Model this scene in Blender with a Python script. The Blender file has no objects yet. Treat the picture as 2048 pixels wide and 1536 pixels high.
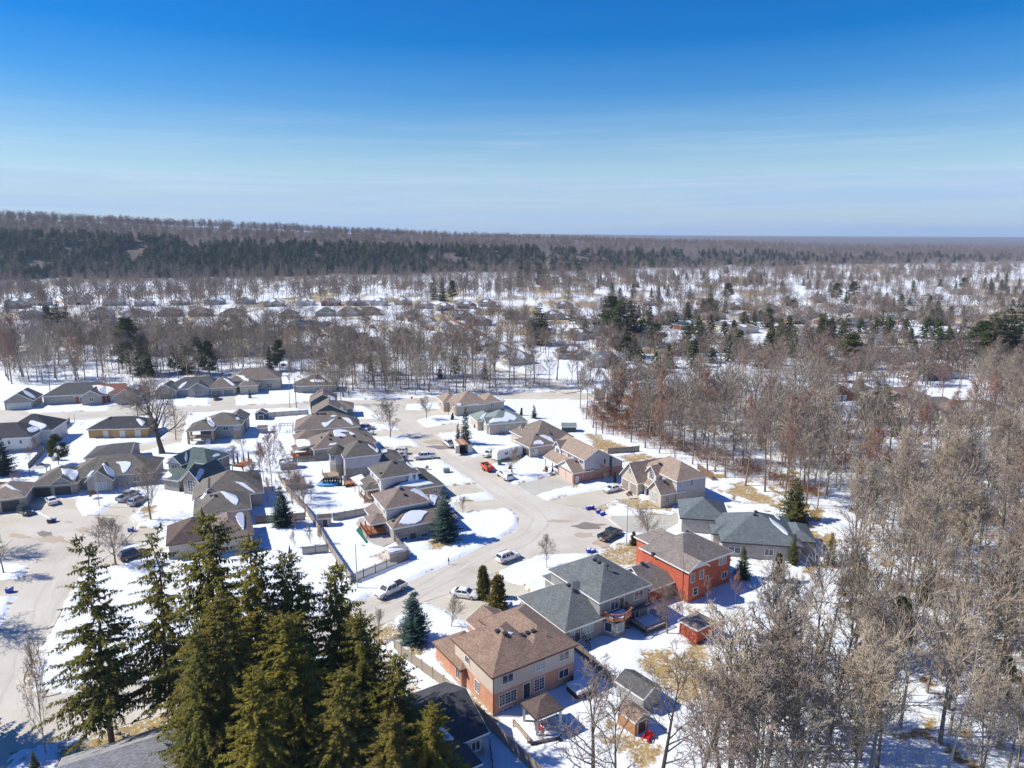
import bpy, bmesh, math, random
import numpy as np
from mathutils import Vector, Matrix

# ------------------------------------------------------------------ camera, sky, sun, exposure
F_PX, PITCH, CAM_H = 1421.0, math.radians(11.8), 58.0
SUN_EL, SHADOW_DIR = math.radians(44), (1.0, -0.06)     # shadows fall towards +x, a touch towards the viewer
scene = bpy.context.scene
col = scene.collection
cam_d = bpy.data.cameras.new("camera"); cam = bpy.data.objects.new("camera", cam_d); col.objects.link(cam)
cam.location = (0, 0, CAM_H); cam.rotation_euler = (math.radians(90) - PITCH, 0, 0)
cam_d.sensor_width = 36.0; cam_d.lens = 36.0 * F_PX / 2048; cam_d.clip_start = 0.5; cam_d.clip_end = 60000
scene.camera = cam

world = bpy.data.worlds.new("World"); scene.world = world; world.use_nodes = True
wn, wl = world.node_tree.nodes, world.node_tree.links
wn.clear()
out = wn.new("ShaderNodeOutputWorld"); bg = wn.new("ShaderNodeBackground"); sky = wn.new("ShaderNodeTexSky")
sky.sky_type = 'NISHITA'; sky.sun_disc = False
sky.sun_elevation = SUN_EL
sky.sun_rotation = math.atan2(-SHADOW_DIR[0], -SHADOW_DIR[1])     # the sun stands opposite to the shadows
sky.altitude = 250; sky.air_density = 1.3; sky.dust_density = 0.0; sky.ozone_density = 4.0
hs = wn.new('ShaderNodeHueSaturation'); hs.inputs['Saturation'].default_value = 1.85; hs.inputs['Value'].default_value = 1.5; hs.inputs['Hue'].default_value = 0.520; wl.new(sky.outputs[0], hs.inputs['Color'])
bg.inputs[1].default_value = 0.064
# faint cirrus streaks low over the horizon, by direction
tc = wn.new("ShaderNodeTexCoord"); sep = wn.new("ShaderNodeSeparateXYZ")
wl.new(tc.outputs['Generated'], sep.inputs[0])
mp = wn.new("ShaderNodeMapping"); mp.inputs['Scale'].default_value = (1.2, 1.2, 26.0)
wl.new(tc.outputs['Generated'], mp.inputs[0])
nz = wn.new("ShaderNodeTexNoise"); nz.inputs['Scale'].default_value = 2.3; nz.inputs['Detail'].default_value = 5.0; nz.inputs['Roughness'].default_value = 0.55
nz.inputs['Distortion'].default_value = 0.35
wl.new(mp.outputs[0], nz.inputs['Vector'])
cr = wn.new("ShaderNodeValToRGB"); cr.color_ramp.elements[0].position = 0.42; cr.color_ramp.elements[1].position = 0.80
wl.new(nz.outputs[0], cr.inputs[0])
el = wn.new("ShaderNodeValToRGB")                                    # where by elevation
e = el.color_ramp.elements
e[0].position = 0.0; e[0].color = (1, 1, 1, 1)
e[1].position = 0.24; e[1].color = (0, 0, 0, 1)
for p_, v_ in ((0.045, 0.95), (0.074, 0.84), (0.081, 0.56), (0.125, 0.36)):
    x = e.new(p_); x.color = (v_, v_, v_, 1)
wl.new(sep.outputs[2], el.inputs[0])
mu = wn.new("ShaderNodeMath"); mu.operation = 'MULTIPLY_ADD'
wl.new(cr.outputs[0], mu.inputs[0]); mu.inputs[1].default_value = 0.36; mu.inputs[2].default_value = 0.80; mu.use_clamp = True
mu2 = wn.new("ShaderNodeMath"); mu2.operation = 'MULTIPLY'
wl.new(mu.outputs[0], mu2.inputs[0]); wl.new(el.outputs[0], mu2.inputs[1])
mix = wn.new("ShaderNodeMix"); mix.data_type = 'RGBA'
wl.new(mu2.outputs[0], mix.inputs['Factor']); wl.new(hs.outputs[0], mix.inputs[6]); mix.inputs[7].default_value = (5.2, 7.5, 11.0, 1)
# brighter wisps in the low cloud bank
mp2 = wn.new("ShaderNodeMapping"); mp2.inputs['Scale'].default_value = (2.0, 2.0, 60.0); mp2.inputs['Rotation'].default_value = (0.0, 0.012, 0.0); wl.new(tc.outputs['Generated'], mp2.inputs[0])
nz2 = wn.new("ShaderNodeTexNoise"); nz2.inputs['Scale'].default_value = 2.0; nz2.inputs['Detail'].default_value = 7.0; nz2.inputs['Roughness'].default_value = 0.62; nz2.inputs['Distortion'].default_value = 0.5; wl.new(mp2.outputs[0], nz2.inputs['Vector'])
cr2 = wn.new("ShaderNodeValToRGB"); cr2.color_ramp.elements[0].position = 0.46; cr2.color_ramp.elements[1].position = 0.74; wl.new(nz2.outputs[0], cr2.inputs[0])
el2 = wn.new("ShaderNodeValToRGB"); e2 = el2.color_ramp.elements; e2[0].position = 0.0; e2[0].color = (.15, .15, .15, 1); e2[1].position = 0.16; e2[1].color = (0, 0, 0, 1)
for p_, v_ in ((0.03, 0.30), (0.075, 0.62), (0.081, 0.12), (0.115, 0.30)):
    x = e2.new(p_); x.color = (v_, v_, v_, 1)
wl.new(sep.outputs[2], el2.inputs[0]); mu3 = wn.new("ShaderNodeMath"); mu3.operation = 'MULTIPLY'; wl.new(cr2.outputs[0], mu3.inputs[0]); wl.new(el2.outputs[0], mu3.inputs[1])
mixb = wn.new("ShaderNodeMix"); mixb.data_type = 'RGBA'; wl.new(mu3.outputs[0], mixb.inputs['Factor']); wl.new(mix.outputs[2], mixb.inputs[6]); mixb.inputs[7].default_value = (8.2, 9.6, 11.6, 1)
wl.new(mixb.outputs[2], bg.inputs[0]); wl.new(bg.outputs[0], out.inputs[0])

sun_d = bpy.data.lights.new("sun", 'SUN'); sun_o = bpy.data.objects.new("sun", sun_d); col.objects.link(sun_o)
sun_d.energy = 5.0; sun_d.angle = math.radians(0.53); sun_d.color = (1.0, 0.945, 0.835)
_l = math.hypot(*SHADOW_DIR); _c = math.cos(SUN_EL)
sun_o.rotation_euler = Vector((SHADOW_DIR[0] / _l * _c, SHADOW_DIR[1] / _l * _c, -math.sin(SUN_EL))).to_track_quat('-Z', 'Y').to_euler()
sun_o.location = (-300, 0, 300)
scene.view_settings.view_transform = 'Standard'; scene.view_settings.look = 'None'
scene.view_settings.exposure = 0.29; scene.view_settings.gamma = 1.0; scene.view_settings.use_curve_mapping = False
scene.cycles.max_bounces = 5; scene.cycles.diffuse_bounces = 2; scene.cycles.glossy_bounces = 2
scene.cycles.transmission_bounces = 2; scene.cycles.volume_bounces = 1; scene.cycles.transparent_max_bounces = 4

# ------------------------------------------------------------------ helpers
R = math.radians
rng = random.Random(11)

def G(px, py, z=0.0):
    """the point of height z that the photograph shows at pixel (px, py)"""
    x = (px - 1024) / F_PX; y = -(py - 768) / F_PX
    d = (x, math.cos(PITCH) + y * math.sin(PITCH), -math.sin(PITCH) + y * math.cos(PITCH))
    t = (z - CAM_H) / d[2]
    return (d[0] * t, d[1] * t)

def zf(x0, y0, w):
    return lambda x, y: (x0 + x * w / 2048, y0 + y * w / 2048)

def c(r, g, b, k=0.82):
    f = lambda v: ((v / 255 + 0.055) / 1.055) ** 2.4 if v > 10 else v / 255 / 12.92
    return (f(r) * k, f(g) * k, f(b) * k, 1.0)

class MB:
    """collects faces, then builds ONE mesh"""
    def __init__(s): s.v = []; s.f = []; s.uv = []
    def face(s, pts, uv=None):
        n = len(s.v); s.v += [tuple(p) for p in pts]; s.f.append(tuple(range(n, n + len(pts))))
        s.uv += list(uv) if uv else [(0.0, 0.0)] * len(pts)
    def box(s, x0, x1, y0, y1, z0, z1):
        a = [(x0, y0), (x1, y0), (x1, y1), (x0, y1)]
        s.prism(a, z0, z1)
    def prism(s, poly, z0, z1, top=True, bottom=True):
        n = len(poly); u = 0.0
        for i in range(n):
            p, q = poly[i], poly[(i + 1) % n]; L = math.hypot(q[0] - p[0], q[1] - p[1])
            s.face([(p[0], p[1], z0), (q[0], q[1], z0), (q[0], q[1], z1), (p[0], p[1], z1)], [(u, z0), (u + L, z0), (u + L, z1), (u, z1)]); u += L
        if top: s.face([(p[0], p[1], z1) for p in poly], [(p[0], p[1]) for p in poly])
        if bottom: s.face([(p[0], p[1], z0) for p in reversed(poly)], [(p[0], p[1]) for p in reversed(poly)])
    def beam(s, a, b, w, h=None):
        """square bar from a to b"""
        h = h or w; a = Vector(a); b = Vector(b); d = (b - a).normalized()
        up = Vector((0, 0, 1)) if abs(d.z) < 0.9 else Vector((1, 0, 0))
        r = d.cross(up).normalized() * (w / 2); t = r.cross(d).normalized() * (h / 2)
        A = [a + r + t, a - r + t, a - r - t, a + r - t]; B = [b + r + t, b - r + t, b - r - t, b + r - t]
        for i in range(4): s.face([A[i], B[i], B[(i + 1) % 4], A[(i + 1) % 4]])
        s.face(list(reversed(A))); s.face(B)
    def tube(s, a, b, r0, r1, n=6, cap=True):
        a = Vector(a); b = Vector(b); d = (b - a).normalized()
        up = Vector((0, 0, 1)) if abs(d.z) < 0.9 else Vector((1, 0, 0))
        x = d.cross(up).normalized(); y = x.cross(d)
        A = [a + (x * math.cos(i * 2 * math.pi / n) + y * math.sin(i * 2 * math.pi / n)) * r0 for i in range(n)]
        B = [b + (x * math.cos(i * 2 * math.pi / n) + y * math.sin(i * 2 * math.pi / n)) * r1 for i in range(n)]
        for i in range(n): s.face([A[i], A[(i + 1) % n], B[(i + 1) % n], B[i]])
        if cap: s.face(B); s.face(list(reversed(A)))
    def loft(s, rings, cap=True):
        n = len(rings[0])
        for a, b in zip(rings, rings[1:]):
            for i in range(n): s.face([a[i], a[(i + 1) % n], b[(i + 1) % n], b[i]])
        if cap: s.face(list(reversed(rings[0]))); s.face(rings[-1])
    def mesh(s, name, mat, smooth=False):
        me = bpy.data.meshes.new(name); me.from_pydata(s.v, [], s.f)
        uvl = me.uv_layers.new(name="UVMap"); uvl.data.foreach_set("uv", np.array(s.uv, dtype=np.float32).ravel())
        if smooth: me.polygons.foreach_set("use_smooth", [True] * len(me.polygons))
        if mat: me.materials.append(mat)
        me.update(); return me
    def build(s, name, mat, parent=None, smooth=False, loc=None, rz=None):
        return obj(name, s.mesh(name, mat, smooth), parent, loc, rz)

def obj(name, me, parent=None, loc=None, rz=None):
    o = bpy.data.objects.new(name, me); col.objects.link(o)
    if parent: o.parent = parent
    if loc: o.location = loc
    if rz is not None: o.rotation_euler = (0, 0, rz)
    return o

def tag(o, label, cat, group=None):
    o["label"] = label; o["category"] = cat
    if group: o["group"] = group
    return o

def thing(name, label, cat, loc=(0, 0, 0), rz=0.0, group=None):
    o = bpy.data.objects.new(name, None); col.objects.link(o); o.empty_display_size = 0.3
    o.location = loc; o.rotation_euler = (0, 0, rz)
    return tag(o, label, cat, group)

def structure(o, kind="structure"):
    o["kind"] = kind; return o

def np_mesh(name, V, Fq, mat, smooth=False):
    """mesh from an (n,3) vertex array and an (m,k) face array"""
    V = np.asarray(V, dtype=np.float32); Fq = np.asarray(Fq, dtype=np.int32); k = Fq.shape[1]
    me = bpy.data.meshes.new(name)
    me.vertices.add(len(V)); me.vertices.foreach_set("co", V.ravel())
    me.loops.add(Fq.size); me.loops.foreach_set("vertex_index", Fq.ravel())
    me.polygons.add(len(Fq)); me.polygons.foreach_set("loop_start", np.arange(0, Fq.size, k, dtype=np.int32))
    me.polygons.foreach_set("loop_total", np.full(len(Fq), k, dtype=np.int32))
    if smooth: me.polygons.foreach_set("use_smooth", np.ones(len(Fq), dtype=bool))
    if mat: me.materials.append(mat)
    me.update(calc_edges=True); me.validate(); return me

# smooth value noise on arrays, for terrain and scatter
_perm = np.random.RandomState(5).permutation(4096)
def vnoise(x, y, seed=0):
    xi = np.floor(x).astype(np.int64); yi = np.floor(y).astype(np.int64); fx = x - xi; fy = y - yi
    h = lambda a, b: _perm[(_perm[(a + seed * 131) & 4095] + b) & 4095] / 4095.0
    sx = fx * fx * (3 - 2 * fx); sy = fy * fy * (3 - 2 * fy)
    return (h(xi, yi) * (1 - sx) + h(xi + 1, yi) * sx) * (1 - sy) + (h(xi, yi + 1) * (1 - sx) + h(xi + 1, yi + 1) * sx) * sy
def fbm(x, y, seed=0, o=4):
    t = 0; a = 0.5
    for i in range(o): t = t + a * vnoise(x, y, seed + i); x = x * 2.03; y = y * 2.03; a *= 0.5
    return t

# ------------------------------------------------------------------ materials
def nodes(name):
    m = bpy.data.materials.new(name); m.use_nodes = True; n = m.node_tree.nodes; l = m.node_tree.links
    return m, n, l, n["Principled BSDF"]

def mat_plain(name, colr, rough=0.7, var=0.0, scale=3.0, metal=0.0, spec=None, coords='Object'):
    m, n, l, b = nodes(name); b.inputs['Base Color'].default_value = colr; b.inputs['Roughness'].default_value = rough; b.inputs['Metallic'].default_value = metal
    if spec is not None: b.inputs['Specular IOR Level'].default_value = spec
    if var:
        t = n.new("ShaderNodeTexCoord"); z = n.new("ShaderNodeTexNoise"); z.inputs['Scale'].default_value = scale; z.inputs['Detail'].default_value = 4
        l.new(t.outputs[coords], z.inputs['Vector'])
        h = n.new("ShaderNodeHueSaturation"); h.inputs['Color'].default_value = colr
        mm = n.new("ShaderNodeMapRange"); mm.inputs[1].default_value = 0.25; mm.inputs[2].default_value = 0.75; mm.inputs[3].default_value = 1 - var; mm.inputs[4].default_value = 1 + var
        l.new(z.outputs[0], mm.inputs[0]); l.new(mm.outputs[0], h.inputs['Value']); l.new(h.outputs[0], b.inputs['Base Color'])
    return m

def mat_shingle(name, colr, var=0.22, rough=0.9):
    m, n, l, b = nodes(name); b.inputs['Roughness'].default_value = rough; b.inputs['Specular IOR Level'].default_value = 0.15
    uv = n.new("ShaderNodeUVMap")
    br = n.new("ShaderNodeTexBrick"); br.inputs['Scale'].default_value = 1.0; br.inputs['Brick Width'].default_value = 0.33; br.inputs['Row Height'].default_value = 0.15
    br.inputs['Mortar Size'].default_value = 0.012; br.inputs['Mortar Smooth'].default_value = 0.6; br.inputs['Bias'].default_value = 0.0
    k = lambda f: tuple(v * f for v in colr[:3]) + (1,)
    br.inputs['Color1'].default_value = k(1 - var); br.inputs['Color2'].default_value = k(1 + var); br.inputs['Mortar'].default_value = k(0.55)
    l.new(uv.outputs[0], br.inputs['Vector'])
    z = n.new("ShaderNodeTexNoise"); z.inputs['Scale'].default_value = 0.55; z.inputs['Detail'].default_value = 5
    l.new(uv.outputs[0], z.inputs['Vector'])
    z2 = n.new("ShaderNodeTexNoise"); z2.inputs['Scale'].default_value = 5.0; z2.inputs['Detail'].default_value = 2
    l.new(uv.outputs[0], z2.inputs['Vector'])
    ad = n.new("ShaderNodeMath"); ad.operation = 'ADD'; l.new(z.outputs[0], ad.inputs[0]); l.new(z2.outputs[0], ad.inputs[1])
    mr = n.new("ShaderNodeMapRange"); mr.inputs[1].default_value = 0.6; mr.inputs[2].default_value = 1.4; mr.inputs[3].default_value = 0.78; mr.inputs[4].default_value = 1.22
    l.new(ad.outputs[0], mr.inputs[0])
    h = n.new("ShaderNodeHueSaturation"); l.new(br.outputs[0], h.inputs['Color']); l.new(mr.outputs[0], h.inputs['Value']); l.new(h.outputs[0], b.inputs['Base Color'])
    bm_ = n.new("ShaderNodeBump"); bm_.inputs['Strength'].default_value = 0.35; bm_.inputs['Distance'].default_value = 0.02
    l.new(br.outputs['Fac'], bm_.inputs['Height']); bm_.invert = True; l.new(bm_.outputs[0], b.inputs['Normal'])
    return m

def mat_brick(name, colr, var=0.16, mortar=0.8, w=0.24, h=0.08):
    m, n, l, b = nodes(name); b.inputs['Roughness'].default_value = 0.9; b.inputs['Specular IOR Level'].default_value = 0.2
    uv = n.new("ShaderNodeUVMap"); br = n.new("ShaderNodeTexBrick")
    br.inputs['Scale'].default_value = 1.0; br.inputs['Brick Width'].default_value = w; br.inputs['Row Height'].default_value = h; br.inputs['Mortar Size'].default_value = 0.008
    k = lambda f: tuple(v * f for v in colr[:3]) + (1,)
    br.inputs['Color1'].default_value = k(1 - var); br.inputs['Color2'].default_value = k(1 + var); br.inputs['Mortar'].default_value = tuple(mortar * v + (1 - mortar) * 0.4 for v in colr[:3]) + (1,)
    l.new(uv.outputs[0], br.inputs['Vector'])
    z = n.new("ShaderNodeTexNoise"); z.inputs['Scale'].default_value = 0.9; z.inputs['Detail'].default_value = 6; l.new(uv.outputs[0], z.inputs['Vector'])
    mr = n.new("ShaderNodeMapRange"); mr.inputs[1].default_value = 0.3; mr.inputs[2].default_value = 0.7; mr.inputs[3].default_value = 0.86; mr.inputs[4].default_value = 1.12; l.new(z.outputs[0], mr.inputs[0])
    hh = n.new("ShaderNodeHueSaturation"); l.new(br.outputs[0], hh.inputs['Color']); l.new(mr.outputs[0], hh.inputs['Value']); l.new(hh.outputs[0], b.inputs['Base Color'])
    return m

def mat_siding(name, colr, pitch=0.13, vertical=False):
    m, n, l, b = nodes(name); b.inputs['Roughness'].default_value = 0.65
    uv = n.new("ShaderNodeUVMap"); sx = n.new("ShaderNodeSeparateXYZ"); l.new(uv.outputs[0], sx.inputs[0])
    dv = n.new("ShaderNodeMath"); dv.operation = 'DIVIDE'; l.new(sx.outputs[0 if vertical else 1], dv.inputs[0]); dv.inputs[1].default_value = pitch
    fr = n.new("ShaderNodeMath"); fr.operation = 'FRACT'; l.new(dv.outputs[0], fr.inputs[0])
    cr_ = n.new("ShaderNodeValToRGB"); k = lambda f: tuple(v * f for v in colr[:3]) + (1,)
    cr_.color_ramp.elements[0].position = 0.0; cr_.color_ramp.elements[0].color = k(0.72); cr_.color_ramp.elements[1].position = 0.12; cr_.color_ramp.elements[1].color = k(1.0)
    l.new(fr.outputs[0], cr_.inputs[0])
    z = n.new("ShaderNodeTexNoise"); z.inputs['Scale'].default_value = 0.7; z.inputs['Detail'].default_value = 5; l.new(uv.outputs[0], z.inputs['Vector'])
    mr = n.new("ShaderNodeMapRange"); mr.inputs[1].default_value = 0.3; mr.inputs[2].default_value = 0.7; mr.inputs[3].default_value = 0.93; mr.inputs[4].default_value = 1.05; l.new(z.outputs[0], mr.inputs[0])
    hh = n.new("ShaderNodeHueSaturation"); l.new(cr_.outputs[0], hh.inputs['Color']); l.new(mr.outputs[0], hh.inputs['Value']); l.new(hh.outputs[0], b.inputs['Base Color'])
    bm_ = n.new("ShaderNodeBump"); bm_.inputs['Strength'].default_value = 0.4; bm_.inputs['Distance'].default_value = 0.02; l.new(fr.outputs[0], bm_.inputs['Height']); l.new(bm_.outputs[0], b.inputs['Normal'])
    return m

def mat_varied(name, cols, rough=0.9, noise=0.2, scale=0.6, spec=0.2):
    """colour picked per object, broken up by noise"""
    m, n, l, b = nodes(name); b.inputs['Roughness'].default_value = rough; b.inputs['Specular IOR Level'].default_value = spec
    oi = n.new("ShaderNodeObjectInfo"); rp = n.new("ShaderNodeValToRGB"); rp.color_ramp.interpolation = 'LINEAR'
    els = rp.color_ramp.elements
    while len(els) < len(cols): els.new(0.5)
    for i, cc in enumerate(cols): els[i].position = i / max(1, len(cols) - 1); els[i].color = cc
    l.new(oi.outputs['Random'], rp.inputs[0])
    t = n.new("ShaderNodeTexCoord"); z = n.new("ShaderNodeTexNoise"); z.inputs['Scale'].default_value = scale; z.inputs['Detail'].default_value = 3
    l.new(t.outputs['Object'], z.inputs['Vector'])
    mr = n.new("ShaderNodeMapRange"); mr.inputs[1].default_value = 0.3; mr.inputs[2].default_value = 0.7; mr.inputs[3].default_value = 1 - noise; mr.inputs[4].default_value = 1 + noise; l.new(z.outputs[0], mr.inputs[0])
    hh = n.new("ShaderNodeHueSaturation"); l.new(rp.outputs[0], hh.inputs['Color']); l.new(mr.outputs[0], hh.inputs['Value']); l.new(hh.outputs[0], b.inputs['Base Color'])
    return m

M = {}
M['snow'] = mat_plain('snow', (0.77, 0.81, 0.86, 1), 0.75, 0.03, 0.8)
M['glass'] = mat_plain('window_glass', (0.035, 0.05, 0.065, 1), 0.12, spec=0.8)
M['blind'] = mat_plain('blind_glass', (0.32, 0.36, 0.38, 1), 0.25, spec=0.6)
M['white'] = mat_plain('white_paint', (0.78, 0.78, 0.76, 1), 0.55, 0.04)
M['cream'] = mat_plain('cream_trim', (0.66, 0.62, 0.55, 1), 0.6, 0.05)
M['brown_trim'] = mat_plain('brown_trim', c(110, 78, 66), 0.6)
M['dark_trim'] = mat_plain('dark_trim', (0.035, 0.035, 0.04, 1), 0.5)
M['concrete'] = mat_plain('concrete', (0.42, 0.39, 0.36, 1), 0.9, 0.12, 1.5)
M['wood_grey'] = mat_siding('weathered_fence_wood', c(140, 130, 122), 0.145, True)
M['wood_pale'] = mat_siding('pale_fence_wood', c(176, 162, 146), 0.145, True)
M['wood_brown'] = mat_siding('brown_fence_wood', c(128, 100, 80), 0.145, True)
M['wood_dark'] = mat_plain('dark_stained_wood', c(78, 58, 50), 0.8, 0.2)
M['cedar'] = mat_plain('cedar_deck_wood', c(190, 122, 82), 0.75, 0.15)
M['deck_tan'] = mat_plain('tan_deck_wood', c(196, 172, 146), 0.8, 0.12)
M['metal'] = mat_plain('galvanised_steel', (0.45, 0.46, 0.47, 1), 0.45, metal=0.6)
M['black'] = mat_plain('black_plastic', (0.02, 0.02, 0.022, 1), 0.5)
M['rubber'] = mat_plain('tyre_rubber', (0.025, 0.025, 0.027, 1), 0.85)
M['chrome'] = mat_plain('alloy_rim', (0.5, 0.5, 0.52, 1), 0.35, metal=0.8)
M['lamp_clear'] = mat_plain('headlight_lens', (0.7, 0.72, 0.74, 1), 0.15)
M['lamp_red'] = mat_plain('taillight_lens', (0.45, 0.02, 0.02, 1), 0.25)
M['bin_blue'] = mat_plain('blue_bin_plastic', c(30, 66, 190), 0.5)
M['red'] = mat_plain('red_plastic', c(205, 35, 45), 0.45)
M['orange'] = mat_plain('orange_plastic', c(230, 90, 70), 0.5)
M['tarp_blue'] = mat_plain('blue_tarpaulin', c(70, 160, 225), 0.5, 0.15, 2)
M['green_tarp'] = mat_plain('green_tarpaulin', c(30, 120, 100), 0.6, 0.1)
M['dark_green'] = mat_plain('dark_green_paint', c(36, 74, 66), 0.6)

SH = {k: mat_shingle('shingles_' + k, v) for k, v in {
    'brown': c(158, 134, 118), 'slate': c(118, 123, 124), 'fleck': c(146, 136, 130), 'bluegrey': c(114, 123, 127), 'tan': c(172, 152, 136),
    'grey': c(132, 125, 116), 'taupe': c(146, 133, 122), 'greyc': c(122, 116, 110), 'green': c(104, 118, 114), 'palegreen': c(146, 158, 152), 'mauve': c(148, 132, 124), 'maroon': c(112, 96, 90),
    'charcoal': c(84, 84, 88), 'dkgrey': c(104, 104, 104), 'redbrown': c(150, 104, 90), 'mid': c(128, 118, 112), 'silver': c(170, 170, 170)}.items()}
BR = {k: mat_brick('brick_' + k, v) for k, v in {
    'orange': c(226, 164, 132), 'red': c(204, 102, 72), 'grey': c(176, 168, 158), 'tan': c(196, 172, 138), 'pink': c(196, 140, 122), 'stone': c(188, 180, 172), 'yellow': c(200, 156, 98), 'redbrown': c(160, 96, 76), 'beige': c(206, 192, 174)}.items()}
SD = {k: mat_siding('siding_' + k, v) for k, v in {
    'cream': c(232, 216, 200), 'white': c(226, 222, 218), 'shaded_white': c(206, 200, 204), 'beige': c(214, 200, 184), 'greyblue': c(150, 154, 164), 'teal': c(84, 104, 108), 'taupe': c(168, 150, 142), 'navy': c(62, 74, 100), 'grey': c(170, 168, 166), 'dkgreen': c(60, 84, 80)}.items()}  # the pinkish grey one is white siding with shade put into its colour
DOORM = {'white': mat_siding('garage_white', c(226, 222, 216), 0.53), 'dark': mat_siding('garage_dark', c(78, 78, 78), 0.53), 'taupe': mat_siding('garage_taupe', c(150, 140, 126), 0.53), 'pink': mat_siding('garage_pink', c(222, 196, 178), 0.53), 'grey': mat_siding('garage_grey', c(150, 146, 140), 0.53)}
# ------------------------------------------------------------------ the ground, roads and drives
ROAD_POLYS = {
 'road_main': [(728,812),(760,832),(797,859),(839,892),(905,935),(953,967),(989,996),(1024,1020),(1038,1036),(1036,1055),(1017,1070),(967,1092),(897,1130),(807,1167),(744,1194),(700,1214),(500,1288),(300,1362),(82,1392),(20,1460),(20,1505),(112,1484),(205,1462),(350,1417),(435,1402),(789,1236),(852,1202),(949,1171),(987,1147),(1035,1125),(1081,1111),(1121,1108),(1174,1107),(1216,1092),(1243,1072),(1239,1058),(1209,1032),(1174,1020),(1091,1000),(1074,991),(1024,967),(1000,950),(947,915),(890,881),(870,868),(850,855),(831,840),(812,818),(812,806)],
 'road_cross': [(-160,824),(60,826),(200,822),(350,813),(512,810),(694,801),(887,794),(1024,784),(1200,786),(1600,806),(1600,824),(1200,800),(1024,799),(900,803),(830,808),(694,813),(512,819),(350,829),(200,838),(60,846),(-160,858)],
 'road_left': [(120,1384),(82,1392),(52,1378),(45,1366),(50,1345),(75,1300),(100,1262),(125,1215),(150,1167),(190,1127),(225,1107),(262,1064),(271,1050),(262,1038),(232,1031),(175,1031),(107,1037),(50,1056),(12,1092),(-40,1118),(62,1132),(50,1160),(35,1190),(10,1236),(-30,1300),(-120,1420),(-200,1600),(14,1540),(22,1500),(70,1484)],
 'road_far': [(700,650),(760,640),(800,662),(850,690),(940,720),(1024,743),(1090,758),(1165,783),(1130,788),(1060,763),(1024,752),(940,731),(850,705),(790,680),(745,660)],
}
DRIVES = [
 [(852,1203),(949,1171),(962,1192),(992,1226),(937,1252),(905,1228),(870,1213)],
 [(958,1170),(987,1148),(1024,1167),(1046,1170),(1062,1190),(1030,1202),(1000,1198)],
 [(1219,1032),(1356,1029),(1358,1045),(1346,1052),(1319,1068),(1242,1064)],
 [(1091,1002),(1114,996),(1209,978),(1240,968),(1273,987),(1276,996),(1234,1000),(1179,1019)],
 [(1032,969),(1095,955),(1124,946),(1159,968),(1102,981),(1069,991)],
 [(947,915),(990,900),(1050,912),(1030,926),(991,927),(966,932)],
 [(850,856),(870,853),(911,846),(942,855),(925,864),(869,869)],
 [(813,820),(870,821),(892,816),(907,825),(895,831),(870,831),(830,840)],
 [(905,1005),(943,1003),(990,998),(1023,1017),(968,1021),(915,1026)],
 [(880,978),(910,972),(953,968),(971,984),(907,991),(880,992)],
 [(757,897),(842,894),(879,918),(825,924),(770,922)],
 [(719,862),(799,860),(819,872),(745,874)],
 [(705,838),(768,837),(780,846),(710,846)],
 [(58,997),(152,997),(153,1010),(166,1033),(108,1039),(55,1012)],
 [(-60,1022),(40,1008),(60,1020),(102,1039),(50,1058),(10,1092),(-60,1075)],
 [(200,1033),(210,1020),(230,1006),(284,1008),(282,1014),(257,1038)],
 [(268,1058),(315,1055),(318,1080),(250,1093),(222,1109)],
 [(190,1129),(228,1107),(300,1090),(340,1095),(300,1115),(235,1131),(175,1142)],
 [(-60,1165),(52,1156),(35,1191),(-60,1203)],
 [(-40,818),(64,819),(52,829),(-40,829)],
 [(420,794),(471,792),(472,813),(422,814)],
 [(338,827),(374,829),(362,886),(270,906),(262,896),(334,880)],
 [(222,813),(268,806),(262,822),(208,826)],
 [(728,1240),(748,1280),(848,1394),(800,1405),(735,1330),(700,1270)],
]
BARE = [  # polygons where the snow has melted to dead grass
 [(1192,1112),(1236,1088),(1284,1094),(1288,1126),(1240,1132)], [(1236,1008),(1262,996),(1300,1000),(1356,1016),(1350,1026),(1290,1022)],
 [(1172,868),(1210,876),(1262,898),(1214,910),(1188,892)], [(1243,914),(1290,908),(1326,920),(1262,928)], [(1432,976),(1476,966),(1535,990),(1566,1006),(1528,1012),(1450,988)],
 [(1590,1046),(1655,1078),(1640,1096),(1588,1066)], [(1262,1316),(1300,1298),(1345,1312),(1372,1268),(1410,1290),(1440,1360),(1400,1430),(1344,1374),(1290,1344)],
 [(1216,1450),(1262,1472),(1300,1488),(1330,1505),(1285,1525),(1226,1484)], [(858,1076),(905,1072),(908,1090),(880,1097),(858,1088)],
 [(758,1252),(792,1240),(812,1280),(850,1296),(840,1308),(800,1288)], [(98,1550),(112,1492),(220,1462),(350,1422),(385,1436),(300,1495),(140,1550)],
 [(46,1362),(58,1330),(76,1300),(86,1306),(74,1345),(78,1372),(92,1394),(70,1388)], [(266,1026),(284,1014),(322,1007),(310,1024),(288,1038)],
 [(758,1115),(772,1098),(776,1118)], [(1352,1215),(1380,1212),(1400,1224),(1368,1230)],[(905,1290),(985,1430),(960,1430),(880,1310)],
 [(950,1185),(962,1185),(1025,1225),(1020,1240),(985,1232)], [(690,1250),(745,1240),(770,1290),(740,1300)], [(1185,1000),(1210,1004),(1205,1024),(1176,1020)],[(1140,955),(1185,950),(1180,962),(1150,975)],
]
W = lambda poly, z=0.0: [G(p[0], p[1], z) for p in poly]

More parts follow.
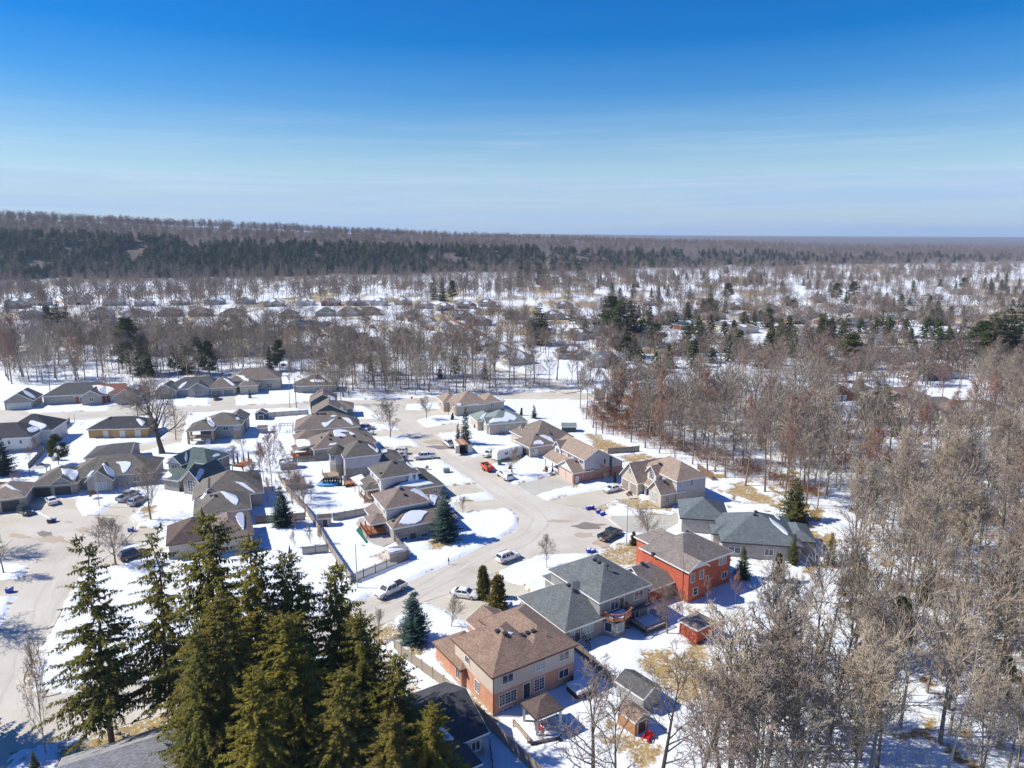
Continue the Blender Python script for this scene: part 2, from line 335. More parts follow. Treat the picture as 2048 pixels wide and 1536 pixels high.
def hill(x, y):
    """the wooded escarpment beyond the suburb and the far country"""
    s = np.clip(x / np.maximum(y, 50.0), -1.2, 1.2)
    yb = np.interp(s, [-1.2, -0.72, -0.35, 0.0, 0.35, 0.75, 1.2], [640, 720, 800, 920, 1100, 1350, 1500])
    wd = np.interp(s, [-1.2, -0.72, -0.35, 0.0, 0.35, 0.75], [420, 440, 470, 640, 900, 1000])
    hp = np.interp(s, [-1.2, -0.72, -0.35, 0.0, 0.30, 0.45, 0.75], [104, 84, 68, 48, 33, 20, 10])
    t = np.clip((y - yb) / wd, 0, 1); t2 = np.clip((y - yb - 0.30 * wd) / (0.22 * wd), 0, 1)
    h = hp * (0.62 * t * t * (3 - 2 * t) + 0.38 * t2 * t2 * (3 - 2 * t2))
    far = np.clip((y - 3500) / 4500, 0, 1); far = far * far * (3 - 2 * far)
    h = h + far * (14 + 22 * fbm(x / 2600.0, y / 2600.0, 3)) * np.clip((s + 0.2) * 4, 0.2, 1)
    h = h + np.clip((y - 600) / 500, 0, 1) * 7 * (fbm(x / 160.0, y / 160.0, 7) - 0.5)
    return h

def poly_sdf(px, py, poly):
    """signed distance to a polygon (negative inside), arrays"""
    P = np.array(poly); n = len(P); d = np.full(px.shape, 1e9); ins = np.zeros(px.shape, bool)
    for i in range(n):
        a = P[i]; b = P[(i + 1) % n]; e = b - a; wx = px - a[0]; wy = py - a[1]
        t = np.clip((wx * e[0] + wy * e[1]) / (e @ e + 1e-9), 0, 1)
        d = np.minimum(d, (wx - e[0] * t) ** 2 + (wy - e[1] * t) ** 2)
        c1 = (a[1] <= py) & (b[1] > py); c2 = (a[1] > py) & (b[1] <= py); cr_ = e[0] * wy - e[1] * wx
        ins ^= (c1 & (cr_ > 0)) | (c2 & (cr_ < 0))
    d = np.sqrt(d); return np.where(ins, -d, d)

HARD = [W(p) for p in ROAD_POLYS.values()] + [W(p) for p in DRIVES]
BAREW = [W(p) for p in BARE]

def grow(a, b, step, n, k):
    v = [a]; d = step
    for i in range(n): d *= k; v.append(v[-1] + d * b)
    return v[1:]
xs = list(np.arange(-150, 112.1, 0.78)); ys = list(np.arange(64, 262, 0.78))
xs = sorted(grow(xs[0], -1, 0.8, 62, 1.14)) + xs + grow(xs[-1], 1, 0.8, 62, 1.14)
ys = sorted(grow(ys[0], -1, 0.8, 26, 1.2)) + ys + grow(ys[-1], 1, 0.8, 74, 1.105)
XS, YS = np.meshgrid(np.array(xs), np.array(ys))
hz = hill(XS, YS)
dist = np.full(XS.shape, 60.0); bare_d = np.full(XS.shape, 60.0)
near = (XS > -260) & (XS < 200) & (YS > 55) & (YS < 330)
ix = np.where(near)
nx_, ny_ = XS[ix], YS[ix]
dn = np.full(nx_.shape, 60.0); bn = np.full(nx_.shape, 60.0)
def acc(target, poly, pad):
    P = np.array(poly); m = (nx_ > P[:, 0].min() - pad) & (nx_ < P[:, 0].max() + pad) & (ny_ > P[:, 1].min() - pad) & (ny_ < P[:, 1].max() + pad)
    if m.any(): target[m] = np.minimum(target[m], poly_sdf(nx_[m], ny_[m], poly))
for p in HARD: acc(dn, p, 6)
for p in BAREW: acc(bn, p, 4)
dist[ix] = dn; bare_d[ix] = bn
n1_ = fbm(XS / 1.3, YS / 1.3, 21); n2_ = fbm(XS / 5.0, YS / 5.0, 31); n4_ = fbm(XS / 3.2, YS / 3.2, 91); n3_ = fbm(XS / 0.9, YS / 0.9, 41, 3)
b = np.clip(0.5 - (bare_d + (n2_ - 0.47) * 6.0 + (n1_ - 0.47) * 5.0) / 2.6, 0, 1)
edge = np.clip(1 - np.abs(dist - 0.25) / 0.42, 0, 1) * np.clip((n2_ - 0.44) * 9, 0, 1)          # thawed strips along the kerb
wood = np.clip((XS - 38) / 12, 0, 1) * np.clip((235 - YS) / 20, 0, 1)
b = np.minimum(b, 0.62 + 0.5 * (n1_ - 0.3)); b = np.maximum(b, np.maximum(edge, wood * np.clip((n4_ - 0.535) * 7, 0, 0.95)))
t = np.clip((dist + 0.12 + (n3_ - 0.47) * 0.5) / 0.75, 0, 1); t = t * t * (3 - 2 * t)
thick = 0.24 + 0.18 * (n2_ - 0.47) * 2 + 0.12 * (n1_ - 0.47) * 2 + 0.05 * (n3_ - 0.47)
bank = np.exp(-((dist - 0.95) / 0.55) ** 2) * np.clip((n2_ - 0.30) * 3, 0.2, 1) * (0.30 + 0.7 * (n3_ - 0.3))
snowz = thick + np.where(dist < 8, bank * 0.75, 0)
snowz = snowz * (1 - b) + 0.03 * b
nz_ = np.where(near, -0.07 + t * (snowz + 0.07), 0.2)
Z = hz + nz_
ny, nx = XS.shape
V = np.stack([XS.ravel(), YS.ravel(), Z.ravel()], 1)
idx = np.arange(nx * ny).reshape(ny, nx)
Fq = np.stack([idx[:-1, :-1].ravel(), idx[:-1, 1:].ravel(), idx[1:, 1:].ravel(), idx[1:, :-1].ravel()], 1)

gm, gn, gl, gb = nodes('snowy_ground')
gb.inputs['Roughness'].default_value = 0.8; gb.inputs['Specular IOR Level'].default_value = 0.25
at = gn.new("ShaderNodeAttribute"); at.attribute_name = "cover"; sp = gn.new("ShaderNodeSeparateColor"); gl.new(at.outputs['Color'], sp.inputs[0])
tcg = gn.new("ShaderNodeTexCoord")
def gnoise(scale, detail=5, rough=0.55):
    z = gn.new("ShaderNodeTexNoise"); z.inputs['Scale'].default_value = scale; z.inputs['Detail'].default_value = detail; z.inputs['Roughness'].default_value = rough
    gl.new(tcg.outputs['Object'], z.inputs['Vector']); return z
def ramp(src, stops):
    r_ = gn.new("ShaderNodeValToRGB"); els = r_.color_ramp.elements
    while len(els) < len(stops): els.new(0.5)
    for i, (p, cc) in enumerate(stops): els[i].position = p; els[i].color = cc
    gl.new(src, r_.inputs[0]); return r_
snow_c = ramp(gnoise(0.35, 6).outputs[0], [(0.3, (0.70, 0.74, 0.79, 1)), (0.6, (0.77, 0.81, 0.85, 1))])
grass_c = ramp(gnoise(1.1, 7, 0.7).outputs[0], [(0.28, c(104, 84, 52)), (0.45, c(168, 138, 88)), (0.58, c(178, 156, 98)), (0.72, c(150, 140, 80))])
wood_c = ramp(gnoise(0.012, 12, 0.72).outputs[0], [(0.30, c(70, 66, 62)), (0.47, c(118, 104, 96)), (0.56, c(104, 94, 92)), (0.72, c(138, 124, 116))])
addn = gn.new("ShaderNodeMath"); addn.operation = 'MULTIPLY_ADD'; gl.new(gnoise(2.4, 8, 0.75).outputs[0], addn.inputs[0]); addn.inputs[1].default_value = 2.2; addn.inputs[2].default_value = -1.1
sm = gn.new("ShaderNodeMath"); sm.operation = 'ADD'; gl.new(sp.outputs[0], sm.inputs[0]); gl.new(addn.outputs[0], sm.inputs[1])
fr_ = ramp(sm.outputs[0], [(0.33, (0, 0, 0, 1)), (0.66, (1, 1, 1, 1))])
mx = gn.new("ShaderNodeMix"); mx.data_type = 'RGBA'; gl.new(fr_.outputs[0], mx.inputs['Factor']); gl.new(snow_c.outputs[0], mx.inputs[6]); gl.new(grass_c.outputs[0], mx.inputs[7])
mx2 = gn.new("ShaderNodeMix"); mx2.data_type = 'RGBA'; gl.new(sp.outputs[1], mx2.inputs['Factor']); gl.new(mx.outputs[2], mx2.inputs[6]); gl.new(wood_c.outputs[0], mx2.inputs[7])
gl.new(mx2.outputs[2], gb.inputs['Base Color'])
bp = gn.new("ShaderNodeBump"); bp.inputs['Strength'].default_value = 0.45; bp.inputs['Distance'].default_value = 0.16
gl.new(gnoise(1.4, 7, 0.6).outputs[0], bp.inputs['Height']); gl.new(bp.outputs[0], gb.inputs['Normal'])

me = np_mesh('ground', V, Fq, gm, True)
_s = np.clip(XS / np.maximum(YS, 50), -1.2, 1.2); _yb = np.interp(_s, [-1.2, -.72, -.35, 0., .35, .75, 1.2], [640, 720, 800, 920, 1100, 1350, 1500]); _wd = np.interp(_s, [-1.2, -.72, -.35, 0., .35, .75], [420, 440, 470, 640, 900, 1000])
forest = np.clip(((YS - _yb) / _wd - 0.10 + 0.35 * (fbm(XS / 60., YS / 60., 51) - 0.47)) / 0.16, 0, 1)
farbare = np.where(YS > 300, np.clip((fbm(XS / 16., YS / 16., 61) - 0.43) * 4.5, 0, 0.68) * np.clip((YS - 300) / 60, 0, 1), 0)
cov = np.zeros((nx * ny, 4), dtype=np.float32); cov[:, 0] = np.maximum(b, farbare).ravel(); cov[:, 1] = forest.ravel(); cov[:, 3] = 1
ca = me.color_attributes.new("cover", 'FLOAT_COLOR', 'POINT'); ca.data.foreach_set("color", cov.ravel())
structure(obj('ground', me))

def mat_road(name, c0, c1, c2):
    m, n, l, bb = nodes(name); bb.inputs['Roughness'].default_value = 0.85; bb.inputs['Specular IOR Level'].default_value = 0.25
    t_ = n.new("ShaderNodeTexCoord")
    def nz(s, d, r=0.6):
        z = n.new("ShaderNodeTexNoise"); z.inputs['Scale'].default_value = s; z.inputs['Detail'].default_value = d; z.inputs['Roughness'].default_value = r; l.new(t_.outputs['Object'], z.inputs['Vector']); return z
    r1 = n.new("ShaderNodeValToRGB"); l.new(nz(0.10, 6).outputs[0], r1.inputs[0]); e_ = r1.color_ramp.elements
    e_[0].position = 0.32; e_[0].color = c0; e_[1].position = 0.68; e_[1].color = c2; q_ = e_.new(0.48); q_.color = c1
    h_ = n.new("ShaderNodeHueSaturation"); l.new(r1.outputs[0], h_.inputs['Color'])
    mr_ = n.new("ShaderNodeMapRange"); mr_.inputs[1].default_value = 0.3; mr_.inputs[2].default_value = 0.7; mr_.inputs[3].default_value = 0.92; mr_.inputs[4].default_value = 1.07
    l.new(nz(2.2, 8, 0.7).outputs[0], mr_.inputs[0]); l.new(mr_.outputs[0], h_.inputs['Value']); l.new(h_.outputs[0], bb.inputs['Base Color'])
    return m
M['road'] = mat_road('salted_asphalt', c(198, 189, 174), c(214, 206, 192), c(223, 217, 205))
M['drive'] = mat_road('worn_driveway', c(200, 191, 173), c(212, 204, 187), c(221, 215, 200))
M['drive_grey'] = mat_road('grey_driveway', c(180, 177, 166), c(196, 193, 182), c(206, 203, 193))
M['kerb'] = mat_plain('kerb_concrete', c(222, 208, 190), 0.9, 0.08, 1.0)
M['wet'] = mat_plain('wet_asphalt', c(150, 138, 126), 0.45, 0.12, 0.6)
M['damp'] = mat_plain('damp_asphalt', c(196, 178, 154), 0.7, 0.10, 0.6)

def sheet(name, poly, z, mat):
    m_ = MB(); m_.face([(p[0], p[1], z) for p in poly], [(p[0], p[1]) for p in poly])
    me_ = m_.mesh(name, mat); bm_ = bmesh.new(); bm_.from_mesh(me_); bmesh.ops.triangulate(bm_, faces=bm_.faces[:])
    for f_ in bm_.faces:
        if f_.normal.z < 0: f_.normal_flip()
    bm_.to_mesh(me_); bm_.free(); return structure(obj(name, me_))
for i, (k, p) in enumerate(ROAD_POLYS.items()): sheet('road', W(p), {'road_main': 0.0, 'road_cross': 0.005, 'road_left': 0.005, 'road_far': 0.010}[k] + (0.22 if k == 'road_far' else 0), M['road'])
for i, p in enumerate(DRIVES): sheet('driveway', W(p), 0.012, M['drive_grey'] if i in (2, 4) else M['drive'])
# puddles and damp stains on the tarmac
def blob(cx, cy, rx, ry, seed, n=26):
    q = random.Random(seed); ph = [q.uniform(0, 6.3) for _ in range(4)]
    return [G(cx + rx * math.cos(a) * (1 + .28 * math.sin(2 * a + ph[0]) + .2 * math.sin(3 * a + ph[1]) + .12 * math.sin(7 * a + ph[2])), cy + ry * math.sin(a) * (1 + .28 * math.sin(2 * a + ph[3]) + .2 * math.sin(5 * a + ph[1]))) for a in [i * 2 * math.pi / n for i in range(n)]]
for i, (a, bq, rx, ry, k) in enumerate([(92, 1068, 18, 7, 'wet'), (108, 1079, 22, 9, 'damp'), (38, 1072, 20, 5, 'damp'), (165, 1060, 12, 5, 'damp'), (232, 1078, 16, 5, 'damp'), (1178, 1052, 34, 6, 'wet'), (1170, 1070, 24, 6, 'damp'), (1116, 1042, 20, 3, 'damp'), (1205, 1085, 16, 8, 'damp'), (1108, 998, 10, 3, 'damp'), (770, 1206, 10, 3, 'damp'), (905, 893, 44, 5, 'wet'), (873, 884, 22, 6, 'damp'), (138, 1044, 7, 2, 'damp')]):
    sheet('puddle' if k == 'wet' else 'damp_patch', blob(a, bq, rx, ry, i), 0.022 + 0.004 * (i % 2), M[k])

def strip_mesh(mb, pts, w, z0, z1):
    """a low bar following pts (world xy)"""
    P = [Vector((p[0], p[1])) for p in pts]; L, Rr = [], []
    for i, p in enumerate(P):
        d = (P[min(i + 1, len(P) - 1)] - P[max(i - 1, 0)]).normalized(); n = Vector((-d.y, d.x)) * (w / 2); L.append(p + n); Rr.append(p - n)
    rings = [[(l.x, l.y, z0), (l.x, l.y, z1), (r.x, r.y, z1), (r.x, r.y, z0)] for l, r in zip(L, Rr)]
    mb.loft(rings)
def smooth_pts(pts, n=4):
    P = [Vector(p) for p in pts]; o = []
    for i in range(len(P) - 1):
        p0, p1, p2, p3 = P[max(i - 1, 0)], P[i], P[i + 1], P[min(i + 2, len(P) - 1)]
        for j in range(n):
            t = j / n; o.append(0.5 * ((2 * p1) + (p2 - p0) * t + (2 * p0 - 5 * p1 + 4 * p2 - p3) * t * t + (3 * p1 - p0 - 3 * p2 + p3) * t ** 3))
    o.append(P[-1]); return o
KERBS = [[(120, 1386), (82, 1393), (53, 1379), (44, 1366), (49, 1345), (75, 1300), (100, 1262), (124, 1216)], [(222, 1108), (262, 1066), (272, 1050), (264, 1037), (232, 1030.5), (175, 1030.5)],
         [(112, 1485), (205, 1463), (350, 1418), (435, 1403)], [(1174, 1019), (1209, 1031), (1241, 1057), (1245, 1072)], [(850, 856), (831, 841)], [(890, 881), (869, 868)]]
for k in KERBS:
    mb = MB(); strip_mesh(mb, smooth_pts(W(k)), 0.42, -0.06, 0.13); structure(mb.build('kerb', M['kerb'], smooth=False))

# wheel tracks worn along the street
M['track'] = mat_plain('wheel_track', c(207, 200, 187), 0.85, 0.07, 0.5); M['track_pale'] = mat_plain('salt_track', c(218, 211, 198), 0.85, 0.05, 0.5)
TRK = [[(780, 838), (860, 896), (930, 942), (1000, 988), (1058, 1024), (1072, 1046), (1040, 1078), (960, 1112), (850, 1170), (760, 1212), (600, 1276), (400, 1352)], [(40, 1420), (62, 1330), (92, 1240), (120, 1170), (150, 1110), (175, 1075)], [(-40, 842), (200, 831), (512, 815), (750, 806), (1000, 794)]]
for ti, tr_ in enumerate(TRK):
    P = smooth_pts(W(tr_), 6)
    for oi, o_ in enumerate((-2.4, -0.9, 0.8, 2.3)):
        Q = []
        for i, p in enumerate(P):
            d = (P[min(i + 1, len(P) - 1)] - P[max(i - 1, 0)]).normalized(); Q.append(p + Vector((-d.y, d.x)) * (o_ + 0.25 * math.sin(i * .9 + oi * 2)))
        n_ = len(Q); cut = (0 + 2 * (oi % 2), n_ - 3 * (oi % 3)); Q = Q[cut[0]:cut[1]]; mb = MB()
        for i in range(len(Q) - 1):
            def nn(j): d = (Q[min(j + 1, len(Q) - 1)] - Q[max(j - 1, 0)]).normalized(); return Vector((-d.y, d.x)) * (0.22 + 0.13 * math.sin(j * 1.7 + oi))
            a_, b2_ = nn(i), nn(i + 1); mb.face([(*(Q[i] + a_), 0.017), (*(Q[i] - a_), 0.017), (*(Q[i + 1] - b2_), 0.017), (*(Q[i + 1] + b2_), 0.017)])
        structure(mb.build('road_track', M['track'] if oi % 2 else M['track_pale']))
# ------------------------------------------------------------------ houses
class Vol:
    """one roofed block: eave corner A, direction, width w along u, depth d along v (v is u turned left)"""
    def __init__(s, A, ang, w, d, ze, roof='hip', pitch=0.5, ov=0.4, zb=-0.3, thick=0.2):
        a = R(ang); s.A = Vector(A[:2]); s.u = Vector((math.cos(a), math.sin(a))); s.v = Vector((-s.u.y, s.u.x)); s.ang = a
        s.w, s.d, s.ze, s.roof, s.p, s.ov, s.zb, s.thick = w, d, ze, roof, pitch, ov, zb, thick
        ax = roof[1] if roof != 'hip' else ('u' if w >= d else 'v')
        s.ax = ax
        if roof == 'hip': s.h0 = s.h1 = True
        elif roof[0] == 'g': s.h0 = s.h1 = False
        elif roof[0] == 'h': s.h0 = '0' in roof[2:]; s.h1 = '1' in roof[2:]
        else: s.h0 = s.h1 = False
    def P(s, a, b): q = s.A + s.u * a + s.v * b; return (q.x, q.y)
    def st(s, x, y): q = Vector((x, y)) - s.A; return q.dot(s.u), q.dot(s.v)
    def rz(s, a, b):
        if s.roof[0] == 's':
            k = {'0': b, '1': s.w - a, '2': s.d - b, '3': a}[s.roof[1]]; return s.ze + s.p * k
        if s.roof == 'flat': return s.ze
        if s.ax == 'u':
            m = min(b, s.d - b)
            if s.h0: m = min(m, a)
            if s.h1: m = min(m, s.w - a)
        else:
            m = min(a, s.w - a)
            if s.h0: m = min(m, b)
            if s.h1: m = min(m, s.d - b)
        return s.ze + s.p * max(m, 0)
    def inside(s, a, b): return -0.01 <= a <= s.w + 0.01 and -0.01 <= b <= s.d + 0.01
    def faces(s):
        """roof planes as lists of (a, b)"""
        w, d = s.w, s.d
        if s.roof[0] == 's': return [[(0, 0), (w, 0), (w, d), (0, d)]]
        if s.ax == 'u':
            h = d / 2; e0 = min(h, w / 2) if s.h0 else 0; e1 = w - min(h, w / 2) if s.h1 else w
            f = [[(0, 0), (w, 0), (e1, h), (e0, h)], [(w, d), (0, d), (e0, h), (e1, h)]]
            if s.h0: f.append([(0, d), (0, 0), (e0, h)])
            if s.h1: f.append([(w, 0), (w, d), (e1, h)])
        else:
            h = w / 2; e0 = min(h, d / 2) if s.h0 else 0; e1 = d - min(h, d / 2) if s.h1 else d
            f = [[(w, 0), (w, d), (h, e1), (h, e0)], [(0, d), (0, 0), (h, e0), (h, e1)]]
            if s.h0: f.append([(0, 0), (w, 0), (h, e0)])
            if s.h1: f.append([(w, d), (0, d), (h, e1)])
        return f

_mesh_cache = {}
def window_mesh(w, h, style, trim):
    k = ('win', round(w, 2), round(h, 2), style, trim)
    if k not in _mesh_cache:
        m = MB(); t = 0.09
        for x0, x1, z0, z1 in ((-w/2-t, w/2+t, h/2, h/2+t), (-w/2-t, w/2+t, -h/2-t*1.3, -h/2), (-w/2-t, -w/2, -h/2, h/2), (w/2, w/2+t, -h/2, h/2)): m.box(x0, x1, -0.02, 0.07, z0, z1)
        nv = style[0] if isinstance(style, tuple) else 2
        for i in range(1, nv): x = -w/2 + w*i/nv; m.box(x-0.04, x+0.04, -0.02, 0.055, -h/2, h/2)
        nh = style[1] if isinstance(style, tuple) else 1
        for i in range(1, nh): z = -h/2 + h*i/nh; m.box(-w/2, w/2, -0.02, 0.045, z-0.02, z+0.02)
        if isinstance(style, tuple) and len(style) > 2:                      # fine grilles
            for i in range(1, nv * style[2]):
                if i % style[2]: x = -w/2 + w*i/(nv*style[2]); m.box(x-0.02, x+0.02, -0.02, 0.045, -h/2, h/2)
        p = MB(); p.box(-w/2, w/2, -0.04, 0.025, -h/2, h/2)
        _mesh_cache[k] = (m.mesh('window', M[trim]), p.mesh('pane', M['glass']), p.mesh('pane', M['blind']))
    return _mesh_cache[k]

class House:
    def __init__(s, name, label, cat='house', loc=None, group=None):
        s.name, s.label, s.cat, s.loc, s.group = name, label, cat, loc, group; s.vols = []; s.root = None; s.o = (0, 0)
    def start(s, x, y):
        s.o = (x, y); s.root = thing(s.name, s.label, s.cat, (x, y, 0), 0, s.group)
    def L(s, p): return (p[0] - s.o[0], p[1] - s.o[1]) + tuple(p[2:])
    def vol(s, A, ang, w, d, ze, roof='hip', pitch=0.5, ov=0.4, zb=-0.3, wall=None, upper=None, split=2.9, shingle='grey', trim='white', gable=None, base=True, walls=True, open_=False):
        V = Vol(A, ang, w, d, ze, roof, pitch, ov, zb); s.vols.append(V)
        if s.root is None:
            q = V.P(w / 2, d / 2); s.start(*q)
        L = s.L
        # roof slab
        m = MB(); T = V.thick
        edge = {}
        for f in V.faces():
            top = [(*V.P(a, b), V.rz(a, b)) for a, b in f]; a0, a1 = Vector(f[0]), Vector(f[1]); du = (a1 - a0).normalized(); dv = Vector((-du.y, du.x)); k = math.sqrt(1 + V.p ** 2)
            uv = [((Vector(q) - a0).dot(du) + V.A.x, (Vector(q) - a0).dot(dv) * k + V.A.y) for q in f]
            m.face([L(q) for q in top], uv); m.face([L((q[0], q[1], q[2] - T)) for q in reversed(top)])
            for i in range(len(f)):
                e = (f[i], f[(i + 1) % len(f)]); r = (e[1], e[0])
                if r in edge: del edge[r]
                else: edge[e] = 1
        m.build('roof', SH[shingle], s.root)
        t = MB()                                                            # fascia boards round the edge
        for (p, q) in edge:
            P0, P1 = V.P(*p), V.P(*q); z0, z1 = V.rz(*p), V.rz(*q); n = Vector((P1[1] - P0[1], P0[0] - P1[0]))
            n = n.normalized() * 0.04 if n.length > 1e-6 else Vector((0, 0))
            if abs(z0 - z1) < 0.01 and 0.02 < p[0] < w - 0.02 and 0.02 < p[1] < d - 0.02: continue
            a = [(P0[0], P0[1], z0 + 0.012), (P1[0], P1[1], z1 + 0.012), (P1[0] + n.x, P1[1] + n.y, z1 + 0.012), (P0[0] + n.x, P0[1] + n.y, z0 + 0.012)]; bq = [(x, y, z - T - 0.03) for x, y, z in a]
            a = [L(x) for x in a]; bq = [L(x) for x in bq]
            t.face(a); t.face([a[3], a[2], bq[2], bq[3]]); t.face([bq[3], bq[2], bq[1], bq[0]]); t.face([a[0], a[3], bq[3], bq[0]]); t.face([a[2], a[1], bq[1], bq[2]])
        if t.f: t.build('fascia', M[trim], s.root)
        # walls
        if walls:
            o = ov; c4 = [(o, o), (w - o, o), (w - o, d - o), (o, d - o)]
            zt = lambda a, b: V.rz(a, b) - T * 0.75
            def ring(mb, z0, z1f):
                u = 0
                for i in range(4):
                    p, q = c4[i], c4[(i + 1) % 4]; n_ = [p, q]
                    if z1f is None: zs_ = None
                    P0, P1 = V.P(*p), V.P(*q); Lh = math.hypot(P1[0] - P0[0], P1[1] - P0[1])
                    if callable(z1f):
                        mid = ((p[0] + q[0]) / 2, (p[1] + q[1]) / 2); Pm = V.P(*mid)
                        pts = [(*P0, z0), (*P1, z0), (*P1, z1f(*q)), (*Pm, z1f(*mid)), (*P0, z1f(*p))]; uv = [(u, z0), (u + Lh, z0), (u + Lh, z1f(*q)), (u + Lh / 2, z1f(*mid)), (u, z1f(*p))]
                    else:
                        pts = [(*P0, z0), (*P1, z0), (*P1, z1f), (*P0, z1f)]; uv = [(u, z0), (u + Lh, z0), (u + Lh, z1f), (u, z1f)]
                    mb.face([L(x) for x in pts], uv); u += Lh
            if upper:
                a = MB(); ring(a, zb, split); a.build('brick_wall', wall, s.root); b_ = MB(); ring(b_, split, zt); b_.build('siding_wall', upper, s.root)
            else:
                a = MB(); ring(a, zb, zt); a.build('wall', wall, s.root)
            if base and zb <= 0:
                a = MB(); o2 = o - 0.02; a.prism([L(V.P(*q)) for q in ((o2, o2), (w - o2, o2), (w - o2, d - o2), (o2, d - o2))], zb, 0.42, top=False, bottom=False); a.build('foundation', M['concrete'], s.root)
            if gable:                                                       # contrasting gable ends
                for g_ in gable:
                    q = {0: ((o, o), (w - o, o)), 2: ((w - o, d - o), (o, d - o)), 1: ((w - o, o), (w - o, d - o)), 3: ((o, d - o), (o, o))}[g_]
                    mid = ((q[0][0] + q[1][0]) / 2, (q[0][1] + q[1][1]) / 2); nn = {0: -V.v, 2: V.v, 1: V.u, 3: -V.u}[g_] * 0.03
                    pts = [(*V.P(*q[0]), zt(*q[0]) - 0.1), (*V.P(*q[1]), zt(*q[1]) - 0.1), (*V.P(*mid), zt(*mid))]; pts = [(x + nn.x, y + nn.y, z) for x, y, z in pts]
                    a = MB(); a.face([L(x) for x in pts], [(0, 0), (4, 0), (2, 2)]); a.face([L((x - nn.x, y - nn.y, z)) for x, y, z in reversed(pts)]); a.build('gable', M['white'] if gable[g_] is None else gable[g_], s.root)
        return V
    def on(s, V, face, f, out=0.0):
        """point on a wall: face 0 = -v, 1 = +u, 2 = +v, 3 = -u; f along it"""
        o = V.ov
        if face == 0: p, r_ = (o + (V.w - 2 * o) * f, o), V.ang + math.pi
        elif face == 2: p, r_ = (o + (V.w - 2 * o) * f, V.d - o), V.ang
        elif face == 1: p, r_ = (V.w - o, o + (V.d - 2 * o) * f), V.ang - math.pi / 2
        else: p, r_ = (o, o + (V.d - 2 * o) * f), V.ang + math.pi / 2
        q = V.P(*p); return (q[0] - s.o[0], q[1] - s.o[1]), r_
    def win(s, V, face, f, z, w=1.2, h=1.2, style=(2, 1), trim='white', blind=False):
        p, r_ = s.on(V, face, f); fm, pm, bm_ = window_mesh(w, h, style, trim)
        o = obj('window', fm, s.root, (p[0], p[1], z), r_); obj('pane', bm_ if blind else pm, o); return o
    def door(s, V, face, f, z=0.3, w=1.0, h=2.1, mat='white', kind='door'):
        k = ('door', w, h, mat, kind)
        if k not in _mesh_cache:
            m = MB(); m.box(-w/2, w/2, -0.03, 0.03, 0, h)
            t = MB(); t.box(-w/2-0.1, -w/2, -0.03, 0.06, 0, h); t.box(w/2, w/2+0.1, -0.03, 0.06, 0, h); t.box(-w/2-0.1, w/2+0.1, -0.03, 0.06, h, h+0.12)
            if kind == 'garage_door':
                for i in range(1, 4): t.box(-w/2, w/2, 0.03, 0.045, h*i/4-0.012, h*i/4+0.012)
            m.uv = [(q[0], q[2]) for q in m.v]
            _mesh_cache[k] = (m.mesh(kind, DOORM.get(mat) or M[mat]), t.mesh('door_frame', M['white'] if mat != 'dark' else M['dark_trim']))
        p, r_ = s.on(V, face, f); a, b_ = _mesh_cache[k]
        o = obj(kind, a, s.root, (p[0], p[1], z), r_); obj('frame', b_, o); return o
    def roofhit(s, px, py):
        """where the view ray through a pixel meets this house's roofs"""
        best = None; z = 14.0
        while z > 0.5:
            x, y = G(px, py, z)
            for V in s.vols:
                a, b_ = V.st(x, y)
                if V.inside(a, b_) and V.rz(a, b_) >= z: return (x, y, V)
            z -= 0.05
        return None
    def vents(s, pts, kind='box'):
        for px, py in pts:
            r_ = s.roofhit(px, py)
            if not r_: continue
            x, y, V = r_; z = V.rz(*V.st(x, y)); m = MB()
            if kind == 'pipe': m.tube((0, 0, -0.2), (0, 0, 0.55), 0.07, 0.07, 6); nm = 'vent_pipe'
            elif kind == 'chimney': m.box(-0.35, 0.35, -0.35, 0.35, -0.6, 1.1); nm = 'chimney'
            else: m.box(-0.22, 0.22, -0.22, 0.22, -0.25, 0.16); m.box(-0.3, 0.3, -0.3, 0.3, 0.16, 0.24); nm = 'roof_vent'
            m.build(nm, BR['redbrown'] if kind == 'chimney' else (M['metal'] if kind == 'pipe' else M['dark_trim']), s.root, loc=(x - s.o[0], y - s.o[1], z), rz=V.ang)
    def snow(s, px_poly, h=0.16, world=False):
        """a slab of snow lying on the roof, outlined by pixels of the photograph"""
        pts = []
        if world: V, ab = px_poly; pts = [V.P(*q) for q in ab]; vols = [V]
        else:
            vols = s.vols
            for p in px_poly:
                r_ = s.roofhit(*p)
                if r_: pts.append((r_[0], r_[1]))
        if len(pts) < 4: return
        pts = smooth_pts(pts + [pts[0]], 4)[:-1]
        n = len(pts); cx = sum(p.x for p in pts) / n; cy = sum(p.y for p in pts) / n
        q = random.Random(int(cx * 13 + cy * 7)); pts = [Vector((p.x + q.uniform(-.07, .07), p.y + q.uniform(-.07, .07))) for p in pts]
        def z_at(x, y):
            zz = [V.rz(*V.st(x, y)) for V in vols if V.inside(*V.st(x, y))]; return max(zz) if zz else None
        rings = []
        for k, hh in ((1.0, -0.03), (0.985, h * 0.6), (0.93, h), (0.7, h * 1.05), (0.4, h * 1.05), (0.12, h * 1.05)):
            ring = []
            for p in pts:
                x = cx + (p.x - cx) * k; y = cy + (p.y - cy) * k; z = z_at(x, y)
                if z is None: z = z_at(cx + (p.x - cx) * k * .93, cy + (p.y - cy) * k * .93) or (z_at(cx, cy) or 3)
                ring.append(s.L((x, y, z + hh)))
            rings.append(ring)
        m = MB(); m.loft(rings); m.build('roof_snow', M['snow'], s.root, smooth=True)

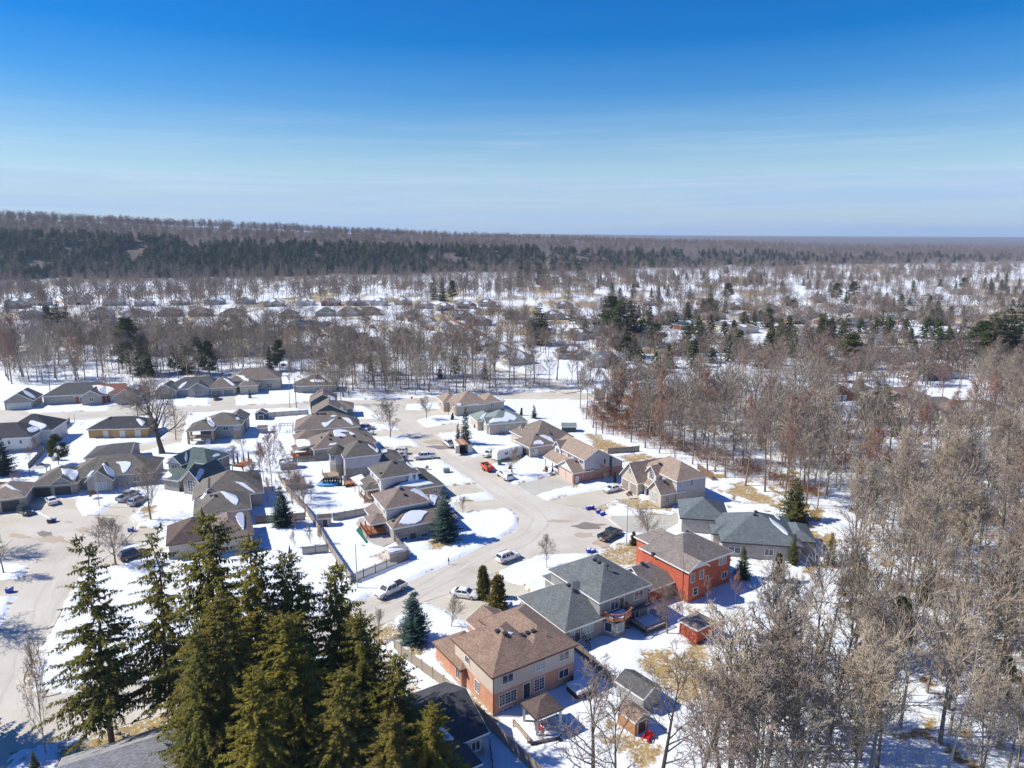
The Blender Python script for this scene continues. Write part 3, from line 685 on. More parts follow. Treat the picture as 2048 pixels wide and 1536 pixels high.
def post(mb, x, y, z0, z1, w=0.14): mb.box(x - w/2, x + w/2, y - w/2, y + w/2, z0, z1)
def deck(root, L, poly, z, mat, rails=(), rail_h=0.95, legs=True, rmat=None, thick=0.18):
    """timber deck: floor, legs and railing along the listed edges"""
    m = MB(); m.prism([L(p) for p in poly], z - thick, z); m.build('deck_floor', mat, root)
    if legs:
        for p in poly: m = MB(); q = L(p); post(m, q[0], q[1], -0.2, z - thick, 0.16); m.build('deck_post', mat, root)
    for i in rails:
        p, q = poly[i], poly[(i + 1) % len(poly)]; d = math.hypot(q[0]-p[0], q[1]-p[1]); n = max(2, int(d / 0.16)); m = MB()
        P, Q = L(p), L(q); m.beam((*P, z + rail_h), (*Q, z + rail_h), 0.12, 0.07); m.beam((*P, z + 0.12), (*Q, z + 0.12), 0.06, 0.06)
        for k in range(n + 1):
            t = k / n; x, y = P[0] + (Q[0]-P[0])*t, P[1] + (Q[1]-P[1])*t; w = 0.10 if k in (0, n) else 0.045; m.box(x-w/2, x+w/2, y-w/2, y+w/2, z + 0.1 - (0.1 if k in (0, n) else 0), z + rail_h)
        m.build('railing', rmat or mat, root)
def steps(root, L, p, ang, w, n, z, mat, snow=True):
    d = Vector((math.cos(ang), math.sin(ang))); s_ = Vector((-d.y, d.x))
    for k in range(n):
        a = Vector(p) + d * (0.3 * k); b_ = a + d * 0.3; zt = z * (1 - (k + 1) / (n + 1)); poly = [a - s_*w/2, b_ - s_*w/2, b_ + s_*w/2, a + s_*w/2]
        m = MB(); m.prism([L((q.x, q.y)) for q in poly], max(-0.1, zt - 0.2), zt); m.build('step', mat, root)
        if snow: m = MB(); m.prism([L(((q.x - a.x) * .9 + a.x, (q.y - a.y) * .9 + a.y)) for q in poly], zt, zt + 0.07); m.build('step_snow', M['snow'], root)
# ------------------------------------------------------------------ the houses one can study
h1=zf(880,1200,300);h2=zf(1020,1100,300);h3=zf(1220,1030,260);h4=zf(1340,980,260);l1=zf(700,900,220);l3=zf(570,820,220);h6=zf(1020,840,240);h5=zf(1220,890,220);h8=zf(870,770,200)
m2=zf(40,880,260);m1=zf(290,880,260);n1=zf(0,730,280);n4=zf(270,730,280);z1=zf(0,560,512);z2=zf(512,560,512);z3=zf(1024,560,512);z4=zf(1536,560,512);z5=zf(0,860,512);z6=zf(512,860,512);z7=zf(1024,860,512);z8=zf(1536,860,512)
b1=zf(0,1152,512);b2=zf(512,1152,512);b3=zf(1024,1152,512);b4=zf(1536,1152,512);st_=zf(880,880,200)
def off(A, ang, s, t):
    a = R(ang); return (A[0] + s * math.cos(a) - t * math.sin(a), A[1] + s * math.sin(a) + t * math.cos(a))
P_ = lambda f, *pts: [f(*p) for p in pts]

# --- brown-roofed house beside the gazebo
H = House('house', 'two-storey orange brick house with cream upper siding and brown shingle roof'); A = (-2.4, 76.7); g = 33.3
k = dict(wall=BR['orange'], upper=SD['cream'], split=3.05, shingle='brown', trim='brown_trim')
va = H.vol(A, g, 9.4, 10.4, 5.7, 'hip', 0.53, **k); vb = H.vol(off(A, g, 5.5, 0.015), g, 7.8, 12.4, 5.7, 'hip', 0.53, **k)
vc = H.vol(off(A, g, -0.55, 7.0), g, 5.2, 8.0, 3.0, 'hip', 0.5, wall=BR['orange'], shingle='brown', trim='brown_trim')
vd = H.vol(off(A, g, 6.0, 9.6), g, 5.8, 7.6, 3.1, 'gv', 0.55, wall=BR['orange'], shingle='brown', trim='white')
ve = H.vol(off(A, g, 11.2, 11.0), g, 3.4, 3.6, 3.0, 'hip', 0.5, wall=BR['orange'], shingle='brown', trim='white')
for f, z, w, h, s_ in ((0.245, 4.5, 1.5, 1.05, (2, 1)), (0.245, 1.85, 2.5, 1.5, (3, 4, 2)), (0.80, 1.9, 1.5, 1.6, (2, 4, 2)), (0.245, 0.25, 1.3, 0.45, (2, 1))): H.win(va, 0, f, z, w, h, s_)
H.win(vb, 0, 0.22, 4.5, 1.5, 1.05, (2, 1), blind=True); H.win(vb, 0, 0.76, 4.5, 1.5, 1.05); H.win(vb, 0, 0.76, 2.0, 1.5, 1.1); H.win(vb, 0, 0.30, 0.25, 1.0, 0.4)
H.door(va, 0, 0.575, 0.75, 1.0, 2.0, 'glass'); H.win(va, 3, 0.40, 1.95, 1.0, 1.5, (2, 4, 2)); H.win(va, 3, 0.66, 4.4, 0.9, 0.9); H.win(vc, 3, 0.12, 1.7, 1.0, 1.4); H.win(vc, 3, 0.78, 0.35, 0.8, 0.5)
m = MB(); q = H.L(off(A, g, 0.34, 0.30)); m.box(q[0]-.05, q[0]+.05, q[1]-.05, q[1]+.05, 0, 5.5); m.build('downspout', M['dark_trim'], H.root)
H.vents(P_(h1, (785, 440), (885, 470), (1120, 488), (1198, 462), (1275, 437))); H.vents([h1(1450, 490)], 'pipe')
H.snow(P_(h1, (930, 440), (985, 445), (1005, 462), (975, 478), (940, 462)), 0.08)
m = MB(); m.prism([H.L(off(A, g, *q)) for q in ((4.6, 0.4), (6.4, 0.4), (6.4, -1.0), (4.6, -1.0))], -0.1, 0.7); m.build('back_step', M['concrete'], H.root)

# --- slate-roofed house with the balcony
H = House('house', 'large slate-roofed grey house with timber balcony above a bay window'); g = 33.2; A = (12.7, 94.4); B = (7.5, 90.9)
vu = H.vol(A, g, 10.4, 12.8, 5.8, 'hip', 0.54, wall=BR['grey'], upper=SD['grey'], split=3.0, shingle='slate')
vl = H.vol(B, g, 13.0, 12.2, 3.2, 'hip', 0.55, wall=BR['grey'], shingle='slate')
H.vol(off(A, g, 0.4, 10.6), g, 4.6, 4.4, 3.6, 'hip', 0.5, wall=BR['grey'], shingle='slate')
H.win(vu, 0, 0.30, 4.35, 1.5, 1.3); H.door(vu, 0, 0.44, 3.05, 0.9, 2.05, 'glass'); H.win(vu, 0, 0.80, 4.55, 1.7, 1.2); H.win(vu, 0, 0.74, 1.8, 1.5, 1.8)
H.win(vl, 0, 0.09, 2.1, 0.8, 1.0, (1, 2), blind=True); H.door(vl, 0, 0.175, 0.9, 0.95, 2.0, 'glass'); H.win(vl, 0, 0.33, 2.1, 1.9, 1.2, (3, 1), blind=True); H.win(vl, 0, 0.34, 0.3, 1.2, 0.5)
H.win(vl, 3, 0.82, 1.6, 0.35, 0.6, (1, 1)); 
bay = [off(A, g, s_, t_) for s_, t_ in ((1.0, 0.42), (1.9, -1.3), (3.9, -1.3), (4.9, 0.42))]
m = MB(); m.prism([H.L(p) for p in bay], -0.3, 2.75); m.build('bay_window_wall', BR['grey'], H.root)
for i in range(3):
    p, q = Vector(bay[i]), Vector(bay[i + 1]); d = (q - p); mid = (p + q) / 2; fm, pm, bm_ = window_mesh(d.length * 0.55, 1.4, (1, 1), 'white'); o = obj('window', fm, H.root, (mid.x - H.o[0], mid.y - H.o[1], 1.75), math.atan2(d.y, d.x) + math.pi); obj('pane', bm_ if i == 1 else pm, o)
rf = [off(A, g, s_, t_) for s_, t_ in ((0.6, 0.42), (1.7, -1.75), (4.1, -1.75), (5.3, 0.42))]; inn = [off(A, g, s_, t_) for s_, t_ in ((1.2, 0.42), (2.2, -0.9), (3.7, -0.9), (4.6, 0.42))]
m = MB(); m.loft([[(*H.L(p), 2.7) for p in rf], [(*H.L(p), 2.82) for p in rf], [(*H.L(p), 3.0) for p in inn]]); m.build('bay_roof', SH['slate'], H.root)
deck(H.root, H.L, [off(A, g, s_, t_) for s_, t_ in ((0.9, 0.36), (1.5, -1.5), (3.0, -2.1), (5.0, -1.5), (5.6, 0.36))], 3.2, M['cedar'], (0, 1, 2, 3), legs=False)
m = MB(); m.prism([H.L(off(A, g, *q)) for q in ((1.6, -1.2), (3.0, -1.8), (4.4, -1.3), (4.8, 0.1), (1.5, 0.1))], 3.205, 3.42); m.build('balcony_snow', M['snow'], H.root)
m = MB(); m.prism([H.L(off(A, g, *q)) for q in ((5.8, 0.42), (10.2, 0.42), (10.2, -0.7), (5.8, -0.7))], 2.75, 2.9); m.build('rear_canopy', SH['slate'], H.root)
H.vents(P_(h2, (1155, 140), (1215, 175), (845, 105), (800, 495), (875, 560)))
m = MB(); x_, y_, V_ = H.roofhit(*h2(1330, 290)); z_ = V_.rz(*V_.st(x_, y_)); m.tube((0, 0, -0.2), (0, 0, 0.8), 0.05, 0.05, 6); m.tube((-0.18, 0, 0.8), (0.18, 0.1, 0.95), 0.2, 0.2, 8); m.build('satellite_dish', M['black'], H.root, loc=(x_ - H.o[0], y_ - H.o[1], z_))
steps(H.root, H.L, off(B, g, 2.7, 0.3), R(g - 90), 1.5, 5, 1.1, M['wood_dark'])
for s_ in (1.9, 3.5):
    m = MB(); p0 = (*H.L(off(B, g, s_, 0.4)), 1.9); p1 = (*H.L(off(B, g, s_, -1.4)), 0.8); m.beam(p0, p1, 0.08); m.beam((p0[0], p0[1], 1.3), (p1[0], p1[1], 0.2), 0.06); m.beam((p1[0], p1[1], -0.2), (p1[0], p1[1], 0.95), 0.1); m.build('stair_rail', M['wood_dark'], H.root)
deck(H.root, H.L, [off(A, g, s_, t_) for s_, t_ in ((6.2, 0.3), (6.2, -3.4), (10.6, -3.4), (10.6, 0.3))], 0.75, M['wood_dark'], (0, 1, 2), rail_h=0.9)
m = MB(); m.prism([H.L(off(A, g, s_, t_)) for s_, t_ in ((6.5, 0.2), (6.5, -3.2), (10.4, -3.2), (10.4, 0.2))], 0.755, 0.95); m.build('deck_snow', M['snow'], H.root)

# --- red brick house
H = House('house', 'red brick two-storey house with flecked grey-brown roof and white gable'); g = 33.6; A = (27.3, 104.6)
k = dict(wall=BR['red'], shingle='fleck')
vu = H.vol(A, g, 12.2, 10.2, 5.9, 'hip', 0.58, **k); vg = H.vol((28.0, 103.75), g, 4.8, 8.0, 5.85, 'gv', 0.62, gable={0: None}, **k)
H.vol(off(A, g, 2.6, 7.0), g, 6.4, 7.2, 5.8, 'hv1', 0.6, **k); vgar = H.vol((21.6, 103.3), g, 7.6, 8.0, 2.9, 'hu1', 0.62, gable={3: None}, **k)
vs_ = H.vol(off(A, g, 11.6, 2.0), g, 2.6, 5.0, 3.1, 's1', 0.35, **k)
for f in (0.22, 0.74): H.win(vg, 0, f, 4.5, 0.8, 1.4, (1, 2))
H.win(vg, 0, 0.42, 1.9, 0.9, 1.2, (1, 2)); H.win(vu, 0, 0.82, 4.7, 1.7, 1.1, (2, 1)); H.win(vu, 0, 0.50, 2.6, 0.7, 0.9, (1, 1)); H.win(vu, 0, 0.88, 2.0, 1.2, 1.1, (2, 1))
H.vents(P_(h3, (1225, 270), (1280, 250), (1340, 232), (1120, 250), (510, 770), (675, 712))); H.vents([h3(1400, 500)], 'pipe')

# --- blue-grey bungalow
H = House('house', 'low bungalow with wide blue-grey hip roofs and stone walls'); g = -9.6; k = dict(wall=BR['stone'], shingle='bluegrey', trim='dark_trim')
vm = H.vol((38.1, 121.1), g, 14.5, 14.0, 3.3, 'hip', 0.5, **k); vgar = H.vol((33.3, 132.2), g, 9.5, 10.2, 3.3, 'hip', 0.58, **k)
H.vol(G(*h4(655, 690), 3.0), g, 5.0, 4.6, 3.0, 'hip', 0.55, **k); H.vol(off((38.1, 121.1), g, 12.2, 3.0), g, 5.2, 8.6, 3.1, 'hip', 0.5, **k)
H.win(vm, 0, 0.16, 1.7, 2.0, 1.1, (2, 1)); H.win(vm, 0, 0.6, 1.7, 1.4, 1.1); H.door(vgar, 3, 0.3, 0.0, 2.6, 2.2, 'white', 'garage_door'); H.door(vgar, 3, 0.7, 0.0, 2.6, 2.2, 'white', 'garage_door')
H.vents(P_(h4, (1325, 285), (1350, 355), (1335, 400), (1300, 215)))
H.snow(P_(h4, (1560, 440), (1640, 490), (1780, 590), (1870, 700), (1840, 715), (1720, 620), (1610, 520)), 0.12); H.snow(P_(h4, (1620, 360), (1700, 410), (1740, 475), (1700, 460), (1640, 400)), 0.12)

# --- stone house with steep front gables
H = House('house', 'pale stone house with three steep brown gables and arched garage doors'); g = 24.5; A = (35.7, 146.3); k = dict(wall=BR['beige'], shingle='tan')
vm = H.vol(A, g, 8.6, 13.0, 5.8, 'hip', 0.66, upper=SD['shaded_white'], split=3.1, **k)
gl_ = H.vol((25.2, 159.2), g - 89, 7.4, 9.5, 3.1, 'gv', 1.05, **k); gm_ = H.vol((30.4, 154.8), g - 89, 4.0, 6.0, 5.4, 'gv', 0.95, upper=SD['white'], split=3.0, **k); gr_ = H.vol((29.9, 149.4), g - 89, 5.0, 7.0, 3.2, 'gv', 1.0, **k)
H.vol(off((25.2, 159.2), g - 89, 6.6, 1.6), g - 89, 5.2, 4.0, 2.9, 's0', 0.5, walls=False, wall=None, shingle='tan')
H.door(gl_, 0, 0.26, 0, 2.5, 2.3, 'taupe', 'garage_door'); H.door(gl_, 0, 0.74, 0, 2.5, 2.3, 'taupe', 'garage_door'); H.win(gl_, 0, 0.5, 4.9, 0.9, 1.3, (2, 3)); H.win(gm_, 0, 0.5, 5.2, 1.5, 2.2, (3, 4)); H.win(gr_, 0, 0.42, 1.9, 1.6, 2.1, (3, 3), blind=True)
H.win(gr_, 1, 0.28, 1.8, 0.8, 1.4, (2, 3), trim='cream'); H.win(vm, 0, 0.12, 4.7, 0.7, 1.1, (1, 1), blind=True); H.win(vm, 0, 0.52, 4.8, 0.6, 1.3, (1, 1)); H.win(gr_, 1, 0.72, 0.25, 1.5, 0.5)
for s_ in (8.0, 9.6): m = MB(); q = H.L(off((25.2, 159.2), g - 89, s_, 1.8)); post(m, q[0], q[1], 0, 3.0, 0.3); m.build('porch_column', M['white'], H.root)
H.vents(P_(h5, (925, 355), (1005, 682))); H.vents([h5(1490, 420)], 'pipe')
H.vol(off(A, g, 6.5, 5.0), g, 4.4, 6.0, 3.0, 'hip', 0.4, **k)

# --- two-storey gable house with pink garage
H = House('house', 'tan-roofed gable house with shade-tinted white siding and pink brick double garage'); g = 27.0; A = (17.1, 161.2); k = dict(wall=BR['pink'], shingle='tan')
vm = H.vol(A, g, 8.0, 14.5, 5.8, 'gv', 0.56, upper=SD['shaded_white'], split=3.0, **k)
H.vol(off(A, g, 8.02, 0.02), g, 3.8, 14.3, 3.65, 's1', 0.56, upper=SD['shaded_white'], split=2.8, **k)
vp = H.vol(off(A, g, -2.6, 6.6), g, 3.0, 8.6, 2.9, 's3', 0.5, walls=False, wall=None, shingle='tan'); vgar = H.vol((14.4, 160.0), g, 6.0, 7.6, 2.95, 'gu', 0.6, gable={3: None}, **k)
vd = H.vol(G(*h6(725, 440), 5.6), g - 90, 3.8, 4.0, 5.6, 'gv', 0.95, zb=3.2, wall=SD['white'], shingle='tan', base=False)
H.door(vgar, 3, 0.28, 0, 2.6, 2.2, 'pink', 'garage_door'); H.door(vgar, 3, 0.74, 0, 2.6, 2.2, 'pink', 'garage_door'); H.win(vgar, 0, 0.62, 1.9, 0.9, 0.9); H.door(vgar, 0, 0.20, 0.1, 0.7, 1.7, 'white'); H.win(vd, 0, 0.5, 4.6, 1.3, 1.5, (3, 1))
for f in (0.1, 0.3, 0.5): H.win(vm, 3, f, 4.9, 1.3, 0.9, (2, 1))
H.win(vm, 0, 0.80, 4.6, 0.6, 1.2, (1, 1)); H.win(vm, 0, 0.47, 6.9, 0.9, 0.5, (1, 1), blind=True)
for t_ in (8.0, 11.0, 14.6): m = MB(); q = H.L(off(A, g, -2.2, t_)); post(m, q[0], q[1], 0, 2.9, 0.3); m.build('porch_column', M['white'], H.root)
H.vents([h6(1125, 715)])

# --- taupe hip house behind the white trailer
H = House('house', 'single-storey taupe-roofed house with open porch behind the white trailer'); g = 29.0; A = (4.6, 180.0); k = dict(wall=BR['beige'], shingle='taupe')
vg_ = H.vol(A, g, 10.0, 8.8, 3.2, 'hip', 0.5, **k); vm = H.vol(off(A, g, 3.0, 2.6), g, 13.0, 14.0, 3.4, 'hip', 0.62, **k); vf = H.vol(G(*h6(110, 185), 3.4), g - 90, 4.6, 6.0, 3.4, 'gv', 0.9, **k)
H.win(vf, 0, 0.5, 1.9, 1.6, 1.9, (2, 2), blind=True); H.door(vg_, 3, 0.22, 0, 2.2, 2.2, 'dark', 'garage_door'); H.door(vg_, 3, 0.55, 0, 2.0, 2.2, 'dark', 'garage_door'); H.door(vg_, 0, 0.2, 0.2, 0.9, 2.0, 'white'); H.win(vg_, 0, 0.12, 1.9, 0.5, 0.7, (1, 1))
H.snow(P_(h6, (400, 405), (420, 370), (480, 350), (520, 345), (580, 395), (575, 418), (500, 422), (420, 425)), 0.14); H.snow(P_(h6, (485, 262), (570, 262), (680, 295), (735, 350), (770, 392), (700, 370), (600, 320), (530, 285)), 0.14)
H.vents(P_(h6, (690, 242), (455, 255)))

# --- pale green roofed house
H = House('house', 'pale grey-green roofed bungalow with a big slab of roof snow'); g = 18.5; A = (-6.9, 202.3); k = dict(wall=BR['beige'], shingle='palegreen')
vm = H.vol(A, g, 12.5, 10.5, 3.5, 'hip', 0.58, **k); vw = H.vol((-10.6, 207.0), g, 7.0, 9.0, 3.2, 'hip', 0.55, **k); vf = H.vol(G(*h8(960, 740), 3.3), g - 88, 4.2, 6.0, 3.3, 'gv', 0.8, **k)
H.snow(P_(h8, (1110, 745), (1280, 690), (1400, 680), (1440, 560), (1520, 580), (1640, 640), (1680, 700), (1610, 745), (1540, 715), (1500, 760), (1350, 760), (1150, 785)), 0.18); H.snow(P_(h8, (920, 690), (1000, 590), (1080, 495), (1120, 490), (1060, 580), (970, 700)), 0.14)
H.win(vm, 0, 0.45, 1.7, 1.7, 1.2, (3, 1), blind=True); H.win(vm, 0, 0.93, 2.1, 0.8, 1.0, (1, 1)); H.win(vm, 0, 0.28, 0.3, 1.2, 0.5); H.win(vf, 0, 0.5, 1.7, 1.8, 1.7, (2, 2), blind=True)
H.vents([h8(1365, 505)])

# --- tan roofed house at the junction
H = House('house', 'tan-roofed house with pale stone front at the street corner'); g = 21.0; k = dict(wall=BR['beige'], shingle='tan')
vr = H.vol((-9.6, 228.4), g, 8.0, 10.0, 3.9, 'hip', 0.5, **k); vm = H.vol((-18.5, 224.5), g, 12.0, 13.0, 3.6, 'hip', 0.55, **k); vl = H.vol((-23.2, 231.5), g, 6.4, 9.0, 3.4, 'hip', 0.6, **k)
H.snow(P_(h8, (670, 440), (720, 425), (830, 435), (915, 455), (880, 480), (760, 500), (680, 480)), 0.14); H.snow(P_(h8, (1190, 225), (1300, 250), (1410, 330), (1350, 320), (1240, 262)), 0.12); H.snow(P_(h8, (450, 400), (500, 375), (545, 385), (520, 430), (460, 430)), 0.12)
H.win(vr, 0, 0.42, 2.7, 1.0, 0.9); H.win(vl, 3, 0.5, 1.6, 1.4, 1.4, (2, 2)); H.door(vl, 0, 0.5, 0.2, 1.0, 2.1, 'dark')

# --- west side of the street, from the nearest
H = House('house', 'mauve-roofed split-level house with the big spruce at its corner'); g = 26.6; A = (-24.8, 130.5); B = (-22.9, 127.3); k = dict(wall=BR['grey'], shingle='mauve')
vu = H.vol(A, g, 9.7, 9.5, 5.8, 'hip', 0.52, wall=SD['white'], shingle='mauve'); vl = H.vol(B, g, 13.5, 7.6, 3.05, 'hip', 0.5, **k); vg_ = H.vol(off(A, g, 7.5, 2.4), g, 7.2, 7.4, 3.1, 'hip', 0.55, **k)
vs_ = H.vol(off(A, g, -1.7, 3.2), g, 2.4, 6.2, 2.9, 's3', 0.45, wall=BR['tan'], shingle='mauve'); vp = H.vol(off((-27.6, 129.4), g, 0, 0), g, 4.2, 4.8, 3.0, 'hip', 0.5, walls=False, wall=None, shingle='mauve')
H.win(vu, 3, 0.15, 4.7, 0.7, 0.9, (2, 1)); H.win(vu, 3, 0.62, 4.6, 1.0, 1.0, (2, 1), blind=True); H.win(vl, 0, 0.16, 0.45, 1.2, 0.6); H.win(vl, 0, 0.48, 0.5, 1.2, 0.6); H.door(vl, 0, 0.30, -0.1, 0.9, 1.2, 'dark'); H.win(vl, 3, 0.5, 1.9, 0.7, 0.9, (1, 1)); H.win(vs_, 3, 0.4, 1.6, 0.9, 1.1)
H.snow(P_(l1, (915, 1385), (975, 1270), (1050, 1185), (1150, 1140), (1330, 1140), (1460, 1160), (1390, 1230), (1340, 1310), (1250, 1370), (1100, 1400)), 0.2); H.snow(P_(l1, (1125, 765), (1200, 720), (1290, 730), (1340, 790), (1420, 860), (1480, 930), (1400, 890), (1280, 830)), 0.16); H.snow(P_(l1, (1480, 840), (1600, 850), (1640, 900), (1580, 1010), (1510, 960)), 0.16)
D0 = off((-27.6, 129.4), g, 0, 0); dk = [off(D0, g, *q) for q in ((-0.6, 0.2), (3.6, 0.2), (3.6, 5.0), (-0.6, 5.0))]
deck(H.root, H.L, dk, 1.0, M['cedar'], (0, 3))
for q in ((0.3, 0.4), (3.9, 0.4), (0.3, 4.4)): m = MB(); x_ = H.L(off(D0, g, *q)); post(m, x_[0], x_[1], 0, 3.0, 0.16); m.build('porch_post', M['cedar'], H.root)
m = MB(); m.prism([H.L(G(*p)) for p in P_(z6, (920, 880), (1040, 860), (1120, 900), (1020, 945), (950, 930), (880, 880), (800, 760), (830, 715), (870, 715))], 0.0, 0.34); m.build('patio', M['concrete'], H.root)
H.vents(P_(l1, (945, 728), (1020, 840), (805, 1330)))

H = House('house', 'grey-brown hip-roofed house with white pergola and snow on its garage roof'); g = 27.4; A = (-29.0, 148.1); k = dict(wall=BR['tan'], shingle='greyc')
vu = H.vol(A, g, 9.4, 9.2, 5.8, 'hip', 0.52, wall=SD['white'], shingle='greyc'); vl = H.vol(off(A, g, 1.0, -2.6), g, 13.2, 8.4, 3.0, 'hip', 0.42, **k); vb_ = H.vol(off(A, g, 7.4, 3.0), g, 6.4, 6.8, 3.2, 'hip', 0.55, **k); vs_ = H.vol(off(A, g, -2.0, 3.0), g, 2.8, 6.2, 2.9, 's3', 0.45, **k)
vp = H.vol(G(*l1(265, 760), 3.0), g, 4.6, 3.8, 3.0, 'hip', 0.5, walls=False, wall=None, shingle='greyc')
for f in (0.22, 0.76): H.win(vu, 3, f, 4.6, 0.9, 1.1, (2, 1))
H.win(vl, 0, 0.86, 1.6, 1.0, 0.8); H.door(vs_, 3, 0.3, 0.5, 1.4, 2.0, 'glass')
H.snow(P_(l1, (820, 705), (900, 655), (1000, 620), (1150, 575), (1350, 560), (1480, 600), (1570, 640), (1480, 655), (1250, 700), (1000, 715)), 0.22); H.snow(P_(l1, (1040, 235), (1100, 245), (1200, 310), (1270, 370), (1180, 345), (1090, 290)), 0.14)
q0 = G(*l1(265, 760), 3.0)
for q in ((0.3, 0.3), (4.2, 0.3), (0.3, 3.4)): m = MB(); x_ = H.L(off(q0, g, *q)); post(m, x_[0], x_[1], 0, 3.0, 0.16); m.build('porch_post', M['cedar'], H.root)
deck(H.root, H.L, [off(q0, g, *q) for q in ((0, 0), (4.4, 0), (4.4, 3.6), (0, 3.6))], 0.8, M['deck_tan'], (0, 3)); steps(H.root, H.L, off(q0, g, 0.8, 0.0), R(g - 120), 1.8, 4, 0.9, M['deck_tan'], snow=False)
H.vents(P_(l1, (825, 235))); H.vents([l1(575, 440)], 'box')
root = thing('pergola', 'white slatted pergola beside the grey-brown hip-roofed house', 'pergola', (*q0, 0)); L0 = lambda p: (p[0] - q0[0], p[1] - q0[1])
pc = [G(*l1(*p), 2.7) for p in ((10, 515), (205, 450), (355, 610), (165, 655))]
for i in range(13):
    t_ = i / 12; a_ = Vector(pc[0]).lerp(Vector(pc[1]), t_); b_ = Vector(pc[3]).lerp(Vector(pc[2]), t_); m = MB(); m.beam((*L0(a_), 2.7), (*L0(b_), 2.7), 0.16, 0.12); m.build('slat', M['white'], root)
for a_, b_ in ((0, 1), (3, 2)): m = MB(); m.beam((*L0(pc[a_]), 2.58), (*L0(pc[b_]), 2.58), 0.12, 0.12); m.build('beam', M['white'], root)
for p in (pc[0], pc[3], ((pc[0][0] + pc[3][0]) / 2, (pc[0][1] + pc[3][1]) / 2)): m = MB(); x_ = L0(p); post(m, x_[0], x_[1], -0.1, 2.6, 0.14); m.build('post', M['cedar'], root)

H = House('house', 'white-sided house with octagonal corner tower and grey roof'); g = 21.0; A = (-40.3, 162.6); k = dict(wall=BR['grey'], shingle='greyc')
vu = H.vol(A, g, 9.0, 9.6, 5.9, 'hip', 0.62, upper=SD['shaded_white'], split=3.0, **k); vg_ = H.vol(off(A, g, 7.0, 2.2), g, 8.0, 8.6, 3.2, 'hip', 0.5, **k)
tc_ = off(A, g, -0.4, 6.6); oc = lambda r_: [H.L((tc_[0] + r_ * math.cos(R(g + 22.5 + 45 * i)), tc_[1] + r_ * math.sin(R(g + 22.5 + 45 * i)))) for i in range(8)]
m = MB(); m.prism(oc(2.3), -0.3, 3.0, top=False); m.build('tower_base', BR['grey'], H.root); m = MB(); m.prism(oc(2.3), 3.0, 5.9); m.build('tower_wall', SD['shaded_white'], H.root)
m = MB(); m.loft([[(*p, 5.75) for p in oc(2.75)], [(*p, 5.95) for p in oc(2.75)], [(*p, 7.5) for p in oc(0.15)]]); m.build('tower_roof', SH['greyc'], H.root)
for i in (4, 5):
    a_ = R(g + 45 * i + 0); rr = 2.3 * math.cos(R(22.5)); fm, pm, bm_ = window_mesh(1.0, 1.2, (2, 1), 'white'); o = obj('window', fm, H.root, (tc_[0] + rr * math.cos(a_) - H.o[0], tc_[1] + rr * math.sin(a_) - H.o[1], 4.6), a_ - math.pi / 2); obj('pane', pm, o)
H.snow(P_(l3, (1545, 640), (1620, 680), (1690, 740), (1735, 800), (1660, 750), (1590, 690)), 0.16); H.snow(P_(l3, (1700, 725), (1780, 710), (1840, 745), (1900, 750), (1905, 795), (1800, 800), (1725, 780)), 0.2)
deck(H.root, H.L, [off(A, g, *q) for q in ((-4.6, 1.4), (-1.0, 1.4), (-1.0, 5.0), (-4.6, 5.0))], 1.2, M['deck_tan'], (0, 3)); steps(H.root, H.L, off(A, g, -4.6, 2.6), R(g + 180), 2.4, 4, 1.2, M['cedar'])
H.vents(P_(l3, (1380, 590), (1310, 540), (1010, 640)))

H = House('house', 'long taupe-roofed bungalow with cedar porch and snow on its ridge'); g = 24.0; A = (-52.1, 178.3); k = dict(wall=BR['beige'], shingle='taupe')
vm = H.vol(A, g, 17.2, 12.0, 3.2, 'hip', 0.5, **k); vw = H.vol(G(*l3(190, 575), 3.2), g, 8.0, 7.0, 3.2, 'hip', 0.5, **k); vp = H.vol(off(A, g, -4.6, 2.6), g, 5.4, 4.6, 2.8, 's3', 0.2, walls=False, wall=None, shingle='taupe', trim='white')
H.snow(P_(l3, (900, 385), (1000, 372), (1150, 392), (1190, 410), (1010, 430), (1150, 490), (950, 505), (905, 440)), 0.16); H.snow(P_(l3, (205, 600), (320, 560), (440, 560), (475, 650), (380, 670), (240, 690)), 0.12); H.snow(P_(l3, (800, 660), (860, 630), (960, 612), (950, 640), (860, 668)), 0.1); H.snow(P_(l3, (1195, 405), (1260, 430), (1310, 460), (1250, 475), (1205, 450)), 0.12)
deck(H.root, H.L, [off(A, g, *q) for q in ((-4.8, 2.4), (-0.2, 2.4), (-0.2, 6.8), (-4.8, 6.8))], 0.9, M['cedar'], (0, 3))
for q in ((-4.4, 2.8), (-4.4, 6.6)): m = MB(); x_ = H.L(off(A, g, *q)); post(m, x_[0], x_[1], 0, 2.9, 0.18); m.build('porch_post', M['cedar'], H.root)
H.vents(P_(l3, (840, 475), (1030, 515), (1275, 497), (1500, 478), (835, 550))); H.vents([l3(680, 525)])

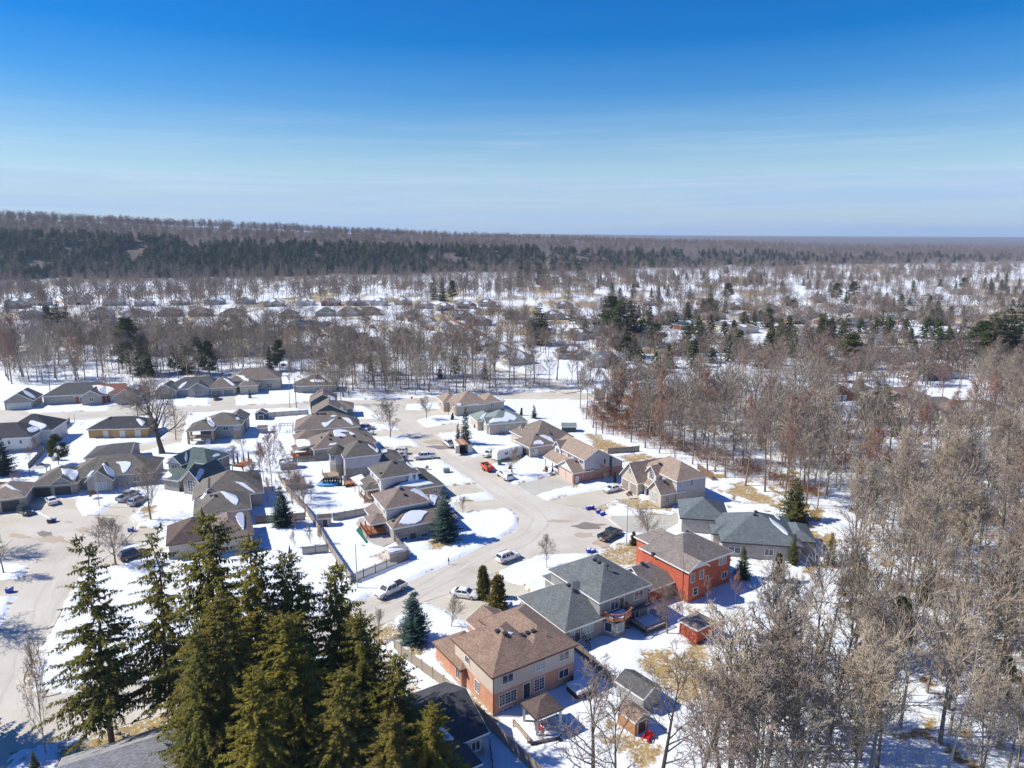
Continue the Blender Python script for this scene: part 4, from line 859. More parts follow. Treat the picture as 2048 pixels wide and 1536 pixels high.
H = House('house', 'taupe-roofed bungalow with a wide hip front and four ridge vents'); g = 14.0; A = (-62.6, 196.8); k = dict(wall=BR['tan'], shingle='taupe')
vm = H.vol(A, g, 17.4, 12.6, 3.2, 'hip', 0.58, **k); vf = H.vol(G(*l3(745, 345), 3.2), g, 10.0, 8.0, 3.2, 'hip', 0.65, **k)
H.snow(P_(l3, (680, 265), (700, 245), (780, 240), (860, 195), (935, 165), (850, 250), (760, 325), (720, 300)), 0.14); H.snow(P_(l3, (1060, 150), (1200, 165), (1245, 220), (1275, 290), (1190, 250), (1110, 190)), 0.16); H.snow(P_(l3, (850, 110), (900, 102), (965, 115), (920, 132), (860, 130)), 0.1)
H.win(vm, 0, 0.12, 1.6, 0.8, 0.9); H.win(vm, 0, 0.32, 1.9, 0.8, 0.6); H.vents(P_(l3, (520, 82), (600, 78), (672, 75), (735, 72), (1003, 148)))

H = House('house', 'house with dark green gables and taupe roof by the cross street'); g = 13.0; k = dict(wall=SD['dkgreen'], shingle='taupe')
H.vol((-62.9, 215.6), g, 11.0, 10.0, 3.4, 'gv', 0.52, **k); v2_ = H.vol((-66.5, 226.4), g, 9.0, 10.0, 4.6, 'gv', 0.55, wall=SD['teal'], shingle='taupe'); H.win(v2_, 0, 0.45, 3.6, 0.8, 0.8, (1, 1)); H.vol((-60, 222), g, 9.0, 8.0, 3.2, 'hip', 0.5, wall=BR['grey'], shingle='taupe')
H.snow(P_(z2, (575, 1000), (620, 1010), (690, 1050), (705, 1062), (640, 1050), (590, 1020)), 0.12); H.snow(P_(z2, (575, 925), (625, 940), (632, 962), (600, 958)), 0.12)

# --- the group round the left-hand turning circle
H = House('house', 'dark green-roofed two-storey taupe house with arched front window'); g = 72.0; A = (-71.3, 158.8); k = dict(wall=BR['grey'], shingle='green')
vu = H.vol(A, g, 8.4, 11.6, 5.7, 'hip', 0.55, wall=SD['taupe'], shingle='green', base=False); vg_ = H.vol((-81.4, 159.6), g - 90, 4.6, 6.0, 5.6, 'gv', 0.85, wall=SD['taupe'], shingle='green', gable={0: SD['white']}, base=False); vw = H.vol(G(*m1(556, 640), 3.4), g - 90, 5.4, 9.0, 3.4, 'gv', 1.0, **k)
vlow = H.vol(off(A, g, -1.4, 0.2), g, 10.0, 12.0, 2.9, 'hip', 0.3, wall=BR['grey'], shingle='green'); vleft = H.vol(G(*m1(250, 610), 3.0), g - 90, 5.0, 6.0, 3.0, 's0', 0.5, **k)
H.win(vg_, 0, 0.45, 4.5, 1.8, 1.7, (2, 2)); H.win(vw, 0, 0.5, 2.2, 2.0, 2.6, (3, 4)); H.win(vu, 0, 0.2, 4.8, 0.7, 1.0, (1, 2)); H.win(vu, 0, 0.6, 4.8, 0.7, 1.0, (1, 2)); H.win(vu, 3, 0.1, 4.8, 0.6, 0.9, (1, 2)); H.win(vu, 3, 0.42, 4.8, 0.6, 0.9, (1, 2))
H.snow(P_(m1, (625, 295), (650, 200), (672, 240), (675, 300), (655, 345)), 0.14); H.snow(P_(m1, (1060, 260), (1120, 225), (1190, 238), (1150, 262), (1090, 272)), 0.12); H.snow(P_(m1, (800, 655), (820, 560), (860, 470), (930, 485), (890, 570), (840, 640)), 0.16); H.snow(P_(m1, (240, 540), (300, 480), (370, 500), (430, 570), (360, 605), (270, 600)), 0.16)
m = MB(); pq = [H.L(off(A, g, *q)) for q in ((9.0, 0.6), (12.0, 0.6), (12.0, -3.0), (9.0, -3.0))]
deck(H.root, H.L, [off(A, g, *q) for q in ((9.0, 0.6), (9.0, -2.6), (12.5, -2.6), (12.5, 0.6))], 2.4, M['cedar'], (0, 1, 2))

H = House('house', 'brown-grey stone bungalow with two dark arched garage doors'); g = 15.0; k = dict(wall=BR['stone'], shingle='grey', trim='cream')
vm = H.vol((-103.0, 155.4), g, 19.0, 12.0, 3.2, 'hip', 0.55, **k); vg_ = H.vol((-108.0, 150.9), g, 9.6, 11.0, 3.0, 'hip', 0.55, **k); vr = H.vol((-104.1, 151.7), g, 5.0, 8.0, 2.95, 'gv', 0.75, **k); vb_ = H.vol((-97.4, 153.7), g, 6.0, 7.0, 3.0, 'gv', 0.85, **k)
H.door(vg_, 0, 0.22, 0, 3.0, 2.2, 'dark', 'garage_door'); H.door(vr, 0, 0.5, 0, 3.0, 2.2, 'dark', 'garage_door'); H.win(vb_, 0, 0.55, 1.7, 2.2, 1.6, (3, 1), blind=True); H.door(vm, 0, 0.36, 0.3, 1.4, 2.1, 'wood_dark'); H.win(vm, 0, 0.80, 1.8, 1.4, 1.2)
H.snow(P_(m2, (640, 462), (740, 462), (850, 475), (920, 510), (915, 560), (870, 640), (800, 620), (700, 550)), 0.2); H.snow(P_(m2, (1290, 395), (1340, 395), (1430, 450), (1495, 530), (1498, 580), (1420, 570), (1340, 480)), 0.18); H.snow(P_(m2, (1505, 360), (1600, 345), (1720, 350), (1755, 375), (1720, 450), (1650, 525), (1600, 490), (1580, 410)), 0.18); H.snow(P_(m2, (1045, 590), (1100, 520), (1180, 478), (1130, 545), (1070, 605)), 0.12)

H = House('garage', 'flat grey hip-roofed garage behind the brown-grey stone bungalow', 'garage'); g = 14.0
vm = H.vol((-108.4, 171.8), g, 10.8, 11.5, 2.8, 'hu0', 0.36, wall=BR['grey'], shingle='dkgrey'); H.door(vm, 0, 0.85, 0, 0.9, 2, 'white'); H.win(vm, 0, 0.4, 1.5, 1.0, 0.8)
H = House('house', 'yellow brick bungalow with charcoal roof and white patio doors'); g = 6.5; A = (-123.4, 198.7)
vm = H.vol(A, g, 16.5, 10.0, 3.0, 'hip', 0.5, wall=BR['yellow'], shingle='charcoal'); v2_ = H.vol(off(A, g, 6.8, -0.5), g, 10.5, 9.0, 3.05, 'hip', 0.5, wall=BR['yellow'], shingle='charcoal'); H.door(vm, 0, 0.30, 0.2, 1.1, 2.1, 'white'); H.door(v2_, 0, 0.28, 0.2, 1.2, 2.1, 'white'); H.door(v2_, 0, 0.72, 0.2, 1.3, 2.1, 'white'); H.snow([n1(1995, 800), n1(2048, 795), n4(150, 840), n4(110, 900), n4(60, 860)], 0.14); H.vents(P_(n1, (1605, 778)))
H = House('house', 'grey-roofed raised bungalow with a covered timber deck on posts'); g = 12.0; A = (-91.7, 192.6); k = dict(wall=SD['grey'], shingle='grey')
v2_ = H.vol(off(A, g, 2.5, 4.0), g, 12.0, 11.0, 4.3, 'hip', 0.48, **k); v1_ = H.vol(A, g, 7.6, 9.0, 4.2, 'hip', 0.52, walls=False, wall=None, shingle='grey'); H.vol(off(A, g, 9.0, 10.0), g, 6.0, 7.0, 4.3, 'gv', 0.6, **k)
for q in ((0.5, 0.5), (7.0, 0.5), (0.5, 4.0), (7.0, 4.0)): m = MB(); x_ = H.L(off(A, g, *q)); post(m, x_[0], x_[1], -0.2, 4.3, 0.5); m.build('brick_pillar', BR['tan'], H.root)
deck(H.root, H.L, [off(A, g, *q) for q in ((0.6, 0.4), (6.8, 0.4), (6.8, 4.4), (0.6, 4.4))], 1.9, M['deck_tan'], (0,)); steps(H.root, H.L, off(A, g, 5.8, 0.3), R(g - 90), 1.4, 5, 1.9, M['metal'])
H.win(v2_, 0, 0.62, 3.3, 1.3, 0.9); H.win(v2_, 0, 0.9, 3.3, 1.5, 0.9, blind=True); H.win(v2_, 0, 0.62, 0.8, 0.9, 0.6); H.win(v2_, 0, 0.88, 0.8, 1.3, 0.6, blind=True)
H.snow(P_(n4, (975, 775), (1060, 770), (1120, 800), (1170, 870), (1150, 915), (1060, 840)), 0.16); H.snow(P_(n4, (1425, 695), (1480, 695), (1535, 730), (1490, 730)), 0.1); H.snow(P_(n4, (1475, 770), (1510, 765), (1535, 795), (1510, 808), (1480, 795)), 0.1); H.vents(P_(n4, (1080, 690), (1160, 687), (1245, 680)))
H = House('house', 'charcoal-roofed house with white siding at the picture edge'); g = 12.6; vm = H.vol((-147.0, 182.8), g, 16.6, 12.0, 4.3, 'hip', 0.5, wall=BR['grey'], upper=SD['white'], split=1.2, shingle='charcoal'); H.vol((-142, 190), g, 13.0, 12.0, 4.5, 'hip', 0.6, wall=SD['white'], shingle='charcoal')
for f in (0.56, 0.66, 0.84): H.win(vm, 0, f, 3.0, 0.7, 1.0, (1, 1))
for f in (0.5, 0.62, 0.76): H.win(vm, 0, f, 0.7, 1.0, 0.5)
H.snow(P_(n1, (415, 860), (450, 820), (560, 840), (690, 890), (600, 980), (560, 915)), 0.18); H.snow(P_(n1, (395, 935), (470, 905), (560, 925), (555, 965), (480, 990), (425, 975)), 0.14)
H = House('house', 'beige house with a dark garage door beside the parked black car'); g = 22.0; vm = H.vol(G(-34, 1003, 3.0), g, 7.6, 10.0, 3.0, 'hip', 0.55, wall=BR['beige'], shingle='tan'); H.door(vm, 0, 0.62, 0, 3.0, 2.2, 'dark', 'garage_door'); H.snow(P_(z5, (0, 430), (60, 440), (150, 490), (190, 505), (100, 480), (10, 460)), 0.14)
H = House('house', 'brown-grey house whose long tan ridge runs down past two roof vents'); g = 22.0; k = dict(wall=BR['beige'], shingle='grey')
va = H.vol((-63.6, 133.2), g, 11.0, 11.0, 3.2, 'hip', 0.52, **k); vb = H.vol((-66.5, 141.5), g, 13.5, 13.5, 3.3, 'hip', 0.58, **k); vc = H.vol(G(*m1(740, 950), 3.2), g, 6.5, 8.5, 3.2, 'gv', 0.6, **k)
H.snow(P_(m1, (1185, 820), (1270, 830), (1430, 885), (1475, 950), (1450, 1030), (1380, 1000), (1280, 920)), 0.18); H.snow(P_(m1, (870, 920), (950, 840), (1040, 775), (990, 850), (920, 920)), 0.12); H.snow(P_(m1, (1400, 655), (1560, 690), (1680, 790), (1740, 850), (1640, 800), (1520, 730)), 0.16); H.vents(P_(m1, (1045, 885), (1105, 880)))
H = House('house', 'maroon and mauve roofed house half hidden by the tall spruces'); g = 24.0; k = dict(wall=BR['beige'], shingle='maroon', trim='brown_trim')
va = H.vol((-62.5, 119.6), g, 9.0, 10.0, 3.2, 'hip', 0.6, **k); vb = H.vol((-56.0, 121.0), g, 8.5, 12.0, 3.2, 'hip', 0.55, wall=BR['beige'], shingle='mauve', trim='brown_trim'); H.snow(P_(m1, (1430, 1210), (1480, 1150), (1560, 1180), (1720, 1270), (1690, 1330), (1560, 1400), (1480, 1330)), 0.2); H.snow(P_(m1, (1615, 1160), (1680, 1150), (1750, 1240), (1700, 1240)), 0.14); H.snow(P_(m1, (845, 1480), (900, 1390), (970, 1340), (920, 1430)), 0.12)

# --- beyond the cross street
H = House('house', 'grey brick house with two white garage doors across the street'); g = 16.0; k = dict(wall=BR['grey'], shingle='dkgrey'); va = H.vol((-172.0, 233.4), g, 9.2, 10.0, 3.0, 'gv', 0.6, **k); vb = H.vol((-163.0, 240.0), g, 22.0, 12.0, 3.4, 'hip', 0.55, **k); vc = H.vol((-149.5, 239.5), g, 7.0, 8.0, 3.4, 'gv', 0.6, **k)
H.door(va, 0, 0.28, 0, 3.4, 2.2, 'white', 'garage_door'); H.door(va, 0, 0.72, 0, 3.4, 2.2, 'white', 'garage_door'); H.win(vc, 0, 0.5, 2.2, 1.2, 1.2)
H.snow(P_(n1, (330, 370), (400, 390), (520, 470), (490, 495), (380, 430)), 0.16); H.snow(P_(n1, (470, 270), (560, 265), (640, 330), (660, 390), (560, 360)), 0.18); H.snow(P_(n1, (855, 255), (950, 255), (990, 300), (970, 330), (900, 300)), 0.16); H.snow(P_(n1, (200, 410), (330, 310), (450, 265), (380, 320), (270, 390)), 0.14)
H = House('house', 'red-brown brick bungalow with a mauve roof across the street'); g = 10.0; A = G(*n1(1075, 455), 3.0); k = dict(wall=BR['redbrown'], shingle='redbrown'); vm = H.vol(A, g, 22.0, 11.0, 3.0, 'hip', 0.55, **k); vf = H.vol(off(A, g, 4.0, -1.4), g, 7.0, 7.0, 3.0, 'gv', 0.6, **k); H.vol(off(A, g, 14.0, -4.0), g, 8.5, 9.0, 3.0, 'gv', 0.65, wall=BR['grey'], shingle='grey')
H.win(vf, 0, 0.5, 1.6, 3.2, 1.4, (3, 1), blind=True); H.win(vm, 0, 0.1, 1.6, 1.6, 1.2); H.door(vm, 0, 0.56, 0.2, 1.0, 2.1, 'white'); H.snow(P_(n1, (1350, 310), (1450, 300), (1600, 320), (1680, 370), (1600, 410), (1480, 410)), 0.2); H.snow(P_(n1, (1850, 270), (1980, 280), (2040, 330), (2000, 370), (1900, 320)), 0.18); H.snow(P_(n1, (1680, 400), (1800, 345), (1740, 400)), 0.12)
H = House('house', 'grey bungalow behind the great bare tree across the street'); g = 12.0; A = G(*n4(420, 370), 3.0); k = dict(wall=SD['grey'], shingle='dkgrey'); vm = H.vol(A, g, 20.0, 12.0, 3.2, 'hip', 0.55, **k); vf = H.vol(off(A, g, 8.0, -1.6), g, 8.0, 8.0, 3.2, 'gv', 0.6, **k); vg_ = H.vol(off(A, g, -3.0, -2.0), g, 8.0, 9.0, 3.0, 'gv', 0.6, **k); H.win(vf, 0, 0.5, 1.7, 2.4, 1.3, (3, 1)); H.door(vg_, 0, 0.5, 0, 4.5, 2.2, 'grey', 'garage_door')
H.snow(P_(n4, (360, 225), (450, 235), (540, 300), (570, 350), (500, 360), (410, 290)), 0.2); H.snow(P_(n4, (630, 340), (690, 280), (765, 248), (720, 310), (660, 350)), 0.14)
H = House('house', 'tan two-level house with grey double garage and a dark car outside'); g = 15.0; k = dict(wall=BR['beige'], shingle='taupe'); va = H.vol((-111.5, 254.4), g, 10.0, 10.0, 3.2, 'hip', 0.72, **k); vb = H.vol((-106.5, 261.0), g, 19.0, 12.0, 4.6, 'hip', 0.6, **k); vc = H.vol((-101.0, 256.6), g, 7.0, 7.0, 3.6, 'hip', 0.6, **k)
H.door(va, 0, 0.28, 0, 3.4, 2.2, 'grey', 'garage_door'); H.door(va, 0, 0.72, 0, 3.4, 2.2, 'grey', 'garage_door'); H.win(vb, 0, 0.78, 2.0, 2.0, 1.6, (2, 2)); H.snow(P_(n4, (1380, 85), (1480, 110), (1600, 160), (1665, 215), (1640, 240), (1560, 190), (1460, 160)), 0.2); H.snow(P_(n4, (1290, 195), (1360, 220), (1470, 300), (1440, 310), (1350, 250)), 0.16); H.snow(P_(n4, (1535, 62), (1600, 80), (1640, 125), (1590, 110)), 0.14)
H = House('house', 'grey-roofed bungalow with a snow-covered porch at the edge of the wood'); g = 10.0; A = G(*z2(320, 850), 3.0); k = dict(wall=BR['grey'], shingle='mid'); vm = H.vol(A, g, 15.0, 11.0, 3.0, 'hip', 0.55, **k); H.vol(off(A, g, -1.5, 1.5), g, 7, 8, 3.0, 'hip', 0.5, **k); H.win(vm, 0, 0.5, 1.6, 1.6, 1.1); H.snow(P_(z2, (430, 805), (480, 798), (545, 805), (540, 820), (450, 820)), 0.14); H.snow(P_(z2, (520, 770), (570, 775), (620, 830), (590, 820)), 0.14)

# --- along the bottom of the picture
H = House('house', 'grey-shingled roof below the foreground spruces'); g = 30.5; H.vol((-42.6, 57.0), g, 15.5, 10.0, 3.8, 'gu', 0.5, wall=BR['grey'], shingle='silver', trim='white'); H.vol((-33.0, 58.5), g, 10.0, 6.0, 3.2, 'gu', 0.45, wall=BR['grey'], shingle='charcoal')
H = House('house', 'dark charcoal-roofed house beside the tall board fence at the bottom'); g = 32.0; A = (-13.0, 64.0); k = dict(wall=BR['stone'], shingle='charcoal'); vm = H.vol(A, g, 12.3, 11.0, 3.1, 'hu0', 0.42, **k); vf = H.vol(off(A, g, 2.0, -3.6), g, 7.4, 6.0, 2.9, 'hip', 0.45, **k); H.win(vm, 0, 0.90, 1.7, 1.0, 1.1); H.snow(P_(b2, (1400, 1230), (1460, 1190), (1540, 1260), (1580, 1310), (1500, 1330), (1420, 1290)), 0.15)

# --- sheds, gazebo
def shed(label, A, g, w, d, ze, roof, wall, sh, pitch=0.5, name='shed', door=None, snow=None, trim='white'):
    H = House(name, label, 'shed'); v = H.vol(A, g, w, d, ze, roof, pitch, ov=0.2, wall=wall, shingle=sh, trim=trim, base=False)
    if door is not None: H.door(v, door[0], door[1], 0.0, door[2], 1.75, door[3])
    if snow: H.snow(snow, 0.14)
    return H
M['plank_orange'] = mat_siding('orange_plank', c(186, 134, 96), 0.2, True)
shed('brown-roofed plank shed among the bare trees', (14.4, 73.2), 36, 2.7, 3.2, 2.2, 'gv', M['plank_orange'], 'brown', 0.55, door=(0, 0.5, 1.3, 'wood_dark'), trim='cream')
shed('old grey-roofed shed with mossy shingles behind the plank shed', (16.1, 77.2), 38, 3.7, 4.9, 2.4, 'gv', SD['grey'], 'dkgrey', 0.5)
shed('small red brick shed with brown roof in the back yard', (26.6, 92.6), 36, 4.2, 3.6, 2.5, 'hip', BR['red'], 'fleck', 0.5)
shed('small white-roofed resin shed inside the fenced snowy yard', G(*z6(1062, 990), 2.0), 27, 3.4, 2.6, 2.0, 'gu', SD['beige'], 'silver', 0.4, snow=P_(z6, (1045, 975), (1090, 920), (1150, 920), (1190, 960), (1120, 975), (1075, 990)))
shed('beige garden shed with brown roof and dark door by the long fence', G(*z6(487, 712), 2.1), 12, 2.9, 2.2, 2.1, 'gu', SD['beige'], 'maroon', 0.5, door=(0, 0.55, 0.9, 'dark_trim'))
shed('navy shed with white trim and a gable facing the yard', G(*n4(1745, 715), 2.3), 8, 3.8, 3.2, 2.3, 'gv', SD['navy'], 'grey', 0.55, door=(0, 0.5, 1.6, 'dark_trim'))
shed('green garden shed at the edge of the wood', G(*h6(880, 95), 2.4), 0, 4.6, 3.4, 2.0, 'gu', M['dark_green'], 'palegreen', 0.5)
shed('grey shed with snow on its roof among bare shrubs', G(*z6(185, 270), 2.0), 14, 4.4, 3.0, 2.0, 'gu', SD['grey'], 'dkgrey', 0.5, snow=P_(z6, (190, 262), (240, 240), (300, 240), (280, 262), (220, 270)))
shed('small tan shed with snowy roof behind bare shrubs', G(*z6(235, 440), 1.8), 30, 4.6, 3.0, 1.8, 'gu', SD['beige'], 'tan', 0.5, snow=P_(z6, (190, 380), (250, 350), (350, 360), (330, 390), (240, 420)))
shed('small flat backyard shed behind the taupe bungalow', G(*z2(5, 1185), 2.0), 10, 3.0, 2.6, 2.0, 'gu', SD['grey'], 'mid', 0.4)
gz = House('gazebo', 'brown hardtop gazebo on a snowy deck in the back yard', 'gazebo'); A = (2.8, 72.8); g = 31.0
v = gz.vol(A, g, 3.9, 3.5, 3.0, 'hip', 0.5, walls=False, wall=None, shingle='maroon', trim='dark_trim')
for q in ((0.3, 0.3), (3.6, 0.3), (0.3, 3.2), (3.6, 3.2)): m = MB(); x_ = gz.L(off(A, g, *q)); post(m, x_[0], x_[1], 0.4, 3.0, 0.16); m.build('post', M['dark_trim'], gz.root); m = MB(); post(m, x_[0] + 0.05, x_[1] + 0.05, 0.6, 2.8, 0.34); m.build('curtain', M['cream'], gz.root)
m = MB(); m.prism([gz.L(off(A, g, *q)) for q in ((-0.6, 4.2), (-0.9, -0.4), (2.4, -1.2), (4.6, -0.4), (4.6, 4.2))], -0.2, 0.42); m.build('deck', M['wood_dark'], gz.root)
m = MB(); m.prism([gz.L(off(A, g, *q)) for q in ((-0.4, 4.0), (-0.7, -0.3), (2.4, -1.05), (4.4, -0.3), (4.4, 4.0))], 0.424, 0.58); m.build('deck_snow', M['snow'], gz.root)
steps(gz.root, gz.L, off(A, g, 3.5, -0.8), R(g - 68), 2.3, 3, 0.45, M['wood_dark'])
for q, z_ in (((-1.0, 3.4), 1.1), ((-1.0, 0.2), 1.1)): m = MB(); x_ = gz.L(off(A, g, *q)); post(m, x_[0], x_[1], -0.1, z_, 0.14); m.build('rail_post', M['cedar'], gz.root)
m = MB(); m.beam((*gz.L(off(A, g, -1.0, 3.6)), 1.0), (*gz.L(off(A, g, -1.0, -0.2)), 1.0), 0.14, 0.1); m.beam((*gz.L(off(A, g, -1.0, 3.6)), 0.7), (*gz.L(off(A, g, -1.0, -0.2)), 0.7), 0.14, 0.1); m.build('side_rail', M['deck_tan'], gz.root)
def chair(label, xy, z, rz, mat):
    t = thing('garden_chair', label, 'chair', (xy[0], xy[1], z), rz)
    m = MB(); m.box(-.3, .3, -.3, .3, .36, .42); m.build('seat', mat, t); m = MB(); m.face([(-.3, .3, .4), (.3, .3, .4), (.3, .5, 1.05), (-.3, .5, 1.05)]); m.face([(-.3, .56, 1.05), (.3, .56, 1.05), (.3, .36, .4), (-.3, .36, .4)]); m.build('backrest', mat, t)
    for x in (-.33, .33): m = MB(); m.box(x - .07, x + .07, -.35, .4, .58, .62); m.build('armrest', mat, t); m = MB(); m.box(x - .04, x + .04, -.32, -.24, 0, .6); m.box(x - .04, x + .04, .24, .32, 0, .6); m.build('leg', mat, t)
chair('red chair under the brown gazebo', off(A, g, 1.0, 0.9), 0.58, R(40), M['red'])
p = G(*b3(1075, 1325)); chair('red adirondack chair beside the plank shed, nearer the trees', p, 0.15, R(-30), M['red']); p = G(*b3(1110, 1300)); chair('red adirondack chair tipped against the plank shed corner', p, 0.15, R(160), M['red'])
# ------------------------------------------------------------------ trees
class TM:
    """triangle collector for branches and foliage"""
    def __init__(s): s.v = []; s.f = []
    def tube(s, a, b, r0, r1, n):
        d = b - a; L = d.length
        if L < 1e-5: return
        d /= L; up = Vector((0, 0, 1)) if abs(d.z) < 0.9 else Vector((1, 0, 0)); x = d.cross(up).normalized(); y = x.cross(d); k = len(s.v)
        for i in range(n):
            ca, sa = math.cos(6.28318 * i / n), math.sin(6.28318 * i / n); s.v.append(a + (x * ca + y * sa) * r0)
        if r1 <= 0:
            s.v.append(b)
            for i in range(n): s.f.append((k + i, k + (i + 1) % n, k + n))
        else:
            for i in range(n):
                ca, sa = math.cos(6.28318 * i / n), math.sin(6.28318 * i / n); s.v.append(b + (x * ca + y * sa) * r1)
            for i in range(n): j = (i + 1) % n; s.f.append((k + i, k + j, k + n + j)); s.f.append((k + i, k + n + j, k + n + i))
    def tri(s, a, b, c_): k = len(s.v); s.v += [a, b, c_]; s.f.append((k, k + 1, k + 2))
    def mesh(s, name, mat, smooth=False): return np_mesh(name, [tuple(p) for p in s.v], s.f, mat, smooth)

def rdir(q, d, ang):
    """d turned by ang in a random plane"""
    up = Vector((0, 0, 1)) if abs(d.z) < 0.9 else Vector((1, 0, 0)); x = d.cross(up).normalized(); y = x.cross(d); t = q.uniform(0, 6.283)
    return (d * math.cos(ang) + (x * math.cos(t) + y * math.sin(t)) * math.sin(ang)).normalized()

def bare_tree(seed, h, crown_from, spread, n1, n2, n3, n4, r=None, up=0.5, mult=1, lean=0.04, twig=0.028, fork=False):
    """(trunk, crown): the trunk with its big limbs, and the twigs"""
    q = random.Random(seed); T, C = TM(), TM(); r = r or h * 0.0125
    def path(p, d, L, n, wob, trop):
        pts = [p]
        for i in range(n):
            d = (d + Vector((q.gauss(0, wob), q.gauss(0, wob), q.gauss(0, wob) + trop))).normalized(); p = p + d * (L / n); pts.append(p)
        return pts
    def at(pts, t):
        k = t * (len(pts) - 1); i = min(int(k), len(pts) - 2); f = k - i; return pts[i].lerp(pts[i + 1], f), (pts[i + 1] - pts[i]).normalized()
    stems = mult
    for m_ in range(stems):
        base = Vector((q.gauss(0, .25), q.gauss(0, .25), -0.3)) if stems > 1 else Vector((0, 0, -0.3))
        d0 = Vector((q.gauss(0, lean * (4 if stems > 1 else 1)), q.gauss(0, lean * (4 if stems > 1 else 1)), 1)).normalized()
        tr = path(base, d0, h, 8, 0.035, 0.02)
        rr = lambda t: r * (1 - 0.88 * t) * (1.25 if t < 0.03 else 1)
        for i in range(8): T.tube(tr[i], tr[i + 1], rr(i / 8), rr((i + 1) / 8), 6)
        for i in range(n1):
            t = crown_from + (1 - crown_from) * ((i + q.random()) / n1) ** 0.9; p, d = at(tr, min(t, 0.98)); rest = 1 - (t - crown_from) / (1 - crown_from + 1e-6)
            L1 = spread * h * (0.35 + 0.65 * rest ** 0.7) * q.uniform(0.75, 1.15)
            if t < crown_from + 0.12: L1 *= 0.7
            d1 = rdir(q, d, R(q.uniform(34, 62)) * (0.65 + 0.35 * rest)); l1 = path(p, d1, L1, 5, 0.10, up * 0.16); r1 = max(rr(t) * 0.5, twig * 1.5)
            for k in range(5): T.tube(l1[k], l1[k + 1], r1 * (1 - .17 * k), r1 * (1 - .17 * (k + 1)), 4)
            for j in range(n2):
                t2 = 0.22 + 0.78 * (j + q.random()) / n2; p2, d2 = at(l1, t2); L2 = L1 * 0.52 * (1.1 - 0.55 * t2) * q.uniform(0.7, 1.2)
                l2 = path(p2, rdir(q, d2, R(q.uniform(28, 58))), L2, 3, 0.13, up * 0.14); r2 = max(r1 * (1 - .8 * t2) * 0.5, twig)
                for k in range(3): C.tube(l2[k], l2[k + 1], r2 * (1 - .22 * k), r2 * (1 - .22 * (k + 1)), 3)
                for a_ in range(n3):
                    t3 = 0.15 + 0.85 * (a_ + q.random()) / n3; p3, d3 = at(l2, t3); L3 = max(L2 * 0.5 * (1.1 - 0.5 * t3), 0.35) * q.uniform(0.7, 1.3)
                    l3_ = path(p3, rdir(q, d3, R(q.uniform(25, 60))), L3, 2, 0.16, up * 0.12); r3 = max(r2 * 0.5, twig * 0.8)
                    for k in range(2): C.tube(l3_[k], l3_[k + 1], r3 * (1 - .25 * k), r3 * (1 - .25 * (k + 1)), 3)
                    for b_ in range(n4):
                        p4, d4 = at(l3_, 0.2 + 0.8 * (b_ + q.random()) / max(1, n4)); L4 = L3 * q.uniform(0.4, 0.8)
                        C.tube(p4, p4 + (rdir(q, d4, R(q.uniform(20, 55))) + Vector((0, 0, up * .2))).normalized() * L4, twig * 0.7, 0, 3)
    return T, C

